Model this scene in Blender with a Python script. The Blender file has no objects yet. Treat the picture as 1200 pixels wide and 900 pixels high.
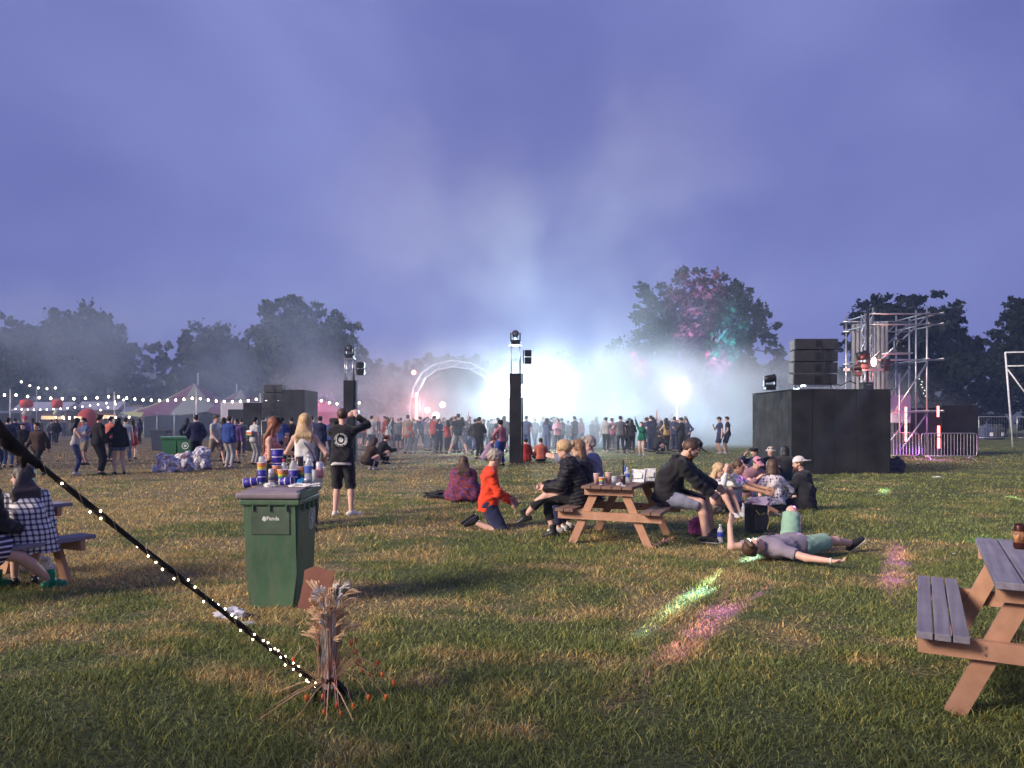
import bpy, bmesh, math, random
import numpy as np
from mathutils import Vector, Matrix, noise as mnoise
R = math.radians
random.seed(5); rng = np.random.default_rng(5)
S = bpy.context.scene
COL = S.collection
# ---------------------------------------------------------------- camera
FPX, HOR, CAMH = 866.0, 493.0, 1.58
cd = bpy.data.cameras.new('camera'); cam = bpy.data.objects.new('camera', cd); COL.objects.link(cam)
cam.location = (0, 0, CAMH); cam.rotation_euler = (R(90), 0, 0)
cd.sensor_width = 36; cd.lens = FPX/1200*36; cd.shift_y = (HOR-450)/1200; cd.clip_end = 3000; cd.clip_start = .05
S.camera = cam
def G(px, py):                     # a pixel on the ground -> (x, y)
    d = FPX*CAMH/(py-HOR); return ((px-600)/FPX*d, d)
def P(px, py, d):                  # a pixel at distance d -> (x, y, z)
    return Vector(((px-600)/FPX*d, d, CAMH+(HOR-py)/FPX*d))
# ---------------------------------------------------------------- sky
SUN_EL, SUN_AZ = 27.0, -118.0      # compass-like: 0 = +Y, negative = to the left; -118 = left and behind the camera
W = bpy.data.worlds.new('World'); S.world = W; W.use_nodes = True
wn, wl = W.node_tree.nodes, W.node_tree.links
bg = wn['Background']
sky = wn.new('ShaderNodeTexSky'); sky.sky_type = 'NISHITA'; sky.sun_disc = False
sky.sun_elevation = R(SUN_EL); sky.sun_rotation = R(SUN_AZ); sky.air_density = 2.0; sky.dust_density = 2.0; sky.ozone_density = 6.0
tc = wn.new('ShaderNodeTexCoord')
mp = wn.new('ShaderNodeMapping'); mp.inputs['Scale'].default_value = (1.0, 1.0, 1.5); mp.inputs['Location'].default_value = (3.4, 1.2, .7)
nz = wn.new('ShaderNodeTexNoise'); nz.inputs['Scale'].default_value = 2.0; nz.inputs['Detail'].default_value = 5.0; nz.inputs['Distortion'].default_value = .25; nz.inputs['Roughness'].default_value = .46
cr = wn.new('ShaderNodeValToRGB')
e = cr.color_ramp.elements
e[0].position = .30; e[0].color = (.082, .092, .300, 1)
e[1].position = .74; e[1].color = (.200, .225, .50, 1)
wl.new(tc.outputs['Generated'], mp.inputs['Vector']); wl.new(mp.outputs[0], nz.inputs['Vector']); wl.new(nz.outputs['Fac'], cr.inputs['Fac'])
hs = wn.new('ShaderNodeMixRGB'); hs.blend_type = 'MULTIPLY'; hs.inputs['Fac'].default_value = 1; hs.inputs['Color2'].default_value = (.010, .0075, .012, 1)
wl.new(sky.outputs[0], hs.inputs['Color1'])
mx = wn.new('ShaderNodeMixRGB'); mx.inputs['Fac'].default_value = .90       # overcast dusk: cloud over most of the clear sky
sc10 = wn.new('ShaderNodeMixRGB'); sc10.blend_type = 'MULTIPLY'; sc10.inputs['Fac'].default_value = 1; sc10.inputs['Color2'].default_value = (10, 10, 10, 1)
wl.new(cr.outputs[0], sc10.inputs['Color1'])
hs.inputs['Color2'].default_value = (.10, .075, .12, 1)
wl.new(hs.outputs[0], mx.inputs['Color1']); wl.new(sc10.outputs[0], mx.inputs['Color2'])
wl.new(mx.outputs[0], bg.inputs['Color']); bg.inputs['Strength'].default_value = .1
# ---------------------------------------------------------------- key light, exposure
sl = bpy.data.lights.new('sun', 'SUN'); sl.energy = 4.2; sl.angle = R(18); sl.color = (1, .84, .68)
sun = bpy.data.objects.new('sun', sl); COL.objects.link(sun)
sd = Vector((math.sin(R(SUN_AZ))*math.cos(R(SUN_EL)), math.cos(R(SUN_AZ))*math.cos(R(SUN_EL)), math.sin(R(SUN_EL))))
sun.rotation_euler = sd.to_track_quat('Z', 'Y').to_euler()
V = S.view_settings; V.view_transform = 'Standard'; V.look = 'None'; V.exposure = .50; V.gamma = 1; V.use_curve_mapping = False
S.cycles.use_denoising = True; S.cycles.max_bounces = 6; S.cycles.diffuse_bounces = 2; S.cycles.glossy_bounces = 2
S.cycles.transmission_bounces = 4; S.cycles.transparent_max_bounces = 12; S.cycles.volume_bounces = 0
S.cycles.volume_step_rate = 2.0; S.cycles.volume_max_steps = 64; S.cycles.sample_clamp_indirect = 3

# ================================================================ helpers
def tag(o, label=None, cat=None, group=None, kind=None):
    if label: o['label'] = label
    if cat: o['category'] = cat
    if group: o['group'] = group
    if kind: o['kind'] = kind
    return o
def empty(name, loc=(0, 0, 0), rz=0, label=None, cat=None, group=None):
    o = bpy.data.objects.new(name, None); COL.objects.link(o); o.location = loc; o.rotation_euler = (0, 0, rz)
    o.empty_display_size = .2
    return tag(o, label, cat, group)
def link(name, me, mat=None, parent=None):
    o = bpy.data.objects.new(name, me); COL.objects.link(o)
    if mat is not None:
        for m in (mat if isinstance(mat, (list, tuple)) else [mat]): me.materials.append(m)
    if parent is not None: o.parent = parent
    return o
def copy_tree(o, parent=None, color=None):
    c = o.copy(); COL.objects.link(c); c.parent = parent
    for ch in [x for x in bpy.data.objects if x.parent == o and x != c]: copy_tree(ch, c)
    return c
def mesh_np(name, verts, faces, smooth=False):
    """faces: (n,k) array"""
    me = bpy.data.meshes.new(name); verts = np.asarray(verts, np.float32); faces = np.asarray(faces, np.int32)
    n, k = faces.shape
    me.vertices.add(len(verts)); me.vertices.foreach_set('co', verts.ravel())
    me.loops.add(n*k); me.loops.foreach_set('vertex_index', faces.ravel())
    me.polygons.add(n); me.polygons.foreach_set('loop_start', np.arange(0, n*k, k, dtype=np.int32))
    me.polygons.foreach_set('loop_total', np.full(n, k, np.int32))
    if smooth: me.polygons.foreach_set('use_smooth', np.ones(n, bool))
    me.update(calc_edges=True); return me
class MB:
    """collects shapes, builds ONE mesh"""
    def __init__(s): s.bm = bmesh.new()
    def box(s, c, size, rot=None, bev=0, taper=None, mi=0):
        r = bmesh.ops.create_cube(s.bm, size=1)
        vs = r['verts']
        for v in vs:
            v.co = Vector((v.co.x*size[0], v.co.y*size[1], v.co.z*size[2]))
            if taper and v.co.z < 0: v.co.x *= taper[0]; v.co.y *= taper[1]
        fs = list({f for v in vs for f in v.link_faces})
        for f in fs: f.material_index = mi
        if bev:
            es = list({ed for v in vs for ed in v.link_edges})
            r2 = bmesh.ops.bevel(s.bm, geom=es, offset=bev, segments=2, affect='EDGES', profile=.5, material=mi)
            vs = list({v for f in r2['faces'] for v in f.verts} | {v for v in vs if v.is_valid})
            vs = [v for v in vs if v.is_valid]
        M = Matrix.Translation(Vector(c))
        if rot is not None: M = M @ (rot if isinstance(rot, Matrix) else Matrix.Rotation(rot, 4, 'Z'))
        bmesh.ops.transform(s.bm, matrix=M, verts=vs); return s
    def beam(s, a, b, w, t, up=(0, 0, 1), mi=0, bev=0):
        """a bar of section w (sideways) x t (along up) from a to b"""
        a, b = Vector(a), Vector(b); z = (b-a); L = z.length; z.normalize()
        x = z.cross(Vector(up)); x.normalize(); y = x.cross(z)
        M = Matrix((x, -y, z)).transposed().to_4x4()
        M2 = Matrix((( x.x, y.x, z.x), (x.y, y.y, z.y), (x.z, y.z, z.z))).to_4x4()
        return s.box((a+b)/2, (w, t, L), M2, bev, mi=mi)
    def tube(s, pts, r, n=6, cap=True, mi=0):
        pts = [Vector(p) for p in pts]; rs = r if isinstance(r, (list, tuple)) else [r]*len(pts)
        rings = []; prev = None
        for i, p in enumerate(pts):
            t = (pts[min(i+1, len(pts)-1)]-pts[max(i-1, 0)])
            if t.length < 1e-9: t = Vector((0, 0, 1))
            t.normalize()
            if prev is None: a = t.orthogonal().normalized()
            else: a = (prev - t*prev.dot(t)); a = a.normalized() if a.length > 1e-6 else t.orthogonal().normalized()
            prev = a; b = t.cross(a)
            rings.append([s.bm.verts.new(p+(a*math.cos(2*math.pi*k/n)+b*math.sin(2*math.pi*k/n))*rs[i]) for k in range(n)])
        for A, B in zip(rings, rings[1:]):
            for k in range(n):
                f = s.bm.faces.new((A[k], A[(k+1) % n], B[(k+1) % n], B[k])); f.smooth = n > 5; f.material_index = mi
        if cap:
            f = s.bm.faces.new(rings[0][::-1]); f.material_index = mi
            f = s.bm.faces.new(rings[-1]); f.material_index = mi
        return s
    def lathe(s, c, prof, n=16, axis=None, mi=0, mis=None):
        """prof: list of (r, z)"""
        M = Matrix.Translation(Vector(c)) @ (axis if axis is not None else Matrix.Identity(4))
        rings = [[s.bm.verts.new(M @ Vector((max(r, 1e-4)*math.cos(2*math.pi*k/n), max(r, 1e-4)*math.sin(2*math.pi*k/n), z))) for k in range(n)] for r, z in prof]
        for j, (A, B) in enumerate(zip(rings, rings[1:])):
            for k in range(n):
                f = s.bm.faces.new((A[k], A[(k+1) % n], B[(k+1) % n], B[k])); f.smooth = True; f.material_index = mis[j] if mis else mi
        if prof[0][0] > 1e-3: s.bm.faces.new(rings[0][::-1]).material_index = mis[0] if mis else mi
        if prof[-1][0] > 1e-3: s.bm.faces.new(rings[-1]).material_index = mis[-1] if mis else mi
        return s
    def poly(s, pts, mi=0, smooth=False):
        f = s.bm.faces.new([s.bm.verts.new(Vector(p)) for p in pts]); f.material_index = mi; f.smooth = smooth; return s
    def prism(s, outline, th, M, mi=0):
        """outline in xy, thickness th along z, transform M"""
        a = [s.bm.verts.new(M @ Vector((x, y, 0))) for x, y in outline]; b = [s.bm.verts.new(M @ Vector((x, y, th))) for x, y in outline]
        n = len(a)
        s.bm.faces.new(a[::-1]).material_index = mi; s.bm.faces.new(b).material_index = mi
        for i in range(n): s.bm.faces.new((a[i], a[(i+1) % n], b[(i+1) % n], b[i])).material_index = mi
        return s
    def build(s, name, mat, parent=None):
        bmesh.ops.recalc_face_normals(s.bm, faces=s.bm.faces[:])
        me = bpy.data.meshes.new(name); s.bm.to_mesh(me); s.bm.free()
        return link(name, me, mat, parent)
def RX(a): return Matrix.Rotation(a, 4, 'X')
def RY(a): return Matrix.Rotation(a, 4, 'Y')
def RZ(a): return Matrix.Rotation(a, 4, 'Z')
def TR(*p): return Matrix.Translation(Vector(p if len(p) == 3 else p[0]))

# ---------------------------------------------------------------- materials
def newmat(name):
    m = bpy.data.materials.new(name); m.use_nodes = True; n = m.node_tree.nodes; return m, n, m.node_tree.links, n['Principled BSDF']
_mc = {}
def mat(name, col, rough=.7, metal=0, var=.25, scale=8, bump=.0, bscale=60, alpha=None, trans=0, spec=.4, coord='Object', sheen=0):
    """plain surface with wear: noise in the colour and in the bump"""
    if name in _mc: return _mc[name]
    m, n, l, b = newmat(name)
    tc = n.new('ShaderNodeTexCoord'); nz = n.new('ShaderNodeTexNoise'); nz.inputs['Scale'].default_value = scale; nz.inputs['Detail'].default_value = 5
    l.new(tc.outputs[coord], nz.inputs['Vector'])
    r = n.new('ShaderNodeValToRGB'); c = Vector(col)
    r.color_ramp.elements[0].position = .3; r.color_ramp.elements[0].color = (*(c*(1-var)), 1)
    r.color_ramp.elements[1].position = .7; r.color_ramp.elements[1].color = (*[min(1, x*(1+var)) for x in c], 1)
    l.new(nz.outputs['Fac'], r.inputs['Fac']); l.new(r.outputs[0], b.inputs['Base Color'])
    b.inputs['Roughness'].default_value = rough; b.inputs['Metallic'].default_value = metal; b.inputs['Specular IOR Level'].default_value = spec
    if sheen: b.inputs['Sheen Weight'].default_value = sheen
    if trans: b.inputs['Transmission Weight'].default_value = trans
    if alpha is not None: b.inputs['Alpha'].default_value = alpha
    if bump:
        n2 = n.new('ShaderNodeTexNoise'); n2.inputs['Scale'].default_value = bscale; n2.inputs['Detail'].default_value = 4
        l.new(tc.outputs[coord], n2.inputs['Vector'])
        bp = n.new('ShaderNodeBump'); bp.inputs['Strength'].default_value = bump; bp.inputs['Distance'].default_value = .01
        l.new(n2.outputs['Fac'], bp.inputs['Height']); l.new(bp.outputs[0], b.inputs['Normal'])
    _mc[name] = m; return m
def emat(name, col, st, sample=False):
    if name in _mc: return _mc[name]
    m, n, l, b = newmat(name)
    b.inputs['Base Color'].default_value = (*col, 1); b.inputs['Emission Color'].default_value = (*col, 1); b.inputs['Emission Strength'].default_value = st
    m.cycles.emission_sampling = 'AUTO' if sample else 'NONE'
    _mc[name] = m; return m
def math_node(n, l, op, a, b=None, c=None):
    q = n.new('ShaderNodeMath'); q.operation = op
    for i, v in enumerate((a, b, c)):
        if v is None: continue
        if hasattr(v, 'links'): l.new(v, q.inputs[i])
        else: q.inputs[i].default_value = v
    return q.outputs[0]
def mixc(n, l, fac, a, b, mode='MIX'):
    q = n.new('ShaderNodeMixRGB'); q.blend_type = mode
    for i, v in zip(('Fac', 'Color1', 'Color2'), (fac, a, b)):
        if hasattr(v, 'links'): l.new(v, q.inputs[i])
        else: q.inputs[i].default_value = v if i == 'Fac' else (*v, 1)
    return q.outputs[0]

# ================================================================ ground
def grass_color(n, l, dark=1.0):
    """one colour field in world metres, shared by the soil sheet and the blades: dry, worn and green patches"""
    g = n.new('ShaderNodeNewGeometry')
    sep = n.new('ShaderNodeSeparateXYZ'); l.new(g.outputs['Position'], sep.inputs[0])
    cb = n.new('ShaderNodeCombineXYZ'); l.new(sep.outputs['X'], cb.inputs['X']); l.new(sep.outputs['Y'], cb.inputs['Y'])
    def nzz(sc, det=4, off=0):
        q = n.new('ShaderNodeTexNoise'); q.inputs['Scale'].default_value = sc; q.inputs['Detail'].default_value = det
        mpp = n.new('ShaderNodeMapping'); mpp.inputs['Location'].default_value = (off, off*.7, 0); mpp.inputs['Scale'].default_value = (.8, 1.25, 1)
        l.new(cb.outputs[0], mpp.inputs[0]); l.new(mpp.outputs[0], q.inputs['Vector']); return q.outputs['Fac']
    def step(v, a, b):
        q = n.new('ShaderNodeMapRange'); q.inputs['From Min'].default_value = a; q.inputs['From Max'].default_value = b; q.interpolation_type = 'SMOOTHSTEP'
        l.new(v, q.inputs['Value']); return q.outputs[0]
    big = nzz(.55, 5, 3); med = nzz(2.2, 5, 11); fine = nzz(28, 3, 5)
    # drier to the left, greener to the right
    side = n.new('ShaderNodeMapRange'); side.inputs['From Min'].default_value = -7; side.inputs['From Max'].default_value = 9
    side.inputs['To Min'].default_value = .085; side.inputs['To Max'].default_value = -.075; l.new(sep.outputs['X'], side.inputs['Value'])
    near = n.new('ShaderNodeMapRange'); near.inputs['From Min'].default_value = 4.2; near.inputs['From Max'].default_value = 6.2; near.inputs['To Min'].default_value = -.075; near.inputs['To Max'].default_value = 0; l.new(sep.outputs['Y'], near.inputs['Value'])
    dryf = step(math_node(n, l, 'ADD', near.outputs[0], math_node(n, l, 'ADD', math_node(n, l, 'ADD', math_node(n, l, 'MULTIPLY', big, .6), math_node(n, l, 'MULTIPLY', med, .4)), side.outputs[0])), .455, .585)
    green = mixc(n, l, step(fine, .3, .7), (.062, .082, .030), (.150, .175, .072))
    dry = mixc(n, l, step(fine, .3, .7), (.150, .115, .058), (.34, .280, .150))
    c = mixc(n, l, dryf, green, dry)
    # trodden brown earth round the dance floor and the left path
    far = step(sep.outputs['Y'], 17, 27)
    worn = math_node(n, l, 'MULTIPLY', far, step(math_node(n, l, 'SUBTRACT', nzz(.16, 3, 9), math_node(n, l, 'MULTIPLY', sep.outputs['X'], .012)), .42, .56))
    c = mixc(n, l, math_node(n, l, 'MULTIPLY', worn, .75), c, (.120, .098, .078))
    return c, dryf, worn, fine
gm, n, l, b = newmat('meadow_soil')
c, dryf, worn, fine = grass_color(n, l)
c2 = mixc(n, l, .2, c, (.055, .048, .028))
l.new(c2, b.inputs['Base Color']); b.inputs['Roughness'].default_value = .95; b.inputs['Specular IOR Level'].default_value = .1
bp = n.new('ShaderNodeBump'); bp.inputs['Strength'].default_value = .9; bp.inputs['Distance'].default_value = .05; l.new(fine, bp.inputs['Height']); l.new(bp.outputs[0], b.inputs['Normal'])
def gz(x, y):
    """gentle unevenness, rising a little far away"""
    return 0.018*np.sin(x*.9+1.3)*np.cos(y*.7) + .012*np.sin(x*2.1+y*1.7)
xs = np.concatenate([-np.geomspace(900, 14, 26), np.linspace(-13, 13, 90), np.geomspace(14, 900, 26)])
ys = np.concatenate([np.linspace(-60, 1.8, 20), np.linspace(2, 30, 100), np.geomspace(31, 1200, 40)])
X, Y = np.meshgrid(xs, ys); Z = gz(X, Y)*np.clip((28-Y)/8, 0, 1)*np.clip((14-abs(X))/3, 0, 1)
vv = np.stack([X, Y, Z], -1).reshape(-1, 3); nx, ny = len(xs), len(ys)
ii = (np.arange(ny-1)[:, None]*nx+np.arange(nx-1)[None]).ravel()
ground = link('ground', mesh_np('ground', vv, np.stack([ii, ii+1, ii+1+nx, ii+nx], 1), True), gm); tag(ground, kind='structure')
def gz1(x, y): return float(gz(x, y)*min(max((28-y)/8, 0), 1)*min(max((14-abs(x))/3, 0), 1))

# grass blades, one mesh, near to middle distance
bmt, n, l, b = newmat('grass_blade')
c, dryf, worn, fine = grass_color(n, l)
oi = n.new('ShaderNodeAttribute'); oi.attribute_name = 'tint'
c = mixc(n, l, 1.0, c, oi.outputs['Color'], 'MULTIPLY')
c = mixc(n, l, 1.0, c, (2.05, 2.05, 1.8), 'MULTIPLY')
l.new(c, b.inputs['Base Color']); b.inputs['Roughness'].default_value = .6; b.inputs['Specular IOR Level'].default_value = .25
tr = n.new('ShaderNodeBsdfTranslucent'); l.new(c, tr.inputs[0]); ms = n.new('ShaderNodeMixShader'); ms.inputs[0].default_value = .35
l.new(b.outputs[0], ms.inputs[1]); l.new(tr.outputs[0], ms.inputs[2]); l.new(ms.outputs[0], n['Material Output'].inputs[0])
def grass():
    V_, F_, T_ = [], [], []; base = 0
    for (d0, d1, dens, h, w, two) in ((2.6, 5.5, 7200, .034, .0032, 1), (5.5, 9, 3700, .033, .0048, 0), (9, 15, 1300, .036, .008, 0), (15, 24, 400, .036, .014, 0), (24, 44, 100, .036, .026, 0)):
        A = .74*(d1*d1-d0*d0)*1.05; N = int(A*dens)
        d = np.sqrt(rng.uniform(d0*d0, d1*d1, N)); x = rng.uniform(-.76, .76, N)*d
        # tufts: pull the blades together in clumps, leave bare spots
        cl = np.sin(x*5.1+np.sin(d*3.3)*2)*np.sin(d*4.7+np.sin(x*2.9)*2)
        big = np.sin(x*1.1+.8*np.sin(d*.9))*np.sin(d*.8+1.2)
        keep = rng.uniform(0, 1, N) < (.62+.38*cl+.1*big)*np.clip((46-d)/22, 0, 1)**.6
        x, d, cl, big = x[keep], d[keep], cl[keep], big[keep]; N = len(x)
        hh = h*rng.lognormal(0, .38, N)*(1+.30*cl+.12*big); ww = w*rng.uniform(.7, 1.3, N)
        a = rng.uniform(0, 2*np.pi, N); lean = rng.uniform(.2, 1.25, N)*hh; la = rng.uniform(0, 2*np.pi, N)
        z0 = gz(x, d)*np.clip((28-d)/8, 0, 1) - .004
        dx, dy = np.cos(a)*ww, np.sin(a)*ww
        p0 = np.stack([x-dx, d-dy, z0], 1); p1 = np.stack([x+dx, d+dy, z0], 1)
        tip = np.stack([x+np.cos(la)*lean, d+np.sin(la)*lean, z0+hh*.85], 1)
        t = rng.uniform(.5, 1.4, N); yb = (rng.uniform(0, 1, N) < .16)
        tint = np.stack([t*np.where(yb, 1.9, 1), t*np.where(yb, 1.45, 1), t*np.where(yb, 1.1, 1), np.ones(N)], 1)
        if two:
            mx_, my_ = x+np.cos(la)*lean*.35, d+np.sin(la)*lean*.35
            q0 = np.stack([mx_-dx*.8, my_-dy*.8, z0+hh*.5], 1); q1 = np.stack([mx_+dx*.8, my_+dy*.8, z0+hh*.5], 1)
            V_.append(np.stack([p0, p1, q1, q0, tip], 1).reshape(-1, 3)); k = base+np.arange(N)*5
            F_.append(np.concatenate([np.stack([k, k+1, k+2], 1), np.stack([k, k+2, k+3], 1), np.stack([k+3, k+2, k+4], 1)])); base += N*5; T_.append(np.repeat(tint, 5, 0))
        else:
            V_.append(np.stack([p0, p1, tip], 1).reshape(-1, 3)); k = base+np.arange(N)*3
            F_.append(np.stack([k, k+1, k+2], 1)); base += N*3; T_.append(np.repeat(tint, 3, 0))
    me = mesh_np('grass', np.concatenate(V_), np.concatenate(F_))
    at = me.attributes.new('tint', 'FLOAT_COLOR', 'POINT'); at.data.foreach_set('color', np.concatenate(T_).astype(np.float32).ravel())
    o = link('grass', me, bmt); tag(o, 'short patchy festival grass, green and dry yellow tufts', 'grass', kind='stuff')
grass()

# ================================================================ trees, wood and hill
leafm, n, l, b = newmat('leaf')
at = n.new('ShaderNodeAttribute'); at.attribute_name = 'tint'
l.new(at.outputs['Color'], b.inputs['Base Color']); b.inputs['Roughness'].default_value = .9; b.inputs['Specular IOR Level'].default_value = .03
barkm = mat('bark', (.035, .030, .026), .9, var=.5, scale=4, bump=.6, bscale=14)
def leaves(cl, N, size, col, seed, flat=.8):
    """cl: list of (centre xyz, radii xyz); leaf-sized faces gathered in twigs inside the clumps"""
    g = np.random.default_rng(seed); vol = np.array([r[0]*r[2] for _, r in cl]); pr = vol/vol.sum()
    V_, T_ = [], []
    for (cc, rr), p in zip(cl, pr):
        K = max(6, int(p*N/34)); M_ = int(p*N)
        u = g.normal(size=(K, 3)); u /= np.linalg.norm(u, axis=1)[:, None]
        tw = np.array(cc)+u*np.array(rr)*(g.uniform(.35, 1.08, K)**.6)[:, None]     # twig centres, most near the outside
        tr_ = g.uniform(.45, 1.1, K)*min(rr)*.30; tt = g.uniform(.6, 1.5, K)
        idx = g.integers(0, K, M_)
        q = tw[idx]+g.normal(size=(M_, 3))*tr_[idx][:, None]*np.array([1, 1, flat])*.62
        s_ = size*g.uniform(.5, 1.35, M_)
        a = g.normal(size=(M_, 3)); a /= np.linalg.norm(a, axis=1)[:, None]; b_ = np.cross(a, g.normal(size=(M_, 3))); b_ /= np.linalg.norm(b_, axis=1)[:, None]
        a *= s_[:, None]; b_ *= (s_*.62)[:, None]
        V_.append(np.stack([q-a, q-b_*.9, q+a, q+b_], 1).reshape(-1, 3))
        t = (tt[idx]*g.uniform(.75, 1.25, M_))[:, None]*np.array([col])
        T_.append(np.repeat(np.concatenate([t, np.ones((M_, 1))], 1), 4, 0))
    v = np.concatenate(V_); me = mesh_np('crown', v, np.arange(len(v)).reshape(-1, 4))
    at = me.attributes.new('tint', 'FLOAT_COLOR', 'POINT'); at.data.foreach_set('color', np.concatenate(T_).astype(np.float32).ravel())
    return me
def tree(name, label, d, base_px, clumps, N, size, col=(.030, .042, .018), trunk_r=.5, seed=1, depth=.8, group='big trees round the field', fork=None):
    """clumps in photo pixels (x, y, rx, ry) at distance d"""
    bx = (base_px-600)/FPX*d; root = empty(name, (bx, d, 0), 0, label, 'tree', group); g = random.Random(seed)
    cl = []
    for (px, py, rx, ry) in clumps:
        p = P(px, py, d); rx_, ry_ = rx/FPX*d, ry/FPX*d
        cl.append(((p.x-bx, g.uniform(-.6, .6)*rx_*depth, p.z), (rx_, rx_*depth, ry_)))
    # the crown carries further clumps in front and behind
    ext = []
    for cc, rr in cl:
        for k in range(2): ext.append(((cc[0]*.8+g.uniform(-.3, .3)*rr[0], cc[1]+g.choice((-1, 1))*rr[1]*g.uniform(.6, 1.1), cc[2]*g.uniform(.86, 1)), (rr[0]*.72, rr[1]*.72, rr[2]*.72)))
    o = link('crown', leaves(cl+ext, N, size, col, seed), leafm, root)
    m = MB(); top = max(c[0][2] for c in cl)
    fz = fork if fork else top*.33
    m.tube([(0, 0, -.1), (0.05, 0, fz*.25), (.1, .05, fz)], [trunk_r*1.35, trunk_r, trunk_r*.8], 8)
    for cc, rr in cl:
        e_ = Vector(cc); s0 = Vector((.1, .05, fz*g.uniform(.8, 1))); mid = s0.lerp(e_, .5)+Vector((g.uniform(-.4, .4), g.uniform(-.4, .4), g.uniform(0, .8)))
        m.tube([s0, mid, e_], [trunk_r*.45, trunk_r*.25, .05], 5)
        for k in range(5):
            t = e_+Vector((g.uniform(-1, 1)*rr[0], g.uniform(-1, 1)*rr[1], g.uniform(-.8, .9)*rr[2]))*.85; st = mid.lerp(e_, g.uniform(.2, 1))
            m.tube([st, st.lerp(t, .5)+Vector((0, 0, g.uniform(0, .3))), t], [trunk_r*.14, trunk_r*.08, .02], 4)
    m.build('trunk', barkm, root)
    return root
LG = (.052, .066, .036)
tree('oak_tree', 'tall broad tree at the left edge, cut by the photo border', 88, 2, [(0, 392, 32, 25), (-40, 400, 35, 35), (25, 400, 22, 25), (5, 430, 45, 28), (-20, 450, 50, 25), (35, 440, 25, 25)], 9000, .34, LG, seed=11)
tree('oak_tree', 'domed tree with the second highest crown on the left, above the festoon lights', 90, 98, [(90, 382, 36, 26), (62, 395, 28, 26), (122, 396, 26, 24), (138, 412, 18, 20), (50, 420, 25, 28), (95, 420, 42, 34), (130, 435, 28, 26), (80, 450, 50, 22)], 16000, .34, LG, seed=12)
tree('oak_tree', 'smaller round tree midway between the two tall crowns on the left', 95, 250, [(248, 398, 26, 20), (228, 412, 18, 20), (272, 410, 20, 20), (250, 425, 40, 26), (240, 450, 45, 20)], 10000, .34, LG, seed=13)
tree('oak_tree', 'tallest tree on the left, rising behind the leaning speaker stack', 84, 352, [(340, 368, 32, 20), (375, 375, 28, 20), (315, 385, 24, 24), (400, 392, 24, 20), (412, 412, 20, 20), (350, 405, 44, 34), (385, 425, 38, 28), (318, 425, 30, 28), (350, 450, 60, 22)], 19000, .32, LG, seed=14)
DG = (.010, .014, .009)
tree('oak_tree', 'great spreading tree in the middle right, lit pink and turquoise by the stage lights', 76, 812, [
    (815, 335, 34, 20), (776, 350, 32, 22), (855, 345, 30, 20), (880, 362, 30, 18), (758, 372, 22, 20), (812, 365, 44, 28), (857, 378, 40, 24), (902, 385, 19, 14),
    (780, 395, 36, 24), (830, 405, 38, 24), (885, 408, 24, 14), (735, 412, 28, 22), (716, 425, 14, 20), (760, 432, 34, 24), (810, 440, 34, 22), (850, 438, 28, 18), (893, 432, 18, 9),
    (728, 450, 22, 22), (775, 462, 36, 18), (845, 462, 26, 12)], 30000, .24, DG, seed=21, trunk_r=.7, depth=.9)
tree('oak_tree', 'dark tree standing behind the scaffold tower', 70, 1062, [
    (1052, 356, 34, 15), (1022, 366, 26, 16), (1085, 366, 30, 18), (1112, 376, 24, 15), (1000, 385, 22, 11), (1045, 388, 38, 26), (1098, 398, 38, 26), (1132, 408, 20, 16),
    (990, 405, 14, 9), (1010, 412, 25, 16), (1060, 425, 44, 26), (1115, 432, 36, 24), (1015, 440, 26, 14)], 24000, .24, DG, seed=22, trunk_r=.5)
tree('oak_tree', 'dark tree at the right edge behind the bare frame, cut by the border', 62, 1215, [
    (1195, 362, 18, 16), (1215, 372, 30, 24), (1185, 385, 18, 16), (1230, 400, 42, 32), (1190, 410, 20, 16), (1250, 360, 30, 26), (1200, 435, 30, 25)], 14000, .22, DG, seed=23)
tree('oak_tree', 'low tree beyond the smoke just right of the tall centre light tower', 105, 655, [(650, 428, 24, 14), (680, 434, 22, 12), (630, 436, 16, 11), (700, 446, 22, 14), (660, 450, 40, 18)], 7000, .36, LG, seed=24)
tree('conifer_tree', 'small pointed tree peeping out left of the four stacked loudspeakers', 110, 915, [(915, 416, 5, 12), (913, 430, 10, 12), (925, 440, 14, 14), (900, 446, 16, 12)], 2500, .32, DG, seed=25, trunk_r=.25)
# far-off woods that read as one mass
def wood(name, label, pts, d, thick, N, size, col, seed):
    g = np.random.default_rng(seed); xs_ = np.array([p[0] for p in pts]); ys_ = np.array([p[1] for p in pts]); cl = []
    x = xs_[0]
    while x < xs_[-1]:
        top = np.interp(x, xs_, ys_)
        r = g.uniform(9, 19); dd = d+g.uniform(-.5, .5)*thick
        rows = np.arange(top+r*.7, HOR-4, 17)
        for j, yy in enumerate(rows):
            p = P(x+g.uniform(-6, 6), yy+g.uniform(-3, 3), dd-j*1.2); cl.append(((p.x, p.y, p.z), (r/FPX*d*1.15, 3, r/FPX*d)))
        x += r*1.15
    o = link(name, leaves(cl, N, size, col, seed), leafm); tag(o, label, 'wood', kind='stuff')
wood('wood', 'hazy far wood behind the marquee and festoon lights', [(-120, 410), (0, 412), (60, 415), (150, 404), (215, 405), (300, 418), (440, 423), (600, 423), (700, 430), (760, 426), (960, 428)], 128, 16, 60000, .5, (.042, .050, .036), 31)
wood('wood', 'black treeline behind the scaffold on the right', [(960, 440), (1010, 435), (1050, 420), (1090, 405), (1125, 398), (1160, 402), (1200, 410), (1300, 405), (1380, 400)], 84, 10, 30000, .34, (.008, .011, .008), 32)
hillm = mat('hill_wood', (.020, .026, .022), .95, var=.5, scale=.06, bump=1, bscale=.3)
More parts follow.
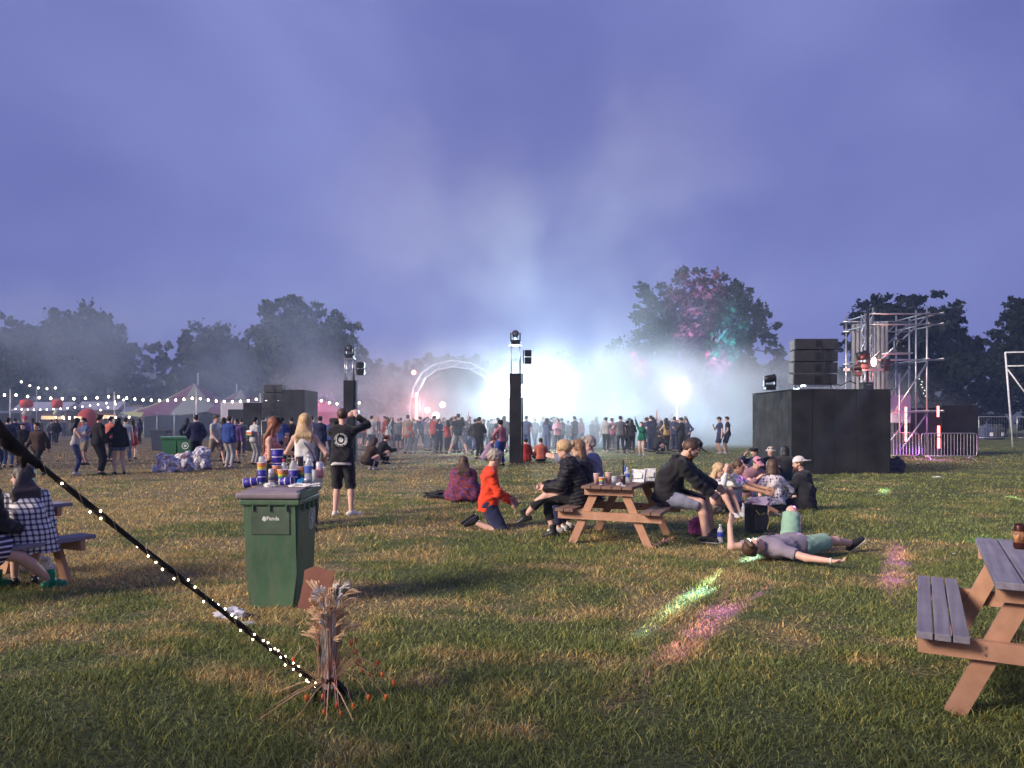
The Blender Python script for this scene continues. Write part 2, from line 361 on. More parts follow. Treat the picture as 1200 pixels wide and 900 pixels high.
hp = [(-500, 470), (-100, 440), (200, 432), (430, 423), (560, 424), (700, 432), (800, 424), (860, 420), (960, 424), (1100, 440), (1300, 452), (1700, 470)]
V_, nn = [], 90
for i in range(nn):
    px = -500+2200*i/(nn-1); py = np.interp(px, [q[0] for q in hp], [q[1] for q in hp])
    for j in range(8):
        t = j/7; dd = 230+220*t; top = (HOR-py)/FPX*330
        V_.append(((px-600)/FPX*(230+150*t*1.4), dd-20, -1+(top+1)*math.sin(t*math.pi*.62)/math.sin(math.pi*.62)*1.02+.5*random.random()))
ii = (np.arange(nn-1)[:, None]*8+np.arange(7)[None]).ravel()
tag(link('hill', mesh_np('hill', V_, np.stack([ii, ii+1, ii+9, ii+8], 1), True), hillm), kind='structure')
# ================================================================ haze and stage smoke
HAZE = .0011
hm = bpy.data.materials.new('haze'); hm.use_nodes = True; n = hm.node_tree.nodes; l = hm.node_tree.links
n.remove(n['Principled BSDF']); pv = n.new('ShaderNodeVolumePrincipled'); pv.inputs['Color'].default_value = (.42, .58, 1, 1); pv.inputs['Density'].default_value = HAZE
pv.inputs['Anisotropy'].default_value = 0.0
l.new(pv.outputs[0], n['Material Output'].inputs['Volume'])
mb = MB(); mb.box((0, 95, 17), (700, 420, 37)); hz = mb.build('haze', hm); tag(hz, 'thin smoky dusk haze over the field', 'haze', kind='stuff')
def smoke(label, c, r, dens, seed, scale=.35, col=(.9, .93, 1), lo=.42, hi=.62, aniso=.0):
    m = bpy.data.materials.new('smoke_cloud'); m.use_nodes = True; n = m.node_tree.nodes; l = m.node_tree.links; n.remove(n['Principled BSDF'])
    pv = n.new('ShaderNodeVolumePrincipled'); pv.inputs['Color'].default_value = (*col, 1); pv.inputs['Anisotropy'].default_value = aniso
    tc = n.new('ShaderNodeTexCoord'); ln = n.new('ShaderNodeVectorMath'); ln.operation = 'LENGTH'; l.new(tc.outputs['Object'], ln.inputs[0])
    fo = n.new('ShaderNodeMapRange'); fo.interpolation_type = 'SMOOTHSTEP'; fo.inputs['From Min'].default_value = 1.0; fo.inputs['From Max'].default_value = .25; l.new(ln.outputs['Value'], fo.inputs['Value'])
    mp = n.new('ShaderNodeMapping'); mp.inputs['Scale'].default_value = r; mp.inputs['Location'].default_value = (seed*3.1, seed*1.7, 0); l.new(tc.outputs['Object'], mp.inputs[0])
    nz = n.new('ShaderNodeTexNoise'); nz.inputs['Scale'].default_value = scale; nz.inputs['Detail'].default_value = 3; l.new(mp.outputs[0], nz.inputs['Vector'])
    nr = n.new('ShaderNodeMapRange'); nr.interpolation_type = 'SMOOTHSTEP'; nr.inputs['From Min'].default_value = lo; nr.inputs['From Max'].default_value = hi; l.new(nz.outputs['Fac'], nr.inputs['Value'])
    a = math_node(n, l, 'MULTIPLY', fo.outputs[0], math_node(n, l, 'ADD', nr.outputs[0], .12)); l.new(math_node(n, l, 'MULTIPLY', a, dens), pv.inputs['Density'])
    l.new(pv.outputs[0], n['Material Output'].inputs['Volume'])
    bm = bmesh.new(); bmesh.ops.create_icosphere(bm, subdivisions=3, radius=1); me = bpy.data.meshes.new('smoke'); bm.to_mesh(me); bm.free()
    o = link('smoke', me, m); o.location = c; o.scale = r; tag(o, label, 'smoke', kind='stuff'); return o
def lamp(kind, loc, power, col, target=None, angle=60, blend=.3, size=.1, name='lamp'):
    ld = bpy.data.lights.new(name, kind); ld.energy = power; ld.color = col; ld.shadow_soft_size = size
    o = bpy.data.objects.new(name, ld); COL.objects.link(o); o.location = loc
    if kind == 'SPOT':
        ld.spot_size = R(angle); ld.spot_blend = blend
        o.rotation_euler = (Vector(target)-Vector(loc)).to_track_quat('-Z', 'Y').to_euler()
    return o
smoke('thick white smoke lit from behind in the middle of the crowd', P(668, 474, 48), (15, 10, 6.0), .15, 1)
smoke('smoke rolling over the ground right of the floodlight mast', P(790, 490, 46), (19, 10, 5.2), .20, 2, lo=.36, hi=.58)
smoke('pinkish thin smoke drifting before the arched stage', P(500, 478, 53), (14, 8, 6.5), .10, 3)
smoke('grey smoke drifting high before the left trees', P(200, 425, 62), (38, 12, 10), .050, 4, scale=.14, col=(.6, .75, 1))
smoke('faint tall plume rising above the centre light tower', P(640, 320, 54), (22, 8, 22), .050, 5, scale=.085)
smoke('thin bluish smoke drifting across the front of the crowd', P(560, 500, 33), (14, 7, 3.4), .030, 6, scale=.3)
# ================================================================ people: one smooth surface grown over a posed skeleton
class Field:
    def __init__(s, vox, disp=None): s.P = []; s.vox = vox; s.disp = disp
    def cone(s, a, b, ra, rb, k=.02, cap=None, op='u', sq=None):
        s.P.append(('c', np.array(a, float), np.array(b, float), ra, rb, k, cap, op, sq)); return s
    def ell(s, c, r, k=.02, Rm=None, op='u', cut=None):
        s.P.append(('e', np.array(c, float), np.array(r, float), Rm, k, cut, op)); return s
    def plane(s, p, nrm): s.P.append(('p', np.array(p, float), np.array(nrm, float)/np.linalg.norm(nrm))); return s
    def mesh(s, name='body'):
        h = s.vox; lo = np.full(3, 1e9); hi = -lo
        for q in s.P:
            if q[0] == 'c' and q[7] == 'u': r = max(q[3], q[4])+.03; lo = np.minimum(lo, np.minimum(q[1], q[2])-r); hi = np.maximum(hi, np.maximum(q[1], q[2])+r)
            if q[0] == 'e' and q[6] == 'u': r = q[2].max()+.03; lo = np.minimum(lo, q[1]-r); hi = np.maximum(hi, q[1]+r)
        lo -= 2*h; n = np.ceil((hi-lo)/h).astype(int)+3
        F = np.full(n, .08, np.float32); ax = [lo[i]+h*np.arange(n[i]) for i in range(3)]
        for q in s.P:
            if q[0] == 'p':
                d = sum((ax[i].reshape([-1 if j == i else 1 for j in range(3)])-q[1][i])*q[2][i] for i in range(3)); F = np.maximum(F, d.astype(np.float32)); continue
            if q[0] == 'c': _, a, b, ra, rb, k, cap, op, sq = q; m = max(ra, rb)+k+3*h+.02; bl = np.minimum(a, b)-m; bh = np.maximum(a, b)+m
            else: _, c, r, Rm, k, cut, op = q; m = r.max()+k+3*h+.02; bl = c-m; bh = c+m
            i0 = np.maximum(((bl-lo)/h).astype(int), 0); i1 = np.minimum(((bh-lo)/h).astype(int)+2, n)
            if (i1 <= i0).any(): continue
            sl = tuple(slice(i0[i], i1[i]) for i in range(3))
            x = ax[0][sl[0]][:, None, None]; y = ax[1][sl[1]][None, :, None]; z = ax[2][sl[2]][None, None, :]
            if q[0] == 'c':
                ba = b-a; L2 = ba@ba+1e-12; px, py, pz = x-a[0], y-a[1], z-a[2]
                t_ = (px*ba[0]+py*ba[1]+pz*ba[2])/L2; t = np.clip(t_, 0, 1)
                vx, vy, vz = px-ba[0]*t, py-ba[1]*t, pz-ba[2]*t
                if sq is not None:   # squash along a direction: flat chests, soles
                    w, f = sq; pr = vx*w[0]+vy*w[1]+vz*w[2]; vx, vy, vz = vx+w[0]*pr*(f-1), vy+w[1]*pr*(f-1), vz+w[2]*pr*(f-1)
                d = np.sqrt(vx*vx+vy*vy+vz*vz)-(ra+(rb-ra)*t)
                L = math.sqrt(L2)
                if cap in ('b', 'ab'): d = np.maximum(d, (t_-1)*L)
                if cap in ('a', 'ab'): d = np.maximum(d, -t_*L)
            else:
                v = np.stack(np.broadcast_arrays(x-c[0], y-c[1], z-c[2]), -1)
                if Rm is not None: v = v@Rm          # columns of Rm = the axes
                k0 = np.linalg.norm(v/r, axis=-1); k1 = np.linalg.norm(v/(r*r), axis=-1)+1e-9; d = k0*(k0-1)/k1
                if cut is not None:
                    d = np.maximum(d, (x-cut[0][0])*cut[1][0]+(y-cut[0][1])*cut[1][1]+(z-cut[0][2])*cut[1][2])
            f = F[sl]
            if op == 'u':
                if k > 0: hh = np.clip(.5+.5*(f-d)/k, 0, 1); F[sl] = f*(1-hh)+d*hh-k*hh*(1-hh)
                else: F[sl] = np.minimum(f, d)
            else:
                if k > 0: hh = np.clip(.5-.5*(f+d)/k, 0, 1); F[sl] = f*(1-hh)-d*hh+k*hh*(1-hh)
                else: F[sl] = np.maximum(f, -d)
        if s.disp:
            amp, fr, seed = s.disp; X, Y, Z_ = ax[0][:, None, None], ax[1][None, :, None], ax[2][None, None, :]
            w = np.sin(Y*fr*.6+seed)+np.sin(Z_*fr*.45+X*fr*.5+seed*2)
            F = F+(amp*(np.sin(X*fr+w*1.3+seed)*np.sin(Z_*fr*.8+w+seed*.7)+.6*np.sin((Y-Z_)*fr*1.3+1.7*w)+.35*np.sin((X+Z_*1.6)*fr*2.3+2.6*w+seed))).astype(np.float32)
        return surface_nets(F, lo, h, name)
def surface_nets(F, lo, h, name):
    n = F.shape; ins = F < 0; c = [np.s_[:-1], np.s_[1:]]
    cnt = sum(ins[c[i], c[j], c[k]].astype(np.int8) for i in (0, 1) for j in (0, 1) for k in (0, 1))
    act = (cnt > 0) & (cnt < 8); idx = np.argwhere(act)
    if len(idx) == 0: return mesh_np(name, [(0, 0, 0)]*3, [(0, 1, 2)])
    vid = np.full(act.shape, -1, np.int32); vid[tuple(idx.T)] = np.arange(len(idx))
    pos = np.zeros((len(idx), 3)); w = np.zeros(len(idx))
    I, J, K = idx.T
    for ax_ in range(3):
        o = [(a, b) for a in (0, 1) for b in (0, 1)]
        for a, b in o:
            s0 = [0, 0, 0]; oth = [q for q in range(3) if q != ax_]; s0[oth[0]] = a; s0[oth[1]] = b; s1 = list(s0); s1[ax_] = 1
            f0 = F[I+s0[0], J+s0[1], K+s0[2]]; f1 = F[I+s1[0], J+s1[1], K+s1[2]]
            m = (f0 < 0) != (f1 < 0); t = np.where(m, f0/(f0-f1+1e-12), 0)
            pp = np.zeros((len(idx), 3)); pp += s0; pp[:, ax_] += t; pos[m] += pp[m]; w[m] += 1
    pos = (idx+pos/w[:, None])*h+lo
    faces = []
    for ax_ in range(3):
        oth = [(ax_+1) % 3, (ax_+2) % 3]
        sl0 = [slice(1, -1)]*3; sl0[ax_] = slice(0, -1); sl1 = list(sl0); sl1[ax_] = slice(1, None)
        a = ins[tuple(sl0)]; b = ins[tuple(sl1)]; e_ = np.argwhere(a != b)
        if len(e_) == 0: continue
        off = np.ones(3, int); off[ax_] = 0; g = e_+off; flip = ~a[tuple(e_.T)]
        q = []
        for da, db in ((0, 0), (-1, 0), (-1, -1), (0, -1)):
            gg = g.copy(); gg[:, oth[0]] += da; gg[:, oth[1]] += db; q.append(vid[tuple(gg.T)])
        q = np.stack(q, 1); q[flip] = q[flip][:, ::-1]; faces.append(q)
    fc = np.concatenate(faces); fc = fc[(fc >= 0).all(1)]
    return mesh_np(name, pos, fc, True)
def nv(v): v = np.array(v, float); return v/(np.linalg.norm(v)+1e-12)
def ik(a, t, l1, l2, hint):
    a, t = np.array(a, float), np.array(t, float); d = t-a; L = np.linalg.norm(d); Lc = min(L, (l1+l2)*.995); Lc = max(Lc, abs(l1-l2)+.01); u = d/(L+1e-9)
    h = np.array(hint, float); h = h-u*(h@u); h = nv(h); x = (l1*l1-l2*l2+Lc*Lc)/(2*Lc); y = math.sqrt(max(l1*l1-x*x, 0)); return a+u*x+h*y, a+u*Lc
SKIN = mat('skin', (.56, .34, .26), .55, var=.10, scale=9, bump=.08, bscale=90)
SKIND = mat('skin_tanned', (.40, .22, .15), .55, var=.10, scale=9)
LIP = mat('lips', (.42, .13, .12), .5, var=.1); EYE = mat('eye_dark', (.035, .025, .022), .25, var=.1)
def cloth(name, col, var=.18, scale=5, bump=.35, rough=.88, bscale=130): return mat(name, col, rough, var=var, scale=scale, bump=bump, bscale=bscale, spec=.15, sheen=.15)
def leather(name, col): return mat(name, col, .45, var=.25, scale=12, bump=.25, bscale=60)
def hairm(name, col):
    if name in _mc: return _mc[name]
    m, n, l, b = newmat(name); tc = n.new('ShaderNodeTexCoord'); mp = n.new('ShaderNodeMapping'); mp.inputs['Scale'].default_value = (90, 90, 9)
    nz = n.new('ShaderNodeTexNoise'); nz.inputs['Scale'].default_value = 1; nz.inputs['Detail'].default_value = 3; l.new(tc.outputs['Object'], mp.inputs[0]); l.new(mp.outputs[0], nz.inputs['Vector'])
    c = Vector(col); l.new(mixc(n, l, math_node(n, l, 'MULTIPLY_ADD', nz.outputs['Fac'], 2.4, -.7), tuple(c*.5), tuple(c*1.5)), b.inputs['Base Color']); b.inputs['Roughness'].default_value = .5
    bp = n.new('ShaderNodeBump'); bp.inputs['Strength'].default_value = .6; bp.inputs['Distance'].default_value = .006; l.new(nz.outputs['Fac'], bp.inputs['Height']); l.new(bp.outputs[0], b.inputs['Normal'])
    _mc[name] = m; return m

def skeleton(p):
    """p: pose; forward +Y, right +X, metres of a 1.75 m person (scaled afterwards)"""
    g = p.get; J = {}; f_ = g('female', 0)
    pel = np.array(g('pelvis', (0, 0, .93)), float); u = nv(g('torso', (0, .03, 1))); f = np.array(g('chest', (0, 1, 0)), float); f = nv(f-u*(f@u)); r = np.cross(f, u)
    hf = np.array(g('hipf', g('chest', (0, 1, 0))), float); hf = nv(hf-u*(hf@u)) if abs(hf@u) < .95 else f; hr = np.cross(hf, u); hr = nv(hr)
    J['u'], J['f'], J['r'], J['hr'], J['hf'] = u, f, r, hr, hf; TL = .50
    bend = g('bend', 0)
    mid = pel+u*TL*.45-f*bend; nb = pel+u*TL
    J['pel'], J['mid'], J['nb'] = pel, mid, nb
    hu = nv(g('neck', u+np.array([0, 0, .4])+f*.12)); look = np.array(g('look', f), float); J['neck'] = nb+hu*.06; hc = nb+hu*.178+nv(look)*.02
    hup = nv(g('headup', hu)); look = nv(look-hup*(look@hup)*.9); hup = nv(hup-look*(hup@look)); J['hc'], J['look'], J['hup'], J['hr_'] = hc, look, hup, np.cross(look, hup)
    sw, hw = (.146, .092) if f_ else (.170, .088)
    for s, k in ((-1, 'L'), (1, 'R')):
        sh = nb-u*.062+r*s*sw+u*g('shrug', 0)+f*g('roll', 0); J['sh'+k] = sh
        ht = g('hand'+k, None)
        if ht is None: ht = sh+np.array([s*.05, .03, -.53])
        el, wr = ik(sh, ht, .285, .255, g('elb'+k, (s*.5, -1, -.1))); J['el'+k], J['wr'+k] = el, wr
        J['hd'+k] = nv(g('hdir'+k, wr-el)); J['pn'+k] = nv(g('palm'+k, -s*r+np.array([0, 0, -.45])))
        hp = pel+hr*s*hw-u*.02; J['hp'+k] = hp
        ft = g('foot'+k, (s*.10, 0, .085)); kn, an = ik(hp, ft, .435, .42, g('knee'+k, (0, 1, .05))); J['kn'+k], J['an'+k] = kn, an
        J['td'+k] = nv(g('toe'+k, (s*.18, 1, -.02)))
    return J
def torso(F, J, d=0, fem=0, top=1.0, hem=None, k=.05, fat=0, strap=0):
    u, f, r, hr, hf, pel, mid, nb = (J[q] for q in ('u', 'f', 'r', 'hr', 'hf', 'pel', 'mid', 'nb'))
    w = .85 if fem else 1
    for s in (-1, 1):
        F.cone(nb-u*.10+r*s*.075*w, mid+r*s*.062*w+f*fat*.3, .098*w+d, (.080+fat)*w+d, k)
        F.cone(mid+r*s*.058*w+f*fat*.4, pel+hr*s*.066-u*.01, (.082+fat)*w+d, .098+d, k)
        q = J['shL' if s < 0 else 'shR']; q0 = nb-u*.035+r*s*.045; F.cone(q0, q0+(q-q0)*(.35 if strap else 1), .050+d, .050+d, k)
        if fem: F.ell(nb-u*.17+f*.085+r*s*.065, (.06+d, .06+d, .06+d), .04)
    F.cone(nb-u*.12-f*.02, nb-u*.02, .08+d, .062+d, k)
    return F
def arm(F, J, k, d=0, to=2.0, cap=None, fat=1.0, flare=0):
    sh, el, wr = J['sh'+k], J['el'+k], J['wr'+k]
    if to <= 1: F.cone(sh, sh+(el-sh)*to, .050*fat+d, .044*fat+d+flare, .03, 'b' if cap else None)
    else:
        F.cone(sh, el, .050*fat+d, .040*fat+d, .03); e2 = el+(wr-el)*(to-1)
        F.cone(el, e2, .041*fat+d, (.041-.014*(to-1))*fat+d+flare, .02, 'b' if cap else None)
    return F
def leg(F, J, k, d=0, to=2.0, cap=None, flare=0, fem=0):
    hp, kn, an = J['hp'+k], J['kn'+k], J['an'+k]; m = kn+(an-kn)*.32-nv(np.cross(np.cross(an-kn, hp-kn), an-kn))*.012
    if to <= 1: F.cone(hp, hp+(kn-hp)*to, .087+d, .087-.030*to+d+flare, .035, 'b' if cap else None)
    else:
        F.cone(hp, kn, .087+d, .056+d, .035)
        t = to-1
        if t > .32: F.cone(kn, m, .053+d, .054+d, .02); F.cone(m, m+(an-m)*(t-.32)/.68, .054+d, .054-.019*(t-.32)/.68+d+flare, .02, 'b' if cap else None)
        else: F.cone(kn, kn+(m-kn)*t/.32, .053+d, .054+d+flare, .02, 'b' if cap else None)
    return F
def hand(F, J, k, curl=.5, fine=True):
    w, d, pn = J['wr'+k], J['hd'+k], J['pn'+k]; pn = nv(pn-d*(pn@d)); side = np.cross(pn, d)*(-1 if k == 'R' else 1)      # side: towards the thumb
    if not fine: F.ell(w+d*.075, (.038, .085, .024), .015, np.stack([side, d, pn], 1)); return F
    F.ell(w+d*.048, (.040, .056, .019), .015, np.stack([side, d, pn], 1))
    for i, (o, L) in enumerate(((.028, .068), (.010, .076), (-.010, .070), (-.028, .054))):
        b = w+d*.088+side*o; a1 = d*math.cos(curl*.7)+pn*math.sin(curl*.7); a2 = d*math.cos(curl*2)+pn*math.sin(curl*2)
        q = b+a1*L*.55; F.cone(b-d*.02, q, .0105, .0095, .004); F.cone(q, q+a2*L*.5, .0095, .008, .003)
    t0 = w+d*.022+side*.026; t1 = t0+nv(side*.75+d*.75+pn*.35)*.042; t2 = t1+nv(d+pn*(.3+curl*.5)+side*.1)*.032
    F.cone(t0, t1, .0155, .012, .01); F.cone(t1, t2, .0115, .0095, .004); return F
def head(F, J, fine=True):
    c, l_, up, r = J['hc'], J['look'], J['hup'], J['hr_']; M = np.stack([r, l_, up], 1); at = lambda x, y, z: c+r*x+l_*y+up*z
    F.cone(J['nb']-J['u']*.03, at(0, -.018, -.055), .060, .050, .025)
    F.ell(at(0, -.012, .030), (.073, .092, .085), .0, M) if False else F.ell(at(0, -.012, .030), (.073, .092, .085), .02, M)
    F.ell(at(0, .022, -.028), (.056, .062, .075), .03, M); F.cone(at(0, .045, -.078), at(0, .05, -.085), .026, .024, .03)
    for s in (-1, 1): F.cone(at(s*.048, -.005, -.055), at(s*.018, .052, -.086), .022, .018, .025)
    if fine:
        F.cone(at(0, .078, .018), at(0, .096, -.018), .0085, .0135, .010); F.ell(at(0, .083, .034), (.048, .012, .010), .012, M)      # nose, brow
        for s in (-1, 1):
            F.ell(at(s*.030, .088, .012), (.015, .012, .010), .008, M, op='s'); F.ell(at(s*.030, .073, .012), (.0125, .0125, .0115), .002, M)
            F.ell(at(s*.010, .098, -.022), (.007, .006, .005), .004, M); F.ell(at(s*.074, -.012, .002), (.009, .019, .031), .006, M)
        F.cone(at(-.017, .079, -.050), at(.017, .079, -.050), .0065, .0065, .006); F.cone(at(-.014, .079, -.059), at(.014, .079, -.059), .007, .007, .006)
    else:
        F.cone(at(0, .080, .012), at(0, .094, -.018), .010, .014, .010)
        for s in (-1, 1): F.ell(at(s*.074, -.012, .002), (.011, .019, .031), .006, M)
    return F
def hair_mesh(J, style, vox, out=0):
    c, l_, up, r = J['hc'], J['look'], J['hup'], J['hr_']; M = np.stack([r, l_, up], 1); at = lambda x, y, z: c+r*x+l_*y+up*z
    F = Field(vox, (.0035 if style != 'curly' else .008, 190 if style != 'curly' else 120, 1.0))
    g = .012 if style in ('short', 'fade') else .022
    if style == 'bald': return None
    F.ell(at(0, -.018 if g > .015 else -.026, .036), (.073+g, .090+g-(.004 if g < .015 else 0), .083+g), .01, M)
    dn = -J['u']; bk = at(0, -.075, -.02)
    if style in ('short', 'curly'): F.cone(at(-.04, -.075, -.01), at(.04, -.075, -.01), .035, .035, .02); F.cone(at(-.04, .045, .095), at(.04, .045, .095), .03, .03, .02)
    if style == 'curly': F.ell(at(0, -.02, .05), (.095, .105, .095), .02, M)
    if style in ('long', 'wavy', 'mid'):
        n_ = 3; L = {'long': .40, 'wavy': .46, 'mid': .27}[style]
        for i in range(-n_, n_+1):
            a = at(i*.022, -.068+.006*abs(i)*abs(i), .0); b = J['nb']-J['f']*(.075+out)+J['r']*i*.034-J['u']*.03; e_ = b+nv(dn+np.array([0, 0, -.6])-J['f']*.05)*(L-.16)*(1-.05*abs(i))
            F.cone(a, b, .036, .036, .02); F.cone(b, e_, .036, .018, .02)
        for s in (-1, 1): F.cone(at(s*.074, .01, .01), at(s*.085, .0, -.12), .022, .026, .02); F.cone(at(s*.085, .0, -.12), J['nb']+J['r']*s*.11+J['f']*.02-J['u']*.06, .026, .02, .02)
    if style == 'bob':
        for i in range(-4, 5): an = i*.36; F.cone(at(math.sin(an)*.078, -math.cos(an)*.085, .02), at(math.sin(an)*.092, -math.cos(an)*.095-.0, -.125), .030, .024, .02)
    if style == 'bun': F.ell(at(0, -.135, .045), (.042, .042, .042), .012, M); F.cone(at(0, -.09, .02), at(0, -.12, .04), .03, .03, .02)
    if style == 'pony': F.cone(at(0, -.10, .05), at(0, -.15, .0), .028, .03, .01); F.cone(at(0, -.15, .0), at(0, -.14, -.20), .03, .012, .01)
    # leave the face free
    F.ell(at(0, .115, -.022), (.066, .085, .104), .006, M, op='s')
    if style in ('short', 'fade', 'bun', 'curly', 'pony'):
        for s in (-1, 1): F.ell(at(s*.085, .03, -.055), (.045, .055, .062), .006, M, op='s')
    return F.mesh('hair')
def hat_mesh(J, kind, vox):
    c, l_, up, r = J['hc'], J['look'], J['hup'], J['hr_']; M = np.stack([r, l_, up], 1); at = lambda x, y, z: c+r*x+l_*y+up*z; F = Field(vox)
    b = 1 if kind != 'backcap' else -1
    if kind in ('cap', 'backcap'):
        F.ell(at(0, -.012, .045), (.089, .107, .098), .0, M, cut=(at(0, 0, .035), -up)); F.cone(at(-.03, .10*b-.01, .048), at(-.03, .165*b-.01, .040), .05, .045, .01, sq=(up, 5)); F.cone(at(.03, .10*b-.01, .048), at(.03, .165*b-.01, .040), .05, .045, .01, sq=(up, 5))
        F.ell(at(0, -.012, .142), (.008, .008, .006), .002)
    elif kind == 'beret':
        F.ell(at(0, -.015, .085), (.115, .13, .045), .01, M); F.ell(at(0, -.012, .055), (.086, .104, .05), .02, M, cut=(at(0, 0, .03), -up))
    elif kind == 'bucket':
        F.ell(at(0, -.012, .06), (.088, .105, .085), .0, M, cut=(at(0, 0, .045), -up)); F.cone(at(0, -.012, .035), at(0, -.012, .055), .150, .10, .02, 'ab'); 
    elif kind == 'beanie': F.ell(at(0, -.014, .048), (.088, .106, .102), .0, M, cut=(at(0, 0, .03), -up)); F.cone(at(0, -.012, .030), at(0, -.012, .055), .098, .096, .01, 'ab', sq=(r, 1.12))
    elif kind == 'hood':
        F.ell(at(0, -.02, .02), (.10, .12, .125), .0, M); F.cone(at(0, -.03, -.07), J['nb']-J['f']*.02, .08, .10, .03); F.ell(at(0, .12, -.03), (.07, .095, .12), .01, M, op='s')
    return F.mesh('hat')
def footup(J, k, pose):
    a, t = J['an'+k], J['td'+k]; v = pose.get('up'+k)
    v = np.array(v, float) if v is not None else (np.array([0, 0, 1.]) if pose.get('footflat', 1) else J['kn'+k]-a)
    return nv(v-t*(v@t))
def person(label, loc, rz, pose, wear, H=1.75, vox=.011, group=None, place=None, cat='person', fingers=True, name='person'):
    """wear: skin, top=(style, material), sleeve 0..2, bottom=(style, material, length 0..2), shoes=material or None, hair=(style, material), hat=(kind, material)"""
    root = empty(name, loc, rz, label, cat, group); s = H/1.75; root.scale = (s, s, s); J = skeleton(pose); fem = pose.get('female', 0); g = wear.get; near = vox <= .013
    F = Field(vox); fat = g('fat', 0)
    torso(F, J, -.004, fem, fat=fat)
    for k in 'LR': arm(F, J, k, fat=.86 if fem else 1); leg(F, J, k); hand(F, J, k, pose.get('curl', .5), near and fingers)
    for k in 'LR':   # feet
        a, t = J['an'+k], J['td'+k]; dz = footup(J, k, pose); F.cone(a-t*.03-dz*.035, a+t*.13-dz*.055, .034, .025, .02)
    head(F, J, near); me = F.mesh('body'); parts = {}
    parts['body'] = link('body', me, g('skin', SKIN), root)
    c, l_, up, r = J['hc'], J['look'], J['hup'], J['hr_']; at = lambda x, y, z: c+r*x+l_*y+up*z
    if near:
        for sg in (-1, 1):
            m = MB(); bmesh.ops.create_uvsphere(m.bm, u_segments=8, v_segments=6, radius=.0105); bmesh.ops.transform(m.bm, matrix=TR(*at(sg*.030, .0775, .012)), verts=m.bm.verts); m.build('eye', EYE, root)
        m = MB(); m.tube([at(-.019, .083, -.055), at(0, .088, -.0545), at(.019, .083, -.055)], [.002, .0052, .002], 6); m.build('mouth', LIP, root)
    if g('top'):
        st, mt = g('top')[:2]; d = {'tank': .010, 'tee': .017, 'long': .021, 'hoodie': .030, 'jacket': .034, 'puffer': .045, 'crop': .010}[st]; sl = g('sleeve', {'tank': 0, 'crop': 0, 'tee': .62, 'long': 1.93}.get(st, 1.97))
        T = Field(vox*1.05, (.0035 if st in ('tee', 'tank', 'crop') else .0085, 31, len(label)*.7) if near else None)
        torso(T, J, d, fem, fat=fat, strap=st in ('tank', 'crop'))
        hemd = g('hem', .09)       # how far below the hip joints the hem hangs
        for sg in (-1, 1): T.cone(J['pel']+J['hr']*sg*.05+J['u']*.03, J['pel']+J['hr']*sg*.05-J['u']*.08, .116+d*.9, .122+d*.8+g('flare', 0), .05)
        T.plane(J['pel']-J['u']*hemd, -J['u'])
        if sl > 0:
            for k in 'LR': arm(T, J, k, d*.85, sl, True, fat=.86 if fem else 1, flare=.006 if sl < 1 else 0)
        if st in ('hoodie',) and not g('hooded'): T.cone(J['nb']-J['f']*.075-J['r']*.07-J['u']*.01, J['nb']-J['f']*.075+J['r']*.07-J['u']*.01, .055, .055, .03); 
        if st in ('jacket', 'puffer'):
            for i in range(9):
                an = i*2*math.pi/9; q = J['nb']+J['u']*.03+J['r']*math.cos(an)*.065+(J['f']*math.sin(an))*.06; T.ell(q, (.024, .024, .028), .015)
        parts['top'] = link(g('topname', {'tee': 'shirt', 'tank': 'vest_top', 'crop': 'vest_top', 'long': 'sweatshirt', 'hoodie': 'hoodie'}.get(st, 'jacket')), T.mesh('top'), mt, root)
    if g('bottom'):
        st, mt, ln = g('bottom'); B = Field(vox*1.05, (.0035, 28, 2.0) if near else None); pel, u = J['pel'], J['u']
        d = {'trousers': .016, 'leggings': .008, 'shorts': .028, 'baggy': .034, 'skirt': .03}[st]
        for sg in (-1, 1): B.cone(J['pel']+J['hr']*sg*.055+J['u']*.07, J['pel']+J['hr']*sg*.06-J['u']*.02, .088+d*.4, .098+d*.6, .05)
        if st == 'skirt':
            for k in 'LR': leg(B, J, k, d, ln, True, flare=g('skirtflare', .03))
            a = (J['knL']+J['knR'])/2; e_ = pel+(a-pel)*ln
            for q in (-.5, 0, .5): B.cone(pel+J['hr']*q*.1, e_+J['hr']*q*.16, .10+d, .09+d+g('skirtflare', .03), .08, 'b')
        else:
            for k in 'LR': leg(B, J, k, d, ln, True, flare=.012 if st in ('shorts', 'baggy') else .004)
        B.plane(pel+u*.115, u)
        parts['bottom'] = link({'skirt': 'skirt', 'shorts': 'shorts'}.get(st, 'trousers'), B.mesh('bottom'), mt, root)
    if g('shoes'):
        for k in 'LR':
            a, t = J['an'+k], J['td'+k]; dz = footup(J, k, pose)
            h_ = Field(min(vox, .014)); h0 = a-dz*.045-t*.045; h1 = a-dz*.055+t*.135
            h_.cone(h0, h1, .040, .034, .02); h_.cone(a-dz*.02, a-dz*.035+t*.08, .043, .034, .02)
            if g('boot'): h_.cone(a-dz*.01, a+dz*.10, .046, .050, .02, 'b')
            h_.plane(a-dz*.085, -dz); sh = link('shoe', h_.mesh('shoe'), g('shoes'), root)
            if near:
                q = Field(.008); sd = nv(np.cross(t, dz)); q.cone(h0-dz*.028, h1-dz*.020, .045, .041, .0, sq=(dz, 4.2)); link('sole', q.mesh('sole'), g('sole', g('shoes')), sh)
    if g('hair'):
        me = hair_mesh(J, g('hair')[0], vox, g('hairout', 0))
        if me: parts['hair'] = link('hair', me, g('hair')[1], root)
    if g('hat'): parts['hat'] = link({'cap': 'cap', 'backcap': 'cap', 'hood': 'hood'}.get(g('hat')[0], g('hat')[0]+('_hat' if g('hat')[0] == 'bucket' else '')), hat_mesh(J, g('hat')[0], vox), g('hat')[1], root)
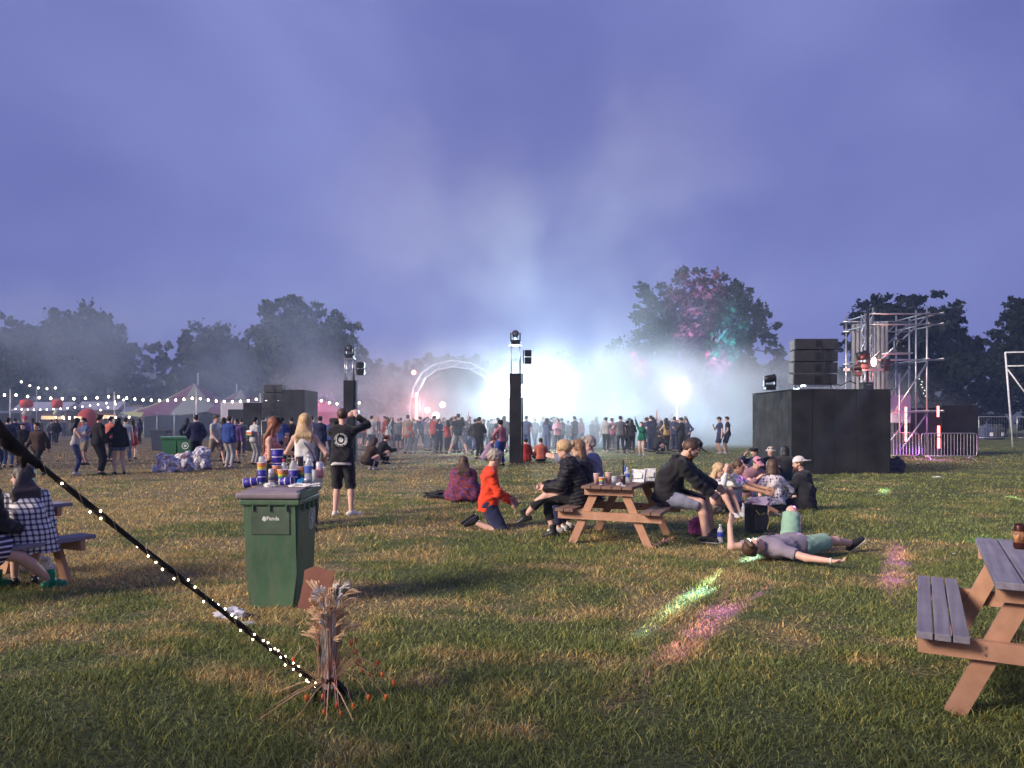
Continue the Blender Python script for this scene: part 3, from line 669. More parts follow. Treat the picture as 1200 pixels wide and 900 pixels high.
    if g('beard'):
        b_ = Field(vox*.8, (.003, 160, 0)); M = np.stack([r, l_, up], 1); b_.ell(at(0, .035, -.070), (.060, .062, .052), .01, M); 
        for sg in (-1, 1): b_.cone(at(sg*.062, .0, -.02), at(sg*.045, .045, -.07), .016, .022, .01)
        b_.cone(at(-.02, .086, -.038), at(.02, .086, -.038), .007, .007, .01)
        b_.ell(at(0, .095, .015), (.07, .05, .045), .006, M, op='s'); parts['beard'] = link('beard', b_.mesh('beard'), g('beard'), root)
    root['_J'] = 0; del root['_J']
    parts['root'] = root; parts['J'] = J; parts['vox'] = vox
    return parts
def face(dx, dy): return math.atan2(-dx, dy)       # heading: the person looks towards world (dx, dy)
# ================================================================ towers, stage, loudspeakers
STEEL = mat('galvanised_steel', (.42, .42, .43), .38, metal=.85, var=.2, scale=6)
ALU = mat('truss_aluminium', (.62, .62, .64), .32, metal=.9, var=.15, scale=5)
BLKPLY = mat('black_painted_ply', (.020, .020, .022), .8, var=.5, scale=1.6, bump=.5, bscale=20, spec=.2)
BLKPLY2 = mat('black_painted_ply_worn', (.026, .026, .029), .85, var=.55, scale=2.4, bump=.5, bscale=20, spec=.12)
BLKM = mat('black_metal', (.018, .018, .020), .45, metal=.3, var=.3)
RUB = mat('black_rubber', (.015, .015, .016), .8)
GLASS = mat('lens_glass', (.10, .11, .13), .08, metal=.2)
def truss(m, a, b, w=.30, seg=.42, r=.022, rb=.010):
    """square lattice truss between two points"""
    a, b = Vector(a), Vector(b); z = (b-a); L = z.length; z.normalize(); x = z.orthogonal().normalized() if abs(z.z) < .9 else Vector((1, 0, 0)); y = z.cross(x).normalized(); x = y.cross(z)
    C = [x*sx*w/2+y*sy*w/2 for sx, sy in ((-1, -1), (1, -1), (1, 1), (-1, 1))]
    for c in C: m.tube([a+c, b+c], r, 6)
    n = max(2, int(L/seg))
    for i in range(n):
        for j in range(4):
            p, q = C[j], C[(j+1) % 4]
            if i % 2: p, q = q, p
            m.tube([a+p+z*L*i/n, a+q+z*L*(i+1)/n], rb, 4, cap=False)
    return m
def moving_head(parent, c, s=1.0, aim=0, glow=None):
    """yoke lamp: base, yoke, head with lens"""
    x, y, z = c
    m = MB(); m.box((x, y, z+.06*s), (.32*s, .26*s, .12*s), bev=.015); m.build('lamp_base', BLKM, parent)
    m = MB(); m.box((x-.17*s, y, z+.27*s), (.05*s, .14*s, .34*s), bev=.012); m.box((x+.17*s, y, z+.27*s), (.05*s, .14*s, .34*s), bev=.012); m.tube([(x-.17*s, y, z+.13*s), (x+.17*s, y, z+.13*s)], .05*s, 8); m.build('yoke', BLKM, parent)
    M = TR(x, y, z+.36*s) @ RZ(aim) @ RX(R(80)); m = MB(); m.lathe((0, 0, 0), [(.02*s, -.2*s), (.10*s, -.18*s), (.125*s, -.05*s), (.12*s, .12*s), (.135*s, .17*s), (.11*s, .18*s)], 14, M); hd = m.build('lamp_head', BLKM, parent)
    m = MB(); m.lathe((0, 0, 0), [(.108*s, .176*s), (.05*s, .186*s), (.001, .188*s)], 14, M); m.build('lens', glow or GLASS, hd)
def blinder(parent, c, aimz=0):
    x, y, z = c; m = MB()
    for k in (0, 1): m.box((x, y, z-k*.27), (.26, .30, .24), aimz, bev=.02)
    m.box((x-.17, y, z-.13), (.04, .06, .5)); o = m.build('flood_lamp', BLKM, parent)
    m = MB()
    for k in (0, 1): m.box((x, y+.155, z-k*.27), (.20, .006, .18), aimz)
    m.build('lens', GLASS, o)
def light_tower(label, px, py, top_box_py, top_truss_py, w, side=1):
    x, d = G(px, py); root = empty('light_tower', (x, d, 0), 0, label, 'light tower', 'light towers round the dance floor')
    zb = CAMH+(HOR-top_box_py)/FPX*d; zt = CAMH+(HOR-top_truss_py)/FPX*d
    m = MB(); m.box((0, 0, zb/2), (w, w, zb), bev=.008); m.build('base_casing', BLKPLY, root)
    m = MB(); m.box((w/2+.035, -.02, zb/2), (.05, w*.8, zb*1.0)); m.build('edge_panel', BLKPLY2, root)
    m = MB(); truss(m, (0, 0, zb+.002), (0, 0, zt), w*.72, .30); m.build('truss', ALU, root)
    m = MB(); m.box((0, 0, zt+.02), (w*.95, w*.95, .03), bev=.005); m.build('top_plate', ALU, root)
    moving_head(root, (0, 0, zt+.037), 1.0, 0)
    for k, zz in enumerate((zb+ (zt-zb)*.72,)): blinder(root, (side*(w/2+.24), 0, zz))
    m = MB(); m.tube([(side*w*.3, -.1, zt), (side*w*.45, -.16, zb+.4), (side*w*.4, -w/2-.015, zb*.7), (side*w*.42, -w/2-.015, .05)], .012, 5); m.build('cable', RUB, root)
    return root
light_tower('tall black light tower in the middle of the picture, hiding a bright stage lamp', 604, 543, 438, 405, .45)
light_tower('black light tower with open lattice top left of the stage arch', 410, 540, 446, 421, .42)
# --- big black loudspeaker platform
bx0, bd = 8.24, 21.72
root = empty('speaker_platform', (bx0+1.45, bd+1.8, 0), 0, 'big black boarded loudspeaker platform on the right', 'platform')
m = MB()
for i, (a, b_) in enumerate(((0, 1.22), (1.225, 2.445))):      # two boards high, the lower seam shows on the side
    pass
m.box((.01, 0, 1.235), (2.88, 3.56, 2.47)); m.build('frame', BLKPLY, root)
m = MB()
for x_, w_ in ((-1.17, .62), (-.54, .62), (.10, .64), (.92, .98)): m.box((x_, -1.79, 1.24), (w_-.004, .022, 2.48))
m.build('front_panel', BLKPLY, root)
m = MB()
for y_, w_ in ((-1.2, 1.2), (0.01, 1.2), (1.2, 1.16)):
    for z_, h_ in ((.6, 1.2), (1.84, 1.25)): m.box((-1.444, y_, z_), (.022, w_-.006, h_-.006))
m.build('side_panel', BLKPLY2, root)
m = MB(); m.box((0, 0, 2.495), (2.95, 3.62, .026)); m.build('deck', BLKPLY2, root)
CAB = mat('speaker_cabinet', (.030, .031, .034), .6, var=.3, scale=5, bump=.3, bscale=80)
def line_array(label, x, y, z0, n, w, h, tilt, group=None, yaw=0):
    for k in range(1): pass
    root = empty('line_array', (x, y, z0), yaw, label, 'loudspeaker', group)
    m = MB(); m.box((0, 0, .05), (w*.9, .5, .05)); 
    for sx in (-.42, .42): m.tube([(sx*w, -.25, .0), (sx*w, -.1, .2)], .025, 6); m.tube([(sx*w, .3, .0), (sx*w, .1, .2)], .025, 6)
    m.box((0, 0, .17), (w*.55, .42, .05)); m.build('stand', STEEL, root)
    off = 0.0
    for k in range(n):
        a = R(tilt*(n-1-k)/max(1, n-1)-tilt*.35); zz = .2+h*(k+.5)
        c = MB(); c.box((0, 0, 0), (w, .5, h*.94), bev=.012); o = c.build('cabinet', CAB, root); o.location = (-.012*(n-k)*1.5, .015*k, zz); o.rotation_euler = (a, 0, -.02)
        g_ = MB(); g_.box((-w/2-.012, 0, 0), (.022, .44, h*.82), bev=.004)
        for q in (-.12, .1): g_.lathe((-w/2-.024, q, 0), [(.05, -.004), (.05, .004)], 10, RY(R(90)))
        s_ = g_.build('rigging_plate', mat('rigging_grey', (.13, .13, .15), .7, var=.4, scale=30), o)
        f_ = MB(); f_.box((0, .252, 0), (w*.94, .012, h*.8)); f_.build('grille', BLKM, o)
        r_ = MB(); r_.box((w*.06, -.252, 0), (.22, .012, h*.6), bev=.003); r_.lathe((w*.06, -.262, .03), [(.012, -.002), (.012, .008)], 8, RX(R(90))); r_.build('connector_panel', BLKM, o)
    m = MB()
    for q in range(4):
        pts = [(w*.05+.04*q+.05*random.uniform(-1, 1), -.30-.02*q, .18+h*n*t/9) for t in range(9)]; m.tube(pts, .009, 5)
    m.tube([(w*.2, -.3, .25), (w*.5, -.35, .16), (w*.72, -.3, .3), (w*.9, -.2, .22)], .016, 5); m.build('cable', RUB, root)
    return root
p = P(955, 457, 23.2)
line_array('stack of four wide black loudspeakers on top of the boarded platform', p.x, 23.2, 2.51, 4, 1.33, .355, 10)
r = empty('stage_lamp', (P(902, 455, 22.4).x, 22.4, 2.51), 0, 'black moving stage lamp on the left end of the boarded platform', 'stage lamp')
moving_head(r, (0, 0, 0), .95, R(90))
r = empty('amplifier_case', (P(1015, 455, 22.2).x, 22.2, 2.51), 0, 'small black case on the right end of the boarded platform', 'case')
m = MB(); m.box((0, 0, .11), (.31, .3, .22), bev=.012); m.build('case_body', CAB, r); m = MB(); m.tube([(-.07, -.16, .14), (-.07, -.19, .14), (.07, -.19, .14), (.07, -.16, .14)], .008, 5); m.build('handle', STEEL, r)
# --- loudspeakers on the left
def black_riser(label, px0, px1, pytop, d, depth):
    x0, x1 = (px0-600)/FPX*d, (px1-600)/FPX*d; h = CAMH+(HOR-pytop)/FPX*d; root = empty('speaker_riser', ((x0+x1)/2, d+depth/2, 0), 0, label, 'platform', 'black boarded risers on the left')
    m = MB(); m.box((0, 0, h/2), (x1-x0, depth, h)); m.build('frame', BLKPLY, root)
    m = MB(); n_ = 2
    for i in range(n_): m.box(((i-.5)*(x1-x0)/n_, -depth/2-.012, h/2), ((x1-x0)/n_-.01, .022, h+.02))
    m.build('front_panel', BLKPLY2, root); return h
hh = black_riser('taller black boarded riser beside the leaning speaker stack', 330, 357, 457, 37, 2.5)
h2 = black_riser('lower black boarded riser on the left of the leaning speaker stack', 285, 316, 472, 38, 2)
line_array('leaning stack of black loudspeakers between the left risers', P(322, 493, 37.6).x, 37.6, 1.6, 4, .95, .40, 14)
m = MB(); x_, y_ = P(322, 493, 37.6).x, 37.6
root = empty('speaker_scaffold', (x_, y_, 0), 0, 'short steel frame under the leaning loudspeaker stack', 'scaffold')
for sx in (-.5, .5):
    for sy in (-.5, .5): m.tube([(sx, sy, 0), (sx, sy, 1.595)], .024, 6)
m.build('leg', STEEL, root); m = MB()
for z_ in (.3, .9, 1.57):
    for s_ in (-.5, .5): m.tube([(-.5, s_, z_), (.5, s_, z_)], .02, 6); m.tube([(s_, -.5, z_), (s_, .5, z_)], .02, 6)
m.build('rail', STEEL, root)
# --- arch stage
D = 52; root = empty('arch_stage', (P(532, 493, D).x, D, 0), 0, 'round arched truss stage glowing red and white in the smoke', 'stage')
ox = root.location.x
def loc(px, py, d=D): q = P(px, py, d); return Vector((q.x-ox, d-D, q.z))
for dy in (0,):
    m = MB(); pts = [loc(483, 520), loc(484, 480), loc(487, 458), loc(496, 440), loc(510, 430), loc(530, 426), loc(552, 429), loc(568, 438), loc(576, 448), loc(581, 475), loc(582, 520)]
    pts = [q+Vector((0, dy, 0)) for q in pts]
    for sgn in (-.22, .22):
        for yy in (-.2, .2):
            cen = Vector((loc(531, 480).x, dy, 1.6)); m.tube([q+(q-cen).normalized()*sgn+Vector((0, yy, 0)) for q in pts], .045, 5)
    for i in range(len(pts)-1):
        a, b_ = pts[i], pts[i+1]; n_ = max(2, int((b_-a).length/.5)); cen = Vector((loc(531, 480).x, dy, 1.6))
        for j in range(n_):
            p0, p1 = a.lerp(b_, j/n_), a.lerp(b_, (j+1)/n_); s0 = .22 if j % 2 else -.22
            for yy in (-.2, .2): m.tube([p0+(p0-cen).normalized()*s0+Vector((0, yy, 0)), p1-(p1-cen).normalized()*s0+Vector((0, yy, 0))], .022, 4, cap=False)
    m.build('truss_arch', ALU, root)
m = MB(); m.box((loc(531, 493).x, 2.0, .5), (6.4, 6, 1.0)); m.build('stage_floor', BLKPLY, root)
m = MB(); cx = loc(531, 480).x; prof = []
arc = [loc(485, 505), loc(488, 458), loc(498, 441), loc(512, 432), loc(530, 428), loc(551, 431), loc(566, 440), loc(575, 450), loc(579, 505)]
for a, b_ in zip(arc, arc[1:]): m.poly([a+Vector((0, .3, 0)), b_+Vector((0, .3, 0)), b_+Vector((0, 5, 0)), a+Vector((0, 5, 0))])
vs = [m.bm.verts.new(q+Vector((0, 5, 0))) for q in arc]; m.bm.faces.new(vs)
bmesh.ops.remove_doubles(m.bm, verts=m.bm.verts, dist=.001); bmesh.ops.solidify(m.bm, geom=m.bm.faces[:], thickness=.05)
m.build('canopy', mat('dark_canvas', (.02, .02, .025), .95, var=.3, scale=1, spec=.05), root)
for px in (490, 578):
    m = MB(); m.box(loc(px, 502)+Vector((0, -.6, 0)), (.9, .9, 1.1), bev=.03); m.box(loc(px, 478)+Vector((0, -.6, 0)), (.7, .7, 1.4), bev=.03); m.build('speaker_cabinet', CAB, root)
m = MB(); m.tube([loc(490.5, 492)+Vector((0, -1.2, 0)), loc(490.5, 461)+Vector((0, -1.2, 0))], .07, 8); m.build('red_tube_lamp', emat('red_tube', (1, .22, .16), 9), root)
for px, py, rr in ((517, 474, .22), (499, 480.5, .20), (509, 487, .26)):
    m = MB(); q = loc(px, py)+Vector((0, 1, 0)); bmesh.ops.create_uvsphere(m.bm, u_segments=14, v_segments=8, radius=rr); bmesh.ops.transform(m.bm, matrix=TR(q), verts=m.bm.verts); m.build('lantern', emat('warm_lantern', (1, .62, .42), 5), root)
for px, py in ((486, 437),):
    m = MB(); q = loc(px, py)+Vector((0, -.4, 0)); m.lathe(q, [(.05, -.12), (.16, -.1), (.17, .1)], 12, RX(R(90))); h_ = m.build('par_lamp', BLKM, root)
    m = MB(); m.lathe(q, [(.15, .10), (.001, .12)], 12, RX(R(90))); m.build('lens', emat('red_lens', (1, .25, .25), 14), h_)
# white floodlight on a mast, its light is the glare over the right part of the crowd
x, d = P(793, 493, 44).x, 44
root = empty('floodlight_mast', (x, d, 0), 0, 'blazing white floodlight on a thin mast right of the stage smoke', 'floodlight')
zt = P(793, 460, 44).z
m = MB(); m.tube([(0, 0, 0), (0, 0, zt)], .05, 8); m.build('mast', STEEL, root)
for a in range(3): m = MB(); m.tube([(0, 0, .9), (math.cos(a*2.1)*.7, math.sin(a*2.1)*.7, .02)], .025, 6); m.build('leg', STEEL, root)
m = MB(); m.box((0, 0, zt+.1), (.62, .16, .5), bev=.02); h_ = m.build('lamp_housing', BLKM, root)
m = MB(); m.box((0, -.085, zt+.1), (.54, .012, .42)); m.build('lens', emat('flood_glass', (.95, .97, 1), 60), h_)
m = MB(); m.tube([(0, -.07, .3), (0, -.07, zt-.5)], .035, 6); m.build('pink_tube_lamp', emat('pink_tube', (1, .55, .6), 5), root)
FL = Vector((x, d-.35, zt+.1))
# second bright lamp: hidden behind the centre tower
x, d = P(607, 493, 42).x, 42
root = empty('floodlight_mast', (x, d, 0), 0, 'blinding blue white floodlight half hidden behind the tall centre light tower', 'floodlight')
zt = P(606, 458, 42).z
m = MB(); m.tube([(0, 0, 0), (0, 0, zt)], .05, 8); m.build('mast', STEEL, root)
for a in range(3): m = MB(); m.tube([(0, 0, .9), (math.cos(a*2.1)*.7, math.sin(a*2.1)*.7, .02)], .025, 6); m.build('leg', STEEL, root)
m = MB(); m.box((-.2, 0, zt), (1.3, .16, .8), bev=.02); h_ = m.build('lamp_housing', BLKM, root)
m = MB(); m.box((-.2, -.085, zt), (1.2, .012, .7)); m.build('lens', emat('flood_glass2', (.80, .93, 1), 40), h_)
# small white marquee in the smoke
root = empty('small_marquee', (P(741, 493, 58).x, 58, 0), 0, 'small white peaked marquee in the smoke behind the crowd', 'marquee')
m = MB(); WHT = mat('white_canvas', (.72, .72, .72), .8, var=.1, scale=.8)
for k in range(4):
    c4 = [(-2.0, -2), (2.0, -2), (2.0, 2), (-2.0, 2)]; a, b_ = c4[k], c4[(k+1) % 4]; m.poly([(a[0], a[1], 2.3), (b_[0], b_[1], 2.3), (b_[0]*.3, b_[1]*.3, 3.1), (a[0]*.3, a[1]*.3, 3.1)]); m.poly([(a[0]*.3, a[1]*.3, 3.1), (b_[0]*.3, b_[1]*.3, 3.1), (0, 0, 3.9)]); m.poly([(a[0], a[1], 2.3), (b_[0], b_[1], 2.3), (b_[0], b_[1], 2.0), (a[0], a[1], 2.0)])
m.build('roof', WHT, root)
for sx in (-1.96, 1.96):
    for sy in (-1.96, 1.96): m = MB(); m.tube([(sx, sy, 0), (sx, sy, 2.3)], .04, 6); m.build('pole', STEEL, root)
# --- scaffold tower on the right
D = 31.5; x0 = P(1017, 493, D).x; x1 = P(1103, 493, D).x; H_ = P(0, 362, D).z
root = empty('scaffold_tower', ((x0+x1)/2, D+1, 0), 0, 'tall open scaffold tower with white curtain and red lights', 'scaffold')
hw = (x1-x0)/2-.12; up = [(-hw, -1.2), (-hw, 1.3), (hw-.6, -1.2), (hw-.3, .2), (hw, 1.3), (hw-.6, 1.3), (-hw+1.0, 1.4), (-hw+1.1, -1.25)]
for i, (a, b_) in enumerate(up):
    m = MB(); zt = H_ if i not in (6, 7) else H_*.56; m.tube([(a, b_, 0), (a, b_, zt+random.uniform(-.05, .15))], .038, 6); m.lathe((a, b_, 0), [(.09, 0), (.09, .012)], 8); m.build('standard', STEEL, root)
for z_ in (1.95, 4.15, H_-.25, H_-.7):
    for yy in (-1.2, 1.3): m = MB(); m.tube([(-hw-.15, yy-.05, z_), (hw+.1, yy-.05, z_)], .036, 6); m.build('ledger', STEEL, root)
    for xx in (-hw, hw-.6, hw): m = MB(); m.tube([(xx+.05, -1.3, z_+.06), (xx+.05, 1.4, z_+.06)], .028, 6); m.build('ledger', STEEL, root)
for yy, dz in ((-1.24, 0), (.1, -.1), (1.26, 0)):
    for a, b_ in (((-hw+.1, yy, 3.95+dz), (hw-.62, yy, H_-.35+dz)), ((-hw+.9, yy, 1.95+dz), (hw-.6, yy, 4.05+dz)), ((-hw+1.1, yy, .25), (hw-.6, yy, 1.9))): m = MB(); m.tube([a, b_], .036, 6); m.build('brace', STEEL, root)
# lattice truss column, white curtain
m = MB(); truss(m, (-hw-.1, -.9, .05), (-hw-.1, -.9, H_-.2), .34, .38, .025, .012); m.build('truss_column', ALU, root)
m = MB(); n_ = 40
rows = [(0, 2.55), (1, H_-.35)]
pv_ = None
for i in range(n_+1):
    t = i/n_; px_ = -hw+.06+1.15*t; py_ = 1.0-1.2*t+.09*math.sin(i*1.45)+.04*math.sin(i*3.1)
    cur = (m.bm.verts.new((px_, py_, 2.5)), m.bm.verts.new((px_, py_*.9+.05, H_-.4)))
    if pv_: f = m.bm.faces.new((pv_[0], cur[0], cur[1], pv_[1])); f.smooth = True
    pv_ = cur
bmesh.ops.solidify(m.bm, geom=m.bm.faces[:], thickness=.01)
m.build('curtain', mat('white_cloth', (.40, .40, .44), .85, var=.15, scale=3, bump=.3, bscale=12), root)
m = MB(); m.box((-hw-.27, -1.3, H_*.72), (.05, .14, H_*.56)); m.build('dark_banner', mat('dark_canvas', (.05, .05, .06), .9), root)
m = MB()
m.tube([(hw+.05, 1.2, 4.0), (hw+.2, 1.0, 3.2), (hw+.38, .9, 2.6), (hw+.9, .9, 2.45), (hw+1.4, .9, 2.5)], .02, 5); m.build('cable', RUB, root)
RT = emat('red_led', (1, .16, .14), 7)
def tube_lamp(px, py0, py1, d, parent, n_=5, w=.07):
    for i in range(n_):
        m = MB(); a = P(px, py0+(py1-py0)*i/n_, d); b_ = P(px, py0+(py1-py0)*(i+.88)/n_, d); o = parent.location
        m.box(((a.x-o.x), d-o.y, (a.z+b_.z)/2), (w, .05, abs(a.z-b_.z)), bev=.008); m.build('red_light_bar', RT, parent)
tube_lamp(1061.5, 477, 518, 30.6, root, 6); tube_lamp(1099.3, 476, 490, 30.2, root, 1); tube_lamp(1100, 499, 527, 30.2, root, 2, .085)
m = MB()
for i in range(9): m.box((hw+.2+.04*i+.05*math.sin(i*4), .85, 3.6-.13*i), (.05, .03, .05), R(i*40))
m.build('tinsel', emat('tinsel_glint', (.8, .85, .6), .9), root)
# moving heads at the tower's left side
MHP = P(1000, 424, 31.0); OX = root.location
moving_head(root, (P(1010, 420, 31).x-OX.x, -1.5, P(0, 432, 31).z), 1.5, R(120))
moving_head(root, (P(1003, 440, 31).x-OX.x, -1.6, P(0, 441, 31).z), 1.0, R(60))
blinder(root, (P(1038, 424, 31).x-OX.x, -1.5, P(0, 424, 31).z))
m = MB(); q = P(1024, 424, 30.4); bmesh.ops.create_uvsphere(m.bm, u_segments=12, v_segments=8, radius=.13); bmesh.ops.transform(m.bm, matrix=TR(q.x-OX.x, q.y-OX.y, q.z) @ Matrix.Diagonal((.8, .8, 1.5, 1)), verts=m.bm.verts); m.build('red_lamp', emat('red_lens2', (1, .3, .25), 14), root)
moving_head(root, (15.6-OX.x, 29.75-OX.y, 4.35), 1.1, R(150))  # lamp head and shelf added as the unseen source of the ground beams
m = MB(); m.box((15.6-OX.x, 29.9-OX.y, 4.3), (1.0, .5, .05)); m.build('added_lamp_shelf', STEEL, root)
m = MB(); m.box((P(1010, 493, 31).x-OX.x+.2, -1.5, 3.72), (1.9, .1, .1)); m.build('lamp_bar', STEEL, root)
# white cabinet, grey booth and black wall behind
root = empty('control_booth', (P(1080, 493, 34).x, 34, 0), 0, 'dark panelled booth with white box on top behind the scaffold tower', 'booth')
BO = root.location.x; DR = mat('grey_purple_panel', (.10, .085, .10), .6, var=.2, scale=1)
m = MB(); m.box((0, .8, 1.05), (P(1103, 493, 34).x-P(1058, 493, 34).x+.8, 1.6, 2.1)); m.build('wall', DR, root)
m = MB(); m.box((P(1108, 0, 34).x-BO, .7, 2.13), (3.0, 2, .05)); m.build('roof', BLKPLY, root)
m = MB(); m.box((P(1058, 0, 33).x-BO, -.6, 2.1), (.9, .5, 1.25), bev=.03); m.build('white_box', mat('white_plastic', (.65, .66, .70), .5, var=.08), root)
x0, x1 = P(1104, 493, 33.5).x, P(1146, 493, 33.5).x
root = empty('black_wall', ((x0+x1)/2, 33.5, 0), 0, 'black hoarding standing behind the crowd barriers on the right', 'hoarding')
m = MB(); hB = P(0, 475, 33.5).z
for i in range(2): m.box((-(x1-x0)/4+(x1-x0)/2*i, 0, hB/2), ((x1-x0)/2-.01, .03, hB))
m.build('board', BLKPLY, root)
for sx in (-.6, .6): m = MB(); m.beam((sx, .03, hB*.9), (sx, 1.1, .02), .06, .04); m.build('prop', mat('raw_timber', (.24, .15, .09), .8), root)
# crowd barriers
def barrier(label, xa, xb, y, yaw=0):
    w = xb-xa; root = empty('crowd_barrier', ((xa+xb)/2, y, 0), yaw, label, 'barrier', 'steel crowd barriers')
    m = MB(); h = 1.08; r = .12; z0 = .16
    pts = [(-w/2+r, 0, z0), (w/2-r, 0, z0), (w/2-.03, 0, z0+.03), (w/2, 0, z0+r), (w/2, 0, h-r), (w/2-.03, 0, h-.03), (w/2-r, 0, h), (-w/2+r, 0, h), (-w/2+.03, 0, h-.03), (-w/2, 0, h-r), (-w/2, 0, z0+r), (-w/2+.03, 0, z0+.03), (-w/2+r, 0, z0)]
    m.tube(pts, .019, 6); m.build('frame', STEEL, root)
    m = MB(); n_ = int(w/.125)
    for i in range(1, n_): m.tube([(-w/2+w*i/n_, 0, z0), (-w/2+w*i/n_, 0, h)], .0085, 5, cap=False)
    m.build('bar', STEEL, root)
    for sx in (-w/2+.25, w/2-.25): m = MB(); m.tube([(sx, 0, z0), (sx, -.25, .02), (sx, -.30, .02)], .018, 6); m.tube([(sx, 0, z0), (sx, .25, .02), (sx, .30, .02)], .018, 6); m.build('foot', STEEL, root)
xa = P(1044, 0, 30.2).x
barrier('crowd barrier beside the black platform, left end hidden behind it', P(1036, 0, 30.2).x, P(1077, 0, 30.2).x, 30.2)
barrier('crowd barrier on the right standing in purple light before the hoarding', P(1080, 0, 29.6).x, P(1145, 0, 29.6).x, 29.6)
# open field fence and the bare frame at the right edge
root = empty('fence_panel', (P(1165, 0, 58).x, 58, 0), 0, 'low steel fence panel far right behind the hoarding', 'fence', 'distant fence panels')
w = 2.4
m = MB(); m.tube([(-w/2, 0, 0), (-w/2, 0, 1.9), (w/2-.2, 0, 1.9), (w/2, 0, 1.7), (w/2, 0, 0)], .04, 6); m.tube([(-w/2, 0, .25), (w/2, 0, .25)], .03, 6); m.build('frame', STEEL, root)
m = MB()
for i in range(1, 12): m.tube([(-w/2+w*i/12, 0, .25), (-w/2+w*i/12, 0, 1.88)], .006, 4)
m.build('mesh', STEEL, root)
c = copy_tree(root); c.location.x += 3.0; c['label'] = 'fence panel at the right border behind the bare frame'
c = copy_tree(root); c.location.x -= 2.7; c['label'] = 'fence panel whose left end meets the black hoarding'
D = 44; root = empty('goal_frame', (P(1196, 0, D).x, D, 0), 0, 'bare white pole frame cut by the right edge of the photo', 'frame')
m = MB(); a, b_ = P(1178, 413, D), P(1187, 515, D); o = root.location
q = lambda px, py: Vector((P(px, py, D).x-o.x, 0, max(0, P(px, py, D).z)))
PW = mat('white_pole', (.6, .6, .62), .5)
m.tube([q(1178, 413), q(1187, 524)], .05, 8); m.tube([q(1215, 413), q(1224, 524)], .05, 8); m.build('upright', PW, root)
m = MB(); m.tube([q(1178, 413), q(1240, 412)], .04, 6); m.tube([q(1180, 429), q(1240, 428)], .04, 6); m.build('crossbar', PW, root)
m = MB(); m.tube([q(1181, 433), q(1216, 480)], .04, 6); m.build('brace', PW, root)
for i, (px, py, col) in enumerate(((1156, 503, (.05, .06, .12)), (1168, 502, (.04, .04, .05)))):
    root = empty('equipment_pile', (P(px, 0, 62).x, 62, 0), .3*i, ['bluish covered equipment behind the far fence panel', 'dark covered equipment behind the far fence panel'][i], 'equipment')
    m = MB(); m.box((0, 0, .5), (1.0, .8, 1.0), bev=.12); m.box((.1, 0, 1.1), (.6, .5, .35), bev=.1); m.build('cover', cloth('tarp_%d' % i, col, bump=.8, bscale=5), root); m = MB(); m.box((.15, -.42, .45), (.25, .03, .3)); m.build('white_label', WHT, root)

# ================================================================ festoon lights, marquee and stalls on the left
BULB = emat('festoon_bulb', (1, .80, .55), 16); POLE = mat('pale_pole', (.5, .5, .5), .5); CORD = RUB
def pole(label, px, py, d, ytop, r=.04):
    root = empty('festoon_pole', (P(px, 0, d).x, d, 0), 0, label, 'pole', 'poles of the festoon lights'); zt = P(px, ytop, d).z
    m = MB(); m.tube([(0, 0, 0), (0, 0, zt)], [r, r*.8], 8); m.build('shaft', POLE, root); m = MB(); m.lathe((0, 0, 0), [(.16, 0), (.16, .03), (.05, .05)], 10); m.build('foot', STEEL, root)
    m = MB(); m.lathe((0, 0, zt), [(r*.8, 0), (r*1.3, .01), (r*1.3, .05), (.001, .07)], 8); m.build('cap', STEEL, root)
def festoon(label, a, b_, n_, sag, rb=.062, mt=None, c_group='festoon light strings'):
    a, b_ = Vector(a), Vector(b_); root = empty('festoon_string', a, 0, label, 'string lights', c_group); f = lambda t: (b_-a)*t-Vector((0, 0, sag*4*t*(1-t)))
    m = MB(); m.tube([f(i/24) for i in range(25)], .012, 4); m.build('cord', CORD, root)
    for i in range(n_):
        q = f((i+.5)/n_)
        m = MB(); m.lathe(q, [(.025, -.01), (.03, -.07), (.02, -.09)], 6); s_ = m.build('lamp_socket', CORD, root) if False else None; m.bm.free() if s_ is None else None
        m = MB(); m.lathe(q, [(.02, -.04), (rb*.7, -.07), (rb, -.07-rb*.8), (rb*.8, -.07-rb*1.6), (.001, -.07-rb*2)], 8); m.build('bulb', mt or BULB, root)
D = 47
for lb, px, yt in (('festoon pole far left above the leaning guy rope', 12, 457), ('festoon pole left of the striped marquee', 134, 460), ('festoon pole in front of the striped marquee', 230, 455), ('festoon pole behind the black riser', 305, 462)): pole(lb, px, 493, D, yt)
xs4 = [-110, 12, 134, 230, 305, 372, 425]; ns = (9, 9, 10, 8, 5, 6)
names = ['string of lights running out of the left border', 'row of warm bulbs between the two leftmost poles', 'row of warm bulbs left of the marquee peak', 'row of warm bulbs crossing the marquee right half', 'short row of bulbs just left of the leaning speakers', 'short row of bulbs left of the lattice light tower']
ys7 = [458, 460, 462, 464, 465, 466, 469]
for i in range(6):
    a, b_ = P(xs4[i], ys7[i], D), P(xs4[i+1], ys7[i+1], D+(3 if i > 3 else 0)); festoon(names[i], a, b_, ns[i], .22)
pole('thin festoon pole at the far stalls, near the red dome tent', 146, 493, 62, 468, .03); pole('thin festoon pole at the far stalls, between the hanging lanterns', 43, 493, 62, 455, .03)
BS = emat('festoon_bulb_far', (1, .86, .68), 9)
festoon('upper string of small bulbs sloping down to the far stalls', P(150, 466, 60), P(15, 478, 75), 16, .35, .06, BS)
festoon('lower string of small bulbs above the far stalls', P(140, 470, 62), P(60, 492, 80), 11, .3, .07, BS)
festoon('string of bulbs along the eaves of the far food stalls', P(62, 486.5, 72), P(155, 486.5, 72), 12, .12, .10, BS)
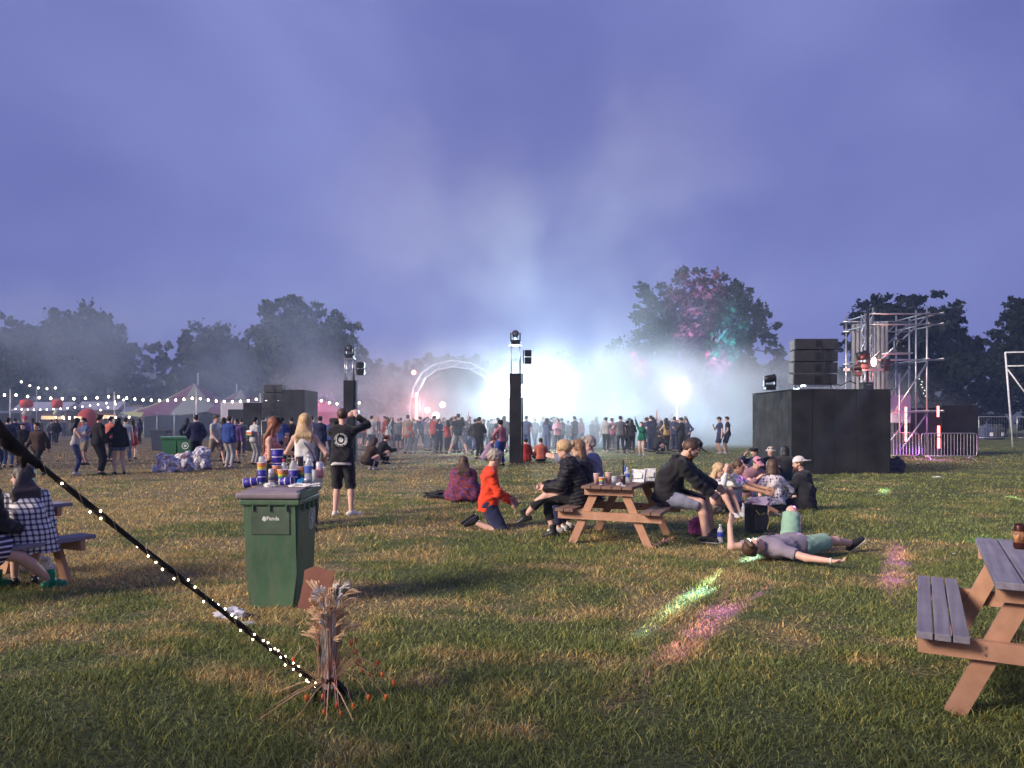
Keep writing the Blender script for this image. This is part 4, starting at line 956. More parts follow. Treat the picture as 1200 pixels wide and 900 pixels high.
festoon('few faint bulbs high up before the left trees', P(20, 443, 78), P(70, 452, 78), 5, .5, .09, BS)
# striped big top
D = 70; root = empty('striped_marquee', (P(235, 0, D).x, D, 0), 0, 'big striped circus marquee in cream, yellow and maroon', 'marquee'); MO = root.location.x
mq, n, l, b = newmat('striped_canvas'); at = n.new('ShaderNodeAttribute'); at.attribute_name = 'tint'; l.new(at.outputs['Color'], b.inputs['Base Color']); b.inputs['Roughness'].default_value = .7
verts, faces, cols = [], [], []
YL, CR, MR = (.38, .39, .15), (.25, .26, .22), (.14, .035, .08)
def canopy(cx, cy, top, rx, ry, eave, cols_, seg=24):
    n0 = len(verts); rows = 9
    for j in range(rows):
        t = j/(rows-1); rr = t**1.0; z = eave+(top-eave)*((1-t)**1.8*.65+(1-t)*.35)
        for i in range(seg):
            a = 2*math.pi*i/seg; zz = z - (.35*abs(math.sin(a*seg/8)) if j == rows-1 else 0)
            verts.append((cx+math.cos(a)*rx*rr, cy+math.sin(a)*ry*rr, zz))
    for j in range(rows-1):
        for i in range(seg): faces.append((n0+j*seg+i, n0+j*seg+(i+1) % seg, n0+(j+1)*seg+(i+1) % seg, n0+(j+1)*seg+i)); cols.append(cols_[(i*8//seg) % len(cols_)])
xl = lambda px: P(px, 0, D).x-MO
zt1, zt2 = P(0, 449, D).z, P(0, 456, D).z
canopy(xl(228), 0, zt1, 6.0, 5, 2.4, [CR, MR, YL, CR, YL, MR, CR, MR]); canopy(xl(280), .5, zt2, 4.4, 5, 2.5, [MR, CR, MR, CR, CR, MR, CR, MR]); canopy(xl(196), -.5, zt1-1.9, 4.0, 4.5, 2.25, [YL, MR, YL, CR, YL, YL, MR, YL])
me = mesh_np('roof', verts, faces, True); at = me.attributes.new('tint', 'FLOAT_COLOR', 'FACE'); at.data.foreach_set('color', np.array([(*c, 1) for c in cols], np.float32).ravel()); link('roof', me, mq, root)
for px, zt, dy in ((232, zt1+1.0, 0), (275, zt2+.5, .5)): m = MB(); m.tube([(xl(px), dy, 0), (xl(px), dy, zt)], .07, 6); m.build('king_pole', POLE, root)
for i in range(11): m = MB(); a = math.pi*(1.02+.96*i/10); m.tube([(xl(232)+math.cos(a)*5.5, math.sin(a)*4.9, 0), (xl(232)+math.cos(a)*5.5, math.sin(a)*4.9, 2.3)], .05, 6); m.build('side_pole', POLE, root)
m = MB()
for i in range(14):
    a = math.pi*(.05+.9*i/13); a2 = math.pi*(.05+.9*(i+1)/13)
    m.poly([(xl(240)+math.cos(a)*5.6, math.sin(a)*4.4, 0), (xl(240)+math.cos(a2)*5.6, math.sin(a2)*4.4, 0), (xl(240)+math.cos(a2)*5.6, math.sin(a2)*4.4, 2.3), (xl(240)+math.cos(a)*5.6, math.sin(a)*4.4, 2.3)])
bmesh.ops.solidify(m.bm, geom=m.bm.faces[:], thickness=.03); m.build('back_wall', mat('blue_grey_canvas', (.16, .19, .26), .8, var=.2, scale=.6), root)
# white van-like trailer right of the marquee
root = empty('white_trailer', (P(290, 0, 58).x, 58, 0), 0, 'pale boxy trailer between the marquee and the black riser', 'trailer')
m = MB(); m.box((0, 0, 1.75), (3.4, 2.2, 2.5), bev=.08); m.build('body', mat('trailer_white', (.45, .45, .50), .5, var=.1), root)
m = MB(); m.box((-.3, -1.11, 1.9), (1.6, .03, 1.1)); m.build('hatch', BLKM, root)
for sx in (-1, .2): m = MB(); m.lathe((sx, -1.0, .35), [(.10, -.1), (.34, -.1), (.35, .1), (.10, .1)], 16, RX(R(90))); m.build('wheel', RUB, root)
def stall(label, px, d, w, hgt, roofc, glow, dep=3, peak=True):
    root = empty('food_stall', (P(px, 0, d).x, d, 0), 0, label, 'stall', 'far food stalls on the left')
    m = MB()
    if peak:
        m.poly([(-w/2-.2, -dep/2-.2, hgt), (w/2+.2, -dep/2-.2, hgt), (w/2+.2, 0, hgt+.9), (-w/2-.2, 0, hgt+.9)]); m.poly([(-w/2-.2, dep/2+.2, hgt), (w/2+.2, dep/2+.2, hgt), (w/2+.2, 0, hgt+.9), (-w/2-.2, 0, hgt+.9)])
        bmesh.ops.solidify(m.bm, geom=m.bm.faces[:], thickness=.04)
    else: m.box((0, 0, hgt+.1), (w+.4, dep+.4, .2), bev=.05)
    m.build('roof', cloth('stall_roof_%s' % label[:9].replace(' ', '_'), roofc, bump=.2), root)
    m = MB(); m.box((0, dep/2, hgt/2), (w, .08, hgt)); m.box((-w/2, 0, hgt/2), (.08, dep, hgt)); m.box((w/2, 0, hgt/2), (.08, dep, hgt)); m.build('wall', mat('stall_wall', (.16, .11, .08), .8, var=.3), root)
    m = MB(); m.box((0, -dep/2, .5), (w-.1, .5, 1.0), bev=.02); m.build('counter', mat('stall_counter', (.20, .16, .13), .7, var=.3), root)
    if glow: m = MB(); m.box((0, dep/2-.1, hgt-.7), (w*.8, .06, .35)); m.build('lit_menu_board', emat('menu_board_glow', (1, .62, .32), .7), root)
stall('far stall with pale sloping roof under the hanging red lantern', 57, 76, 5.2, 2.6, (.42, .42, .58), True); stall('far warm lit stall left of the red dome tent', 84, 80, 4.0, 2.4, (.25, .12, .06), True, peak=False)
stall('far stall with pale awning right of the red dome tent', 122, 78, 4.2, 2.7, (.42, .42, .58), True); stall('far brown roofed stall left of the marquee', 143, 82, 4.4, 2.4, (.22, .13, .07), True, peak=True)
stall('dark far stall at the left border behind the rope', 12, 74, 4.2, 2.3, (.08, .10, .16), False, peak=False); stall('low blue grey stall tent at the left edge of the marquee', 172, 72, 3.6, 2.0, (.22, .25, .42), False)
# red dome tent
root = empty('dome_tent', (P(103, 0, 58).x, 58, 0), 0, 'round red dome tent among the stalls', 'tent'); RED = cloth('red_canvas', (.38, .05, .04), bump=.3)
m = MB(); hh = P(0, 478, 58).z; m.lathe((0, 0, 0), [(.95, 0), (.94, hh*.3), (.84, hh*.65), (.62, hh*.85), (.3, hh*.97), (.001, hh)], 20); m.build('canopy', RED, root); m = MB(); m.box((-.2, -.86, 1.7), (.4, .2, .4), bev=.02); m.build('hatch', emat('hatch_glow', (.9, .7, .45), .5), root)
for i, (px, yt, yb, r1) in enumerate(((31, 472, 486, .48), (67, 474, 486, .40))):
    root = empty('paper_lantern', (P(px, 0, 60).x, 60, 0), 0, ['red drum lantern on a pole, the nearer to the left border', 'dimmer red drum lantern on a pole near the pale stall roof'][i], 'lantern', 'red drum lanterns')
    z1, z0 = P(0, yt-3, 60).z, P(0, yb, 60).z
    m = MB(); m.tube([(0, 0, 0), (0, 0, z0)], .04, 6); m.build('pole', POLE, root)
    m = MB(); m.lathe((0, 0, z0+.55), [(r1*.6, 0), (r1, .12), (r1, .55), (r1*.6, .68)], 14); m.build('shade', cloth('lantern_red', (.55, .06, .04)), root)
    m = MB(); m.lathe((0, 0, z0+.1), [(.02, -.30*r1/.5), (.2, -.25), (r1*.8, .0), (.2, .25), (.02, .30)], 14); m.build('globe', mat('pale_globe', (.38, .36, .28), .6), root)
root = empty('lit_column', (P(490, 0, 60).x, 60, 0))
bpy.data.objects.remove(root)
# purple-red banner tent and pink lamp between the risers and the left tower
root = empty('red_marquee', (P(378, 0, 56).x, 56, 0), 0, 'reddish purple lit tent between the black riser and the lattice tower', 'tent')
m = MB(); w = 3.4; m.box((0, 0, 1.1), (w, 3, 2.2)); m.build('wall', cloth('maroon_canvas', (.30, .05, .10), bump=.3), root)
m = MB(); m.poly([(-w/2-.1, -1.6, 2.2), (w/2+.1, -1.6, 2.2), (0, 0, 3.2)]); m.poly([(w/2+.1, -1.6, 2.2), (w/2+.1, 1.6, 2.2), (0, 0, 3.2)]); m.poly([(w/2+.1, 1.6, 2.2), (-w/2-.1, 1.6, 2.2), (0, 0, 3.2)]); m.poly([(-w/2-.1, 1.6, 2.2), (-w/2-.1, -1.6, 2.2), (0, 0, 3.2)])
m.build('roof', cloth('maroon_canvas', (.30, .05, .10)), root)
root = empty('pink_lamp_stand', (P(364, 0, 50).x, 50, 0), 0, 'stand with upright red tube and round pink lamp beside the black riser', 'stage lamp'); o = root.location
m = MB(); m.tube([(0, 0, 0), (0, 0, 2.9)], .03, 6); m.build('stand', STEEL, root)
m = MB(); a = P(361.5, 484, 50); b_ = P(361.5, 471, 50); m.tube([(a.x-o.x, -.1, a.z), (b_.x-o.x, -.1, b_.z)], .05, 6); m.build('red_tube_lamp', RT, root)
m = MB(); q = P(367, 474, 50); bmesh.ops.create_uvsphere(m.bm, u_segments=12, v_segments=8, radius=.17); bmesh.ops.transform(m.bm, matrix=TR(q.x-o.x, -.1, q.z), verts=m.bm.verts); m.build('pink_lamp', emat('pink_lens', (1, .5, .95), 12), root)
# ================================================================ overhead canopy added for shade, guy rope, dried flowers
CAN, n, l, b = newmat('stretch_canvas'); b.inputs['Base Color'].default_value = (.62, .55, .46, 1); b.inputs['Roughness'].default_value = .8
t_ = n.new('ShaderNodeBsdfTranslucent'); t_.inputs[0].default_value = (.92, .84, .72, 1); ms = n.new('ShaderNodeMixShader'); ms.inputs[0].default_value = .75
l.new(b.outputs[0], ms.inputs[1]); t_.inputs[0].default_value = (.93, .90, .80, 1); l.new(t_.outputs[0], ms.inputs[2]); l.new(ms.outputs[0], n['Material Output'].inputs[0])
root = empty('added_shade_canopy', (-5.0, -2.0, 0), 0, 'pale canopy added unseen above and behind the viewpoint to shade the foreground', 'tent')  # added out of view so its shadow darkens the near grass
m = MB(); NX, NY = 15, 13; g_ = []
for j in range(NY):
    for i in range(NX):
        x_ = -8+15*i/(NX-1); y_ = -7+8.6*j/(NY-1); u_, v_ = i/(NX-1), j/(NY-1)
        sagx = 1-4*(u_-.5)**2; edge = (v_ == 1)*(-.55*math.sin(math.pi*u_))
        g_.append(m.bm.verts.new((x_+5-3.4+1.6, y_+2+edge, 3.0+.55*math.sin(math.pi*v_)*sagx*.8+.25*math.sin(u_*9)*v_*(1-v_))))
for j in range(NY-1):
    for i in range(NX-1): m.bm.faces.new((g_[j*NX+i], g_[j*NX+i+1], g_[(j+1)*NX+i+1], g_[(j+1)*NX+i])).smooth = True
m.build('canopy', CAN, root)
for px_, py_ in ((-3.2, 2.3), (-10.5, -5), (2.5, -6)): m = MB(); m.tube([(px_+5, py_+2, 0), (px_+5, py_+2, 3.02)], .035, 8); m.build('pole', BLKM, root)
# guy rope: peg, black sleeve, tiny bulbs wound round it
pe = Vector((*G(383, 815), .02)); top = P(-2, 492, 3.25); top2 = pe+(top-pe)*1.92
root = empty('guy_rope', pe, 0, 'black guy rope wound with tiny warm bulbs, running from the peg to the upper left', 'rope')
def rp(t): return (top2-pe)*t+Vector((0, 0, -.05*math.sin(math.pi*t)))
m = MB(); m.tube([rp(i/30) for i in range(31)], [.0135+.002*math.sin(i*1.7) for i in range(31)], 8); m.build('rope', mat('black_rope', (.012, .011, .010), .9, var=.5, bump=.8, bscale=80), root)
t0 = .468
m = MB(); rs = [.018, .022, .034, .030, .042, .038, .046, .040, .044, .036, .03, .02]
m.tube([rp(t0+.018*i)+Vector((.006*math.sin(i*2.2), 0, -.012*math.sin(i*1.3))) for i in range(12)], rs, 10)
m.build('bunched_cloth', mat('dark_brown_cloth', (.018, .013, .010), .95, var=.6, scale=14, bump=1, bscale=40), root)
m = MB()
for k in range(7):
    b0 = rp(t0+.02+.026*k); m.tube([b0, b0+Vector((.02*math.sin(k*3), -.01, -.03)), b0+Vector((.03*math.sin(k*2), -.01, -.055-.01*math.cos(k)))], [.028, .022, .008], 6)
m.build('cloth_tail', mat('dark_brown_cloth', (.018, .013, .010)), root)
BT = emat('tiny_bulb', (1, .80, .48), 22)
g = random.Random(3); wire = []
ax_ = (top2-pe).normalized(); e1 = ax_.orthogonal().normalized(); e2 = ax_.cross(e1)
for i in range(150):
    t = i/149*.62; a = i*.55; wire.append(rp(t)+(e1*math.cos(a)+e2*math.sin(a))*.0175)
m = MB(); m.tube(wire, .0016, 4); m.build('wire', mat('bulb_wire', (.25, .20, .10), .4), root)
ts = [.004, .02, .032, .052, .066, .085, .100, .128, .150, .172, .196, .224, .2465, .272, .315, .36, .384, .39, .397, .44, .50]
ts += [.012, .026, .039, .045, .06, .072, .078, .093, .107, .112, .120, .138, .144, .160, .178, .185, .206, .215, .235, .258, .29, .303, .33]
for t in ts:
    a = g.uniform(0, 6.28); q = rp(t)+(e1*math.cos(a)+e2*math.sin(a))*.0185+Vector((0, -.005, 0))
    m = MB(); bmesh.ops.create_uvsphere(m.bm, u_segments=8, v_segments=6, radius=.0042); bmesh.ops.transform(m.bm, matrix=TR(q) @ Matrix.Diagonal((1, 1, 1.25, 1)), verts=m.bm.verts); m.build('bulb', BT, root)
px_, py_ = pe.x, pe.y
root = empty('tent_peg', (px_+.02, py_-.03, 0), 0, 'dark tent peg bundle at the foot of the guy rope', 'peg')
m = MB(); m.tube([(0, 0, .12), (0, 0, -.05)], .016, 8); m.lathe((0, 0, .11), [(.001, 0), (.03, .0), (.03, .012), (.001, .016)], 10); m.build('spike', STEEL, root)
m = MB()
for k in range(16): a = k*.9; m.tube([(math.cos(a)*.03, math.sin(a)*.03, .10), (math.cos(a)*.09, math.sin(a)*.07, .04), (math.cos(a)*(.10+.02*math.sin(k)), math.sin(a)*.09-.02, -.01)], [.018, .016, .008], 5)
m.build('black_wrapping', mat('black_sheet', (.010, .010, .010), .5, bump=.6), root)
# dried flowers tied upright beside the peg
cx, cy = G(386, 822)
root = empty('dried_flower_bundle', (cx, cy, 0), 0, 'tied bundle of dried grasses, white seed heads and orange flowers at the rope foot', 'flowers')
STR = mat('straw', (.50, .32, .18), .8, var=.4, scale=9); PAL = mat('pale_plume', (.70, .47, .28), .9, var=.3, scale=20); WHS = mat('white_sprayed_stalk', (.66, .63, .60), .7, var=.3, scale=14); ORG = mat('orange_lantern_flower', (.62, .13, .03), .6, var=.3, scale=20); PIN = mat('pink_straw', (.55, .25, .20), .8, var=.3)
g = random.Random(9)
def stalks(n_, name, mt, sp, h0, h1, r0, bend=.2, col_plume=None, zb=.08):
    m = MB(); pl = MB()
    for i in range(n_):
        a = g.uniform(0, 6.28); rr = g.random()**.5; dx, dy = math.cos(a)*rr, math.sin(a)*rr; h = g.uniform(h0, h1)
        p = [(dx*.035, dy*.035, zb), (dx*.035+dx*sp*.25, dy*.035+dy*sp*.25, zb+h*.45), (dx*sp, dy*sp, zb+h*.9), (dx*sp*(1+bend*2), dy*sp*(1+bend*2), zb+h)]
        m.tube(p, [r0, r0*.9, r0*.7, r0*.5], 4)
        if col_plume:
            q = Vector(p[-1]); dd = (q-Vector(p[-2])).normalized()*.6+Vector((dx*g.uniform(.3, 1.6), dy*1.0, g.uniform(-.25, .9))); dd.normalize(); L = g.uniform(.055, .10)
            [pl.tube([q-dd*.01, q+dd*L*.35+w1, q+dd*L*.8+w1*1.8+Vector((0, 0, -.008)), q+dd*L*g.uniform(.85, 1.15)+w1*1.2+Vector((0, 0, -.018))], [.0025, .0042, .0034, .0006], 5) for w1 in [Vector((g.uniform(-1, 1), g.uniform(-1, 1), g.uniform(-1, 1)))*.0075 for _ in range(5)]]
    m.build(name, mt, root)
    if col_plume: pl.build('seed_head', col_plume, root)
    else: pl.bm.free()
tag(root, None)
stalks(64, 'straw_stalk', STR, .085, .26, .54, .0028, .12, PAL)
stalks(34, 'pink_stalk', PIN, .065, .26, .50, .0035, .12)
stalks(16, 'white_stalk', WHS, .055, .34, .60, .0065, .08, WHS)
m = MB()
for k in range(10):   # white leaves down the front
    a = -1.9+k*.12; m.poly([(math.cos(a)*.045-.03+.004*k, math.sin(a)*.05, .16+.012*k), (math.cos(a)*.045-.018+.004*k, math.sin(a)*.052, .30), (math.cos(a)*.045-.025+.004*k, math.sin(a)*.05, .44), (math.cos(a)*.045-.036+.004*k, math.sin(a)*.05, .30)])
bmesh.ops.solidify(m.bm, geom=m.bm.faces[:], thickness=.004); m.build('white_leaf', WHS, root)
m = MB(); m.lathe((0, 0, .13), [(.042, -.018), (.046, 0), (.042, .018)], 12); m.build('binding', BLKM, root)
arch = []
m = MB(); heads = []
for (hx, hy, hz) in ((.30, -.02, .16), (.36, .02, .10), (.26, .06, .20), (.14, .05, .33), (.10, .10, .30), (.24, -.10, .06), (.16, -.12, .02), (.33, -.06, .05), (.08, -.16, .04), (.18, .02, .17), (.15, .06, .20), (-.10, -.10, .06), (-.22, .05, .22), (.0, -.14, .08), (.02, -.2, .02), (.12, .14, .24), (.11, -.20, .0), (.21, .1, .12)):
    mid = (hx*.45, hy*.4, max(hz, .12)+.13); m.tube([(0, 0, .10), mid, (hx*.85, hy*.9, hz+.05), (hx, hy, hz)], [.0024, .002, .0016, .0012], 4); heads.append((hx, hy, hz))
m.build('flower_stem', PIN, root)
for hx, hy, hz in heads: m = MB(); s_ = g.uniform(.8, 1.25); m.lathe((hx, hy, max(hz, .012)), [(.001, .016*s_), (.008*s_, .010*s_), (.011*s_, 0), (.007*s_, -.012*s_), (.001, -.022*s_)], 6); m.build('orange_flower', ORG, root)
m = MB()
for (a, L) in ((3.9, .42), (3.6, .34), (4.9, .30), (5.3, .36), (2.9, .36), (4.3, .26)): m.tube([(0, 0, .13), (math.cos(a)*L*.5, math.sin(a)*L*.5, .09), (math.cos(a)*L, math.sin(a)*L, .01)], [.004, .0035, .002], 5)
m.build('straw_blade', STR, root)
m = MB()
for k in range(30):
    a = g.uniform(-.9, 3.6); L = g.uniform(.18, .38); h = g.uniform(.05, .22); m.tube([(0, 0, .10), (math.cos(a)*L*.5, math.sin(a)*L*.5, .10+h), (math.cos(a)*L, math.sin(a)*L, .08+h*.8)], [.0014, .0011, .0006], 3)
m.build('wispy_stem', STR, root)
# brown paper bag leaning on top of the bundle
q = P(372, 690, 4.45); root = empty('cardboard_sheet', (q.x, 4.42, q.z-.12), 0, 'torn brown cardboard sheet stuck upright behind the dried flowers', 'cardboard')
m = MB(); m.prism([(-.105, -.085), (-.02, -.10), (.06, -.075), (.085, .0), (.105, .12), (.10, .135), (.055, .135), (.03, .150), (-.03, .155), (-.075, .135), (-.080, .06)], .006, TR(0, 0, .10) @ RX(R(80)))
m.build('sheet', mat('brown_cardboard', (.24, .105, .075), .85, var=.12, scale=10, bump=.3, bscale=30), root)
m = MB(); m.tube([(0, .01, .08), (.01, .0, -.1), (.03, -.05, -(q.z-.12))], .004, 5); m.build('stick', STR, root)

# ================================================================ picnic tables
WNEW = None
def wood(name, c1, c2, sc=(1.5, 26, 26)):
    m, n, l, b = newmat(name); tc = n.new('ShaderNodeTexCoord'); mp = n.new('ShaderNodeMapping'); mp.inputs['Scale'].default_value = sc; l.new(tc.outputs['Object'], mp.inputs[0])
    nz = n.new('ShaderNodeTexNoise'); nz.inputs['Scale'].default_value = 1; nz.inputs['Detail'].default_value = 6; l.new(mp.outputs[0], nz.inputs['Vector'])
    n2 = n.new('ShaderNodeTexNoise'); n2.inputs['Scale'].default_value = 5; n2.inputs['Detail'].default_value = 3; l.new(tc.outputs['Object'], n2.inputs['Vector'])
    vo = n.new('ShaderNodeTexVoronoi'); vo.inputs['Scale'].default_value = 5.5; l.new(tc.outputs['Object'], vo.inputs['Vector'])
    kn = n.new('ShaderNodeMapRange'); kn.inputs['From Min'].default_value = .05; kn.inputs['From Max'].default_value = .09; l.new(vo.outputs['Distance'], kn.inputs['Value'])
    c = mixc(n, l, nz.outputs['Fac'], c1, c2); c = mixc(n, l, math_node(n, l, 'MULTIPLY', n2.outputs['Fac'], .5), c, tuple(x*.62 for x in c1)); c = mixc(n, l, kn.outputs[0], tuple(x*.35 for x in c1), c)
    l.new(c, b.inputs['Base Color']); b.inputs['Roughness'].default_value = .78
    bp = n.new('ShaderNodeBump'); bp.inputs['Strength'].default_value = .5; bp.inputs['Distance'].default_value = .004; l.new(nz.outputs['Fac'], bp.inputs['Height']); l.new(bp.outputs[0], b.inputs['Normal']); return m
FR_W = wood('new_pine', (.36, .17, .10), (.66, .39, .26), (14, 5, 14)); TOP_G = wood('weathered_grey_board', (.10, .090, .125), (.42, .40, .48), (34, 1.3, 34)); TOP_B = wood('weathered_brown_board', (.15, .085, .06), (.30, .19, .14), (26, 1.6, 26))
def picnic_table(label, x, y, rz, L=1.55, tm=TOP_G, seats=(-1, 1), tw=.66, ow=1.36):
    root = empty('picnic_table', (x, y, 0), rz, label, 'picnic table', 'wooden picnic tables'); gz_ = .012; n_ = 5; bw = tw/n_-.01
    for i in range(n_): m = MB(); m.box((-tw/2+(i+.5)*tw/n_, 0, .745), (bw, L, .038), bev=.004); m.build('tabletop_board', tm, root)
    sw = .25
    for s_ in seats:
        for i in range(2 if tm is not TOP_G else 3):
            k = 2 if tm is not TOP_G else 3; m = MB(); m.box((s_*(ow/2-sw/2)+(-sw/2+(i+.5)*sw/k), 0, .445), (sw/k-.008, L, .038), bev=.004); m.build('seat_board', tm, root)
    for e_ in (-1, 1):
        yy = e_*(L/2-.13)
        m = MB(); m.box((0, yy, .375), (ow-.02, .045, .10)); 
        m.build('seat_beam', FR_W, root)
        m = MB(); m.box((0, yy, .683), (tw-.03, .045, .085)); m.build('top_beam', FR_W, root)
        for s_ in (-1, 1): m = MB(); m.beam((s_*.16, yy+e_*-.047, .725), (s_*.52, yy+e_*-.047, gz_-.02), .045, .095, (0, 1, 0)) if False else m.beam((s_*.17, yy-e_*.047, .725), (s_*.50, yy-e_*.047, 0), .10, .042, (0, 1, 0)); m.build('leg', FR_W, root)
        m = MB(); m.beam((0, yy-e_*.07, .655), (0, e_*.05, .66-.0), .045, .07); m.build('brace', FR_W, root)
        m = MB()
        for s_ in (-1, 1):
            for dz in (-.02, .02): m.lathe((s_*.36, yy+e_*.0225, .375+dz), [(.007, 0), (.006, .006)], 8, RX(R(-90*e_)))
        m.build('bolt', STEEL, root)
    return root
T1 = picnic_table('wooden picnic table in the middle with cups and people on both benches', 1.46, 9.86, R(-23), 1.5, TOP_B)
T2 = picnic_table('empty grey topped picnic table cut by the right edge of the photo', 3.13, 4.30, R(-29), 1.62, TOP_G)
T3 = picnic_table('picnic table at the left edge with people seated on its near bench', -5.01, 6.86, R(-25), 1.5, TOP_G)
def on_table(T, lx, ly, z=.765): M = TR(T.location) @ RZ(T.rotation_euler.z); return M @ Vector((lx, ly, z))

# ================================================================ cups, cans, bottles
def stripes(name, cols, rough=.5):
    """bands of plain printed colour by height"""
    return [mat(name+'_%d' % i, c, rough, var=.06) for i, c in enumerate(cols)]
PURP = stripes('purple_cup', [(.035, .025, .30), (.70, .70, .72), (.035, .025, .30)]); RAINB = stripes('rainbow_cup', [(.75, .72, .70), (.28, .10, .36), (.08, .20, .34), (.10, .32, .14), (.70, .56, .10), (.75, .30, .08), (.62, .22, .14)]); PAPER = mat('white_paper', (.70, .68, .68), .7, var=.08, bump=.4, bscale=30)
CLEARP = None
def clearmat(name, col, rough=.12, tr=.75):
    if name in _mc: return _mc[name]
    m, n, l, b = newmat(name); b.inputs['Base Color'].default_value = (*col, 1); b.inputs['Roughness'].default_value = rough; b.inputs['Transmission Weight'].default_value = 0
    t = n.new('ShaderNodeBsdfTransparent'); t.inputs[0].default_value = (*[min(1, .55+.5*x) for x in col], 1); ms = n.new('ShaderNodeMixShader'); ms.inputs[0].default_value = 1-tr
    l.new(t.outputs[0], ms.inputs[1]); l.new(b.outputs[0], ms.inputs[2]); l.new(ms.outputs[0], n['Material Output'].inputs[0]); _mc[name] = m; return m
CLP = clearmat('clear_plastic', (.8, .82, .85), .1, .6); BLUP = clearmat('blue_plastic', (.10, .18, .60), .15, .25)
def cup(label, loc, kind='purple', h=.125, r=.045, group=None, tilt=None, name='paper_cup'):
    root = empty(name, loc, 0, label, 'cup', group)
    if tilt: root.rotation_euler = tilt
    m = MB(); rb = r*.72; f = lambda t: (rb+(r-rb)*t, h*t)
    if kind == 'purple': m.lathe((0, 0, 0), [(.001, .004), f(.02), f(.08), f(.10), f(.45), f(.52), f(.97)], 18, mis=[0, 1, 0, 0, 1, 0]); m.build('cup_wall', [PURP[0], PURP[1]], root)
    elif kind == 'rainbow': m.lathe((0, 0, 0), [(.001, .004)]+[f(t) for t in (.02, .14, .30, .42, .54, .68, .84, .97)], 18, mis=[0, 0, 1, 2, 3, 4, 5, 6]); m.build('cup_wall', RAINB, root)
    elif kind == 'clear': m.lathe((0, 0, 0), [(.001, .004), f(.02), f(.5), f(1)], 16); m.build('cup_wall', CLP, root)
    elif kind == 'dark': m.lathe((0, 0, 0), [(.001, .004), f(.02), f(.5), f(1)], 16); m.build('cup_wall', mat('dark_cup', (.05, .03, .03), .3), root)
    else: m.lathe((0, 0, 0), [(.001, .004), f(.02), f(.5), f(1)], 16); m.build('cup_wall', mat('pinkish_cup', (.50, .30, .27), .6), root)
    m = MB(); m.lathe((0, 0, 0), [f(.965), (r*1.05, h*.985), (r*1.03, h*1.01), (r*.95, h*1.0), (rb*.9, h*.10)], 18); m.build('rim', PAPER if kind != 'clear' else CLP, root)
    return root
def bottle(label, loc, h=.22, r=.032, body=None, lab=None, capm=None, tilt=None, group=None):
    root = empty('plastic_bottle', loc, 0, label, 'bottle', group)
    if tilt: root.rotation_euler = tilt
    m = MB(); m.lathe((0, 0, 0), [(.001, .006), (r*.8, 0), (r, .012), (r, h*.30), (r*.94, h*.33), (r, h*.36), (r, h*.60), (r*.9, h*.70), (r*.45, h*.84), (r*.38, h*.90)], 16); m.build('bottle_body', body or CLP, root)
    if lab: m = MB(); m.lathe((0, 0, 0), [(r*1.01, h*.36), (r*1.015, h*.37), (r*1.015, h*.59), (r*1.01, h*.60)], 16); m.build('label', lab, root)
    m = MB(); m.lathe((0, 0, 0), [(r*.46, h*.89), (r*.46, h*.99), (.001, h)], 12); m.build('cap', capm or PAPER, root); return root
def can(label, loc, h=.168, r=.029, col=(.55, .55, .58), mark=None, tilt=None):
    root = empty('drink_can', loc, 0, label, 'can')
    if tilt: root.rotation_euler = tilt
    m = MB(); m.lathe((0, 0, 0), [(.001, .006), (r*.75, 0), (r, .012), (r, h-.016), (r*.80, h), (r*.74, h-.004), (.001, h-.006)], 18); m.build('can_body', mat('can_%02d%02d' % (col[0]*99, col[2]*99), col, .3, metal=.4, var=.12, scale=20), root)
    m = MB(); m.lathe((0, 0, 0), [(r*1.008, h*.25), (r*1.008, h*.7)], 18); m.build('printed_band', mark or mat('can_print', (.25, .25, .32), .4, var=.6, scale=30), root); return root
# ---------------------------------------------------------------- the green wheelie bin
BGR = mat('green_bin_plastic', (.070, .145, .080), .48, var=.22, scale=3, bump=.10, bscale=220); LIDM = mat('dusty_purple_grey_lid', (.24, .20, .23), .6, var=.22, scale=5, bump=.25, bscale=26); LIDG = mat('worn_green_lid', (.06, .15, .09), .5, var=.25, scale=7, bump=.2, bscale=60)
CREAM = mat('white_print', (.68, .70, .68), .5, var=.1)
def text_mesh(parent, s_, size, M, mt, name='lettering', ext=.0008, bold=.0):
    cu = bpy.data.curves.new(name, 'FONT'); cu.body = s_; cu.size = size; cu.align_x = 'CENTER'; cu.align_y = 'CENTER'; cu.extrude = ext; cu.offset = bold; cu.resolution_u = 2
    o = bpy.data.objects.new(name, cu); COL.objects.link(o); dg = bpy.context.evaluated_depsgraph_get(); me = bpy.data.meshes.new_from_object(o.evaluated_get(dg)); bpy.data.objects.remove(o); me.transform(M); 
    me.materials.clear(); return link(name, me, mt, parent)
bx, by = -2.005, 6.42
BIN = empty('wheelie_bin', (bx, by, 0), R(-2), 'green wheelie bin in the foreground with cups and bottles heaped on its lid', 'bin')
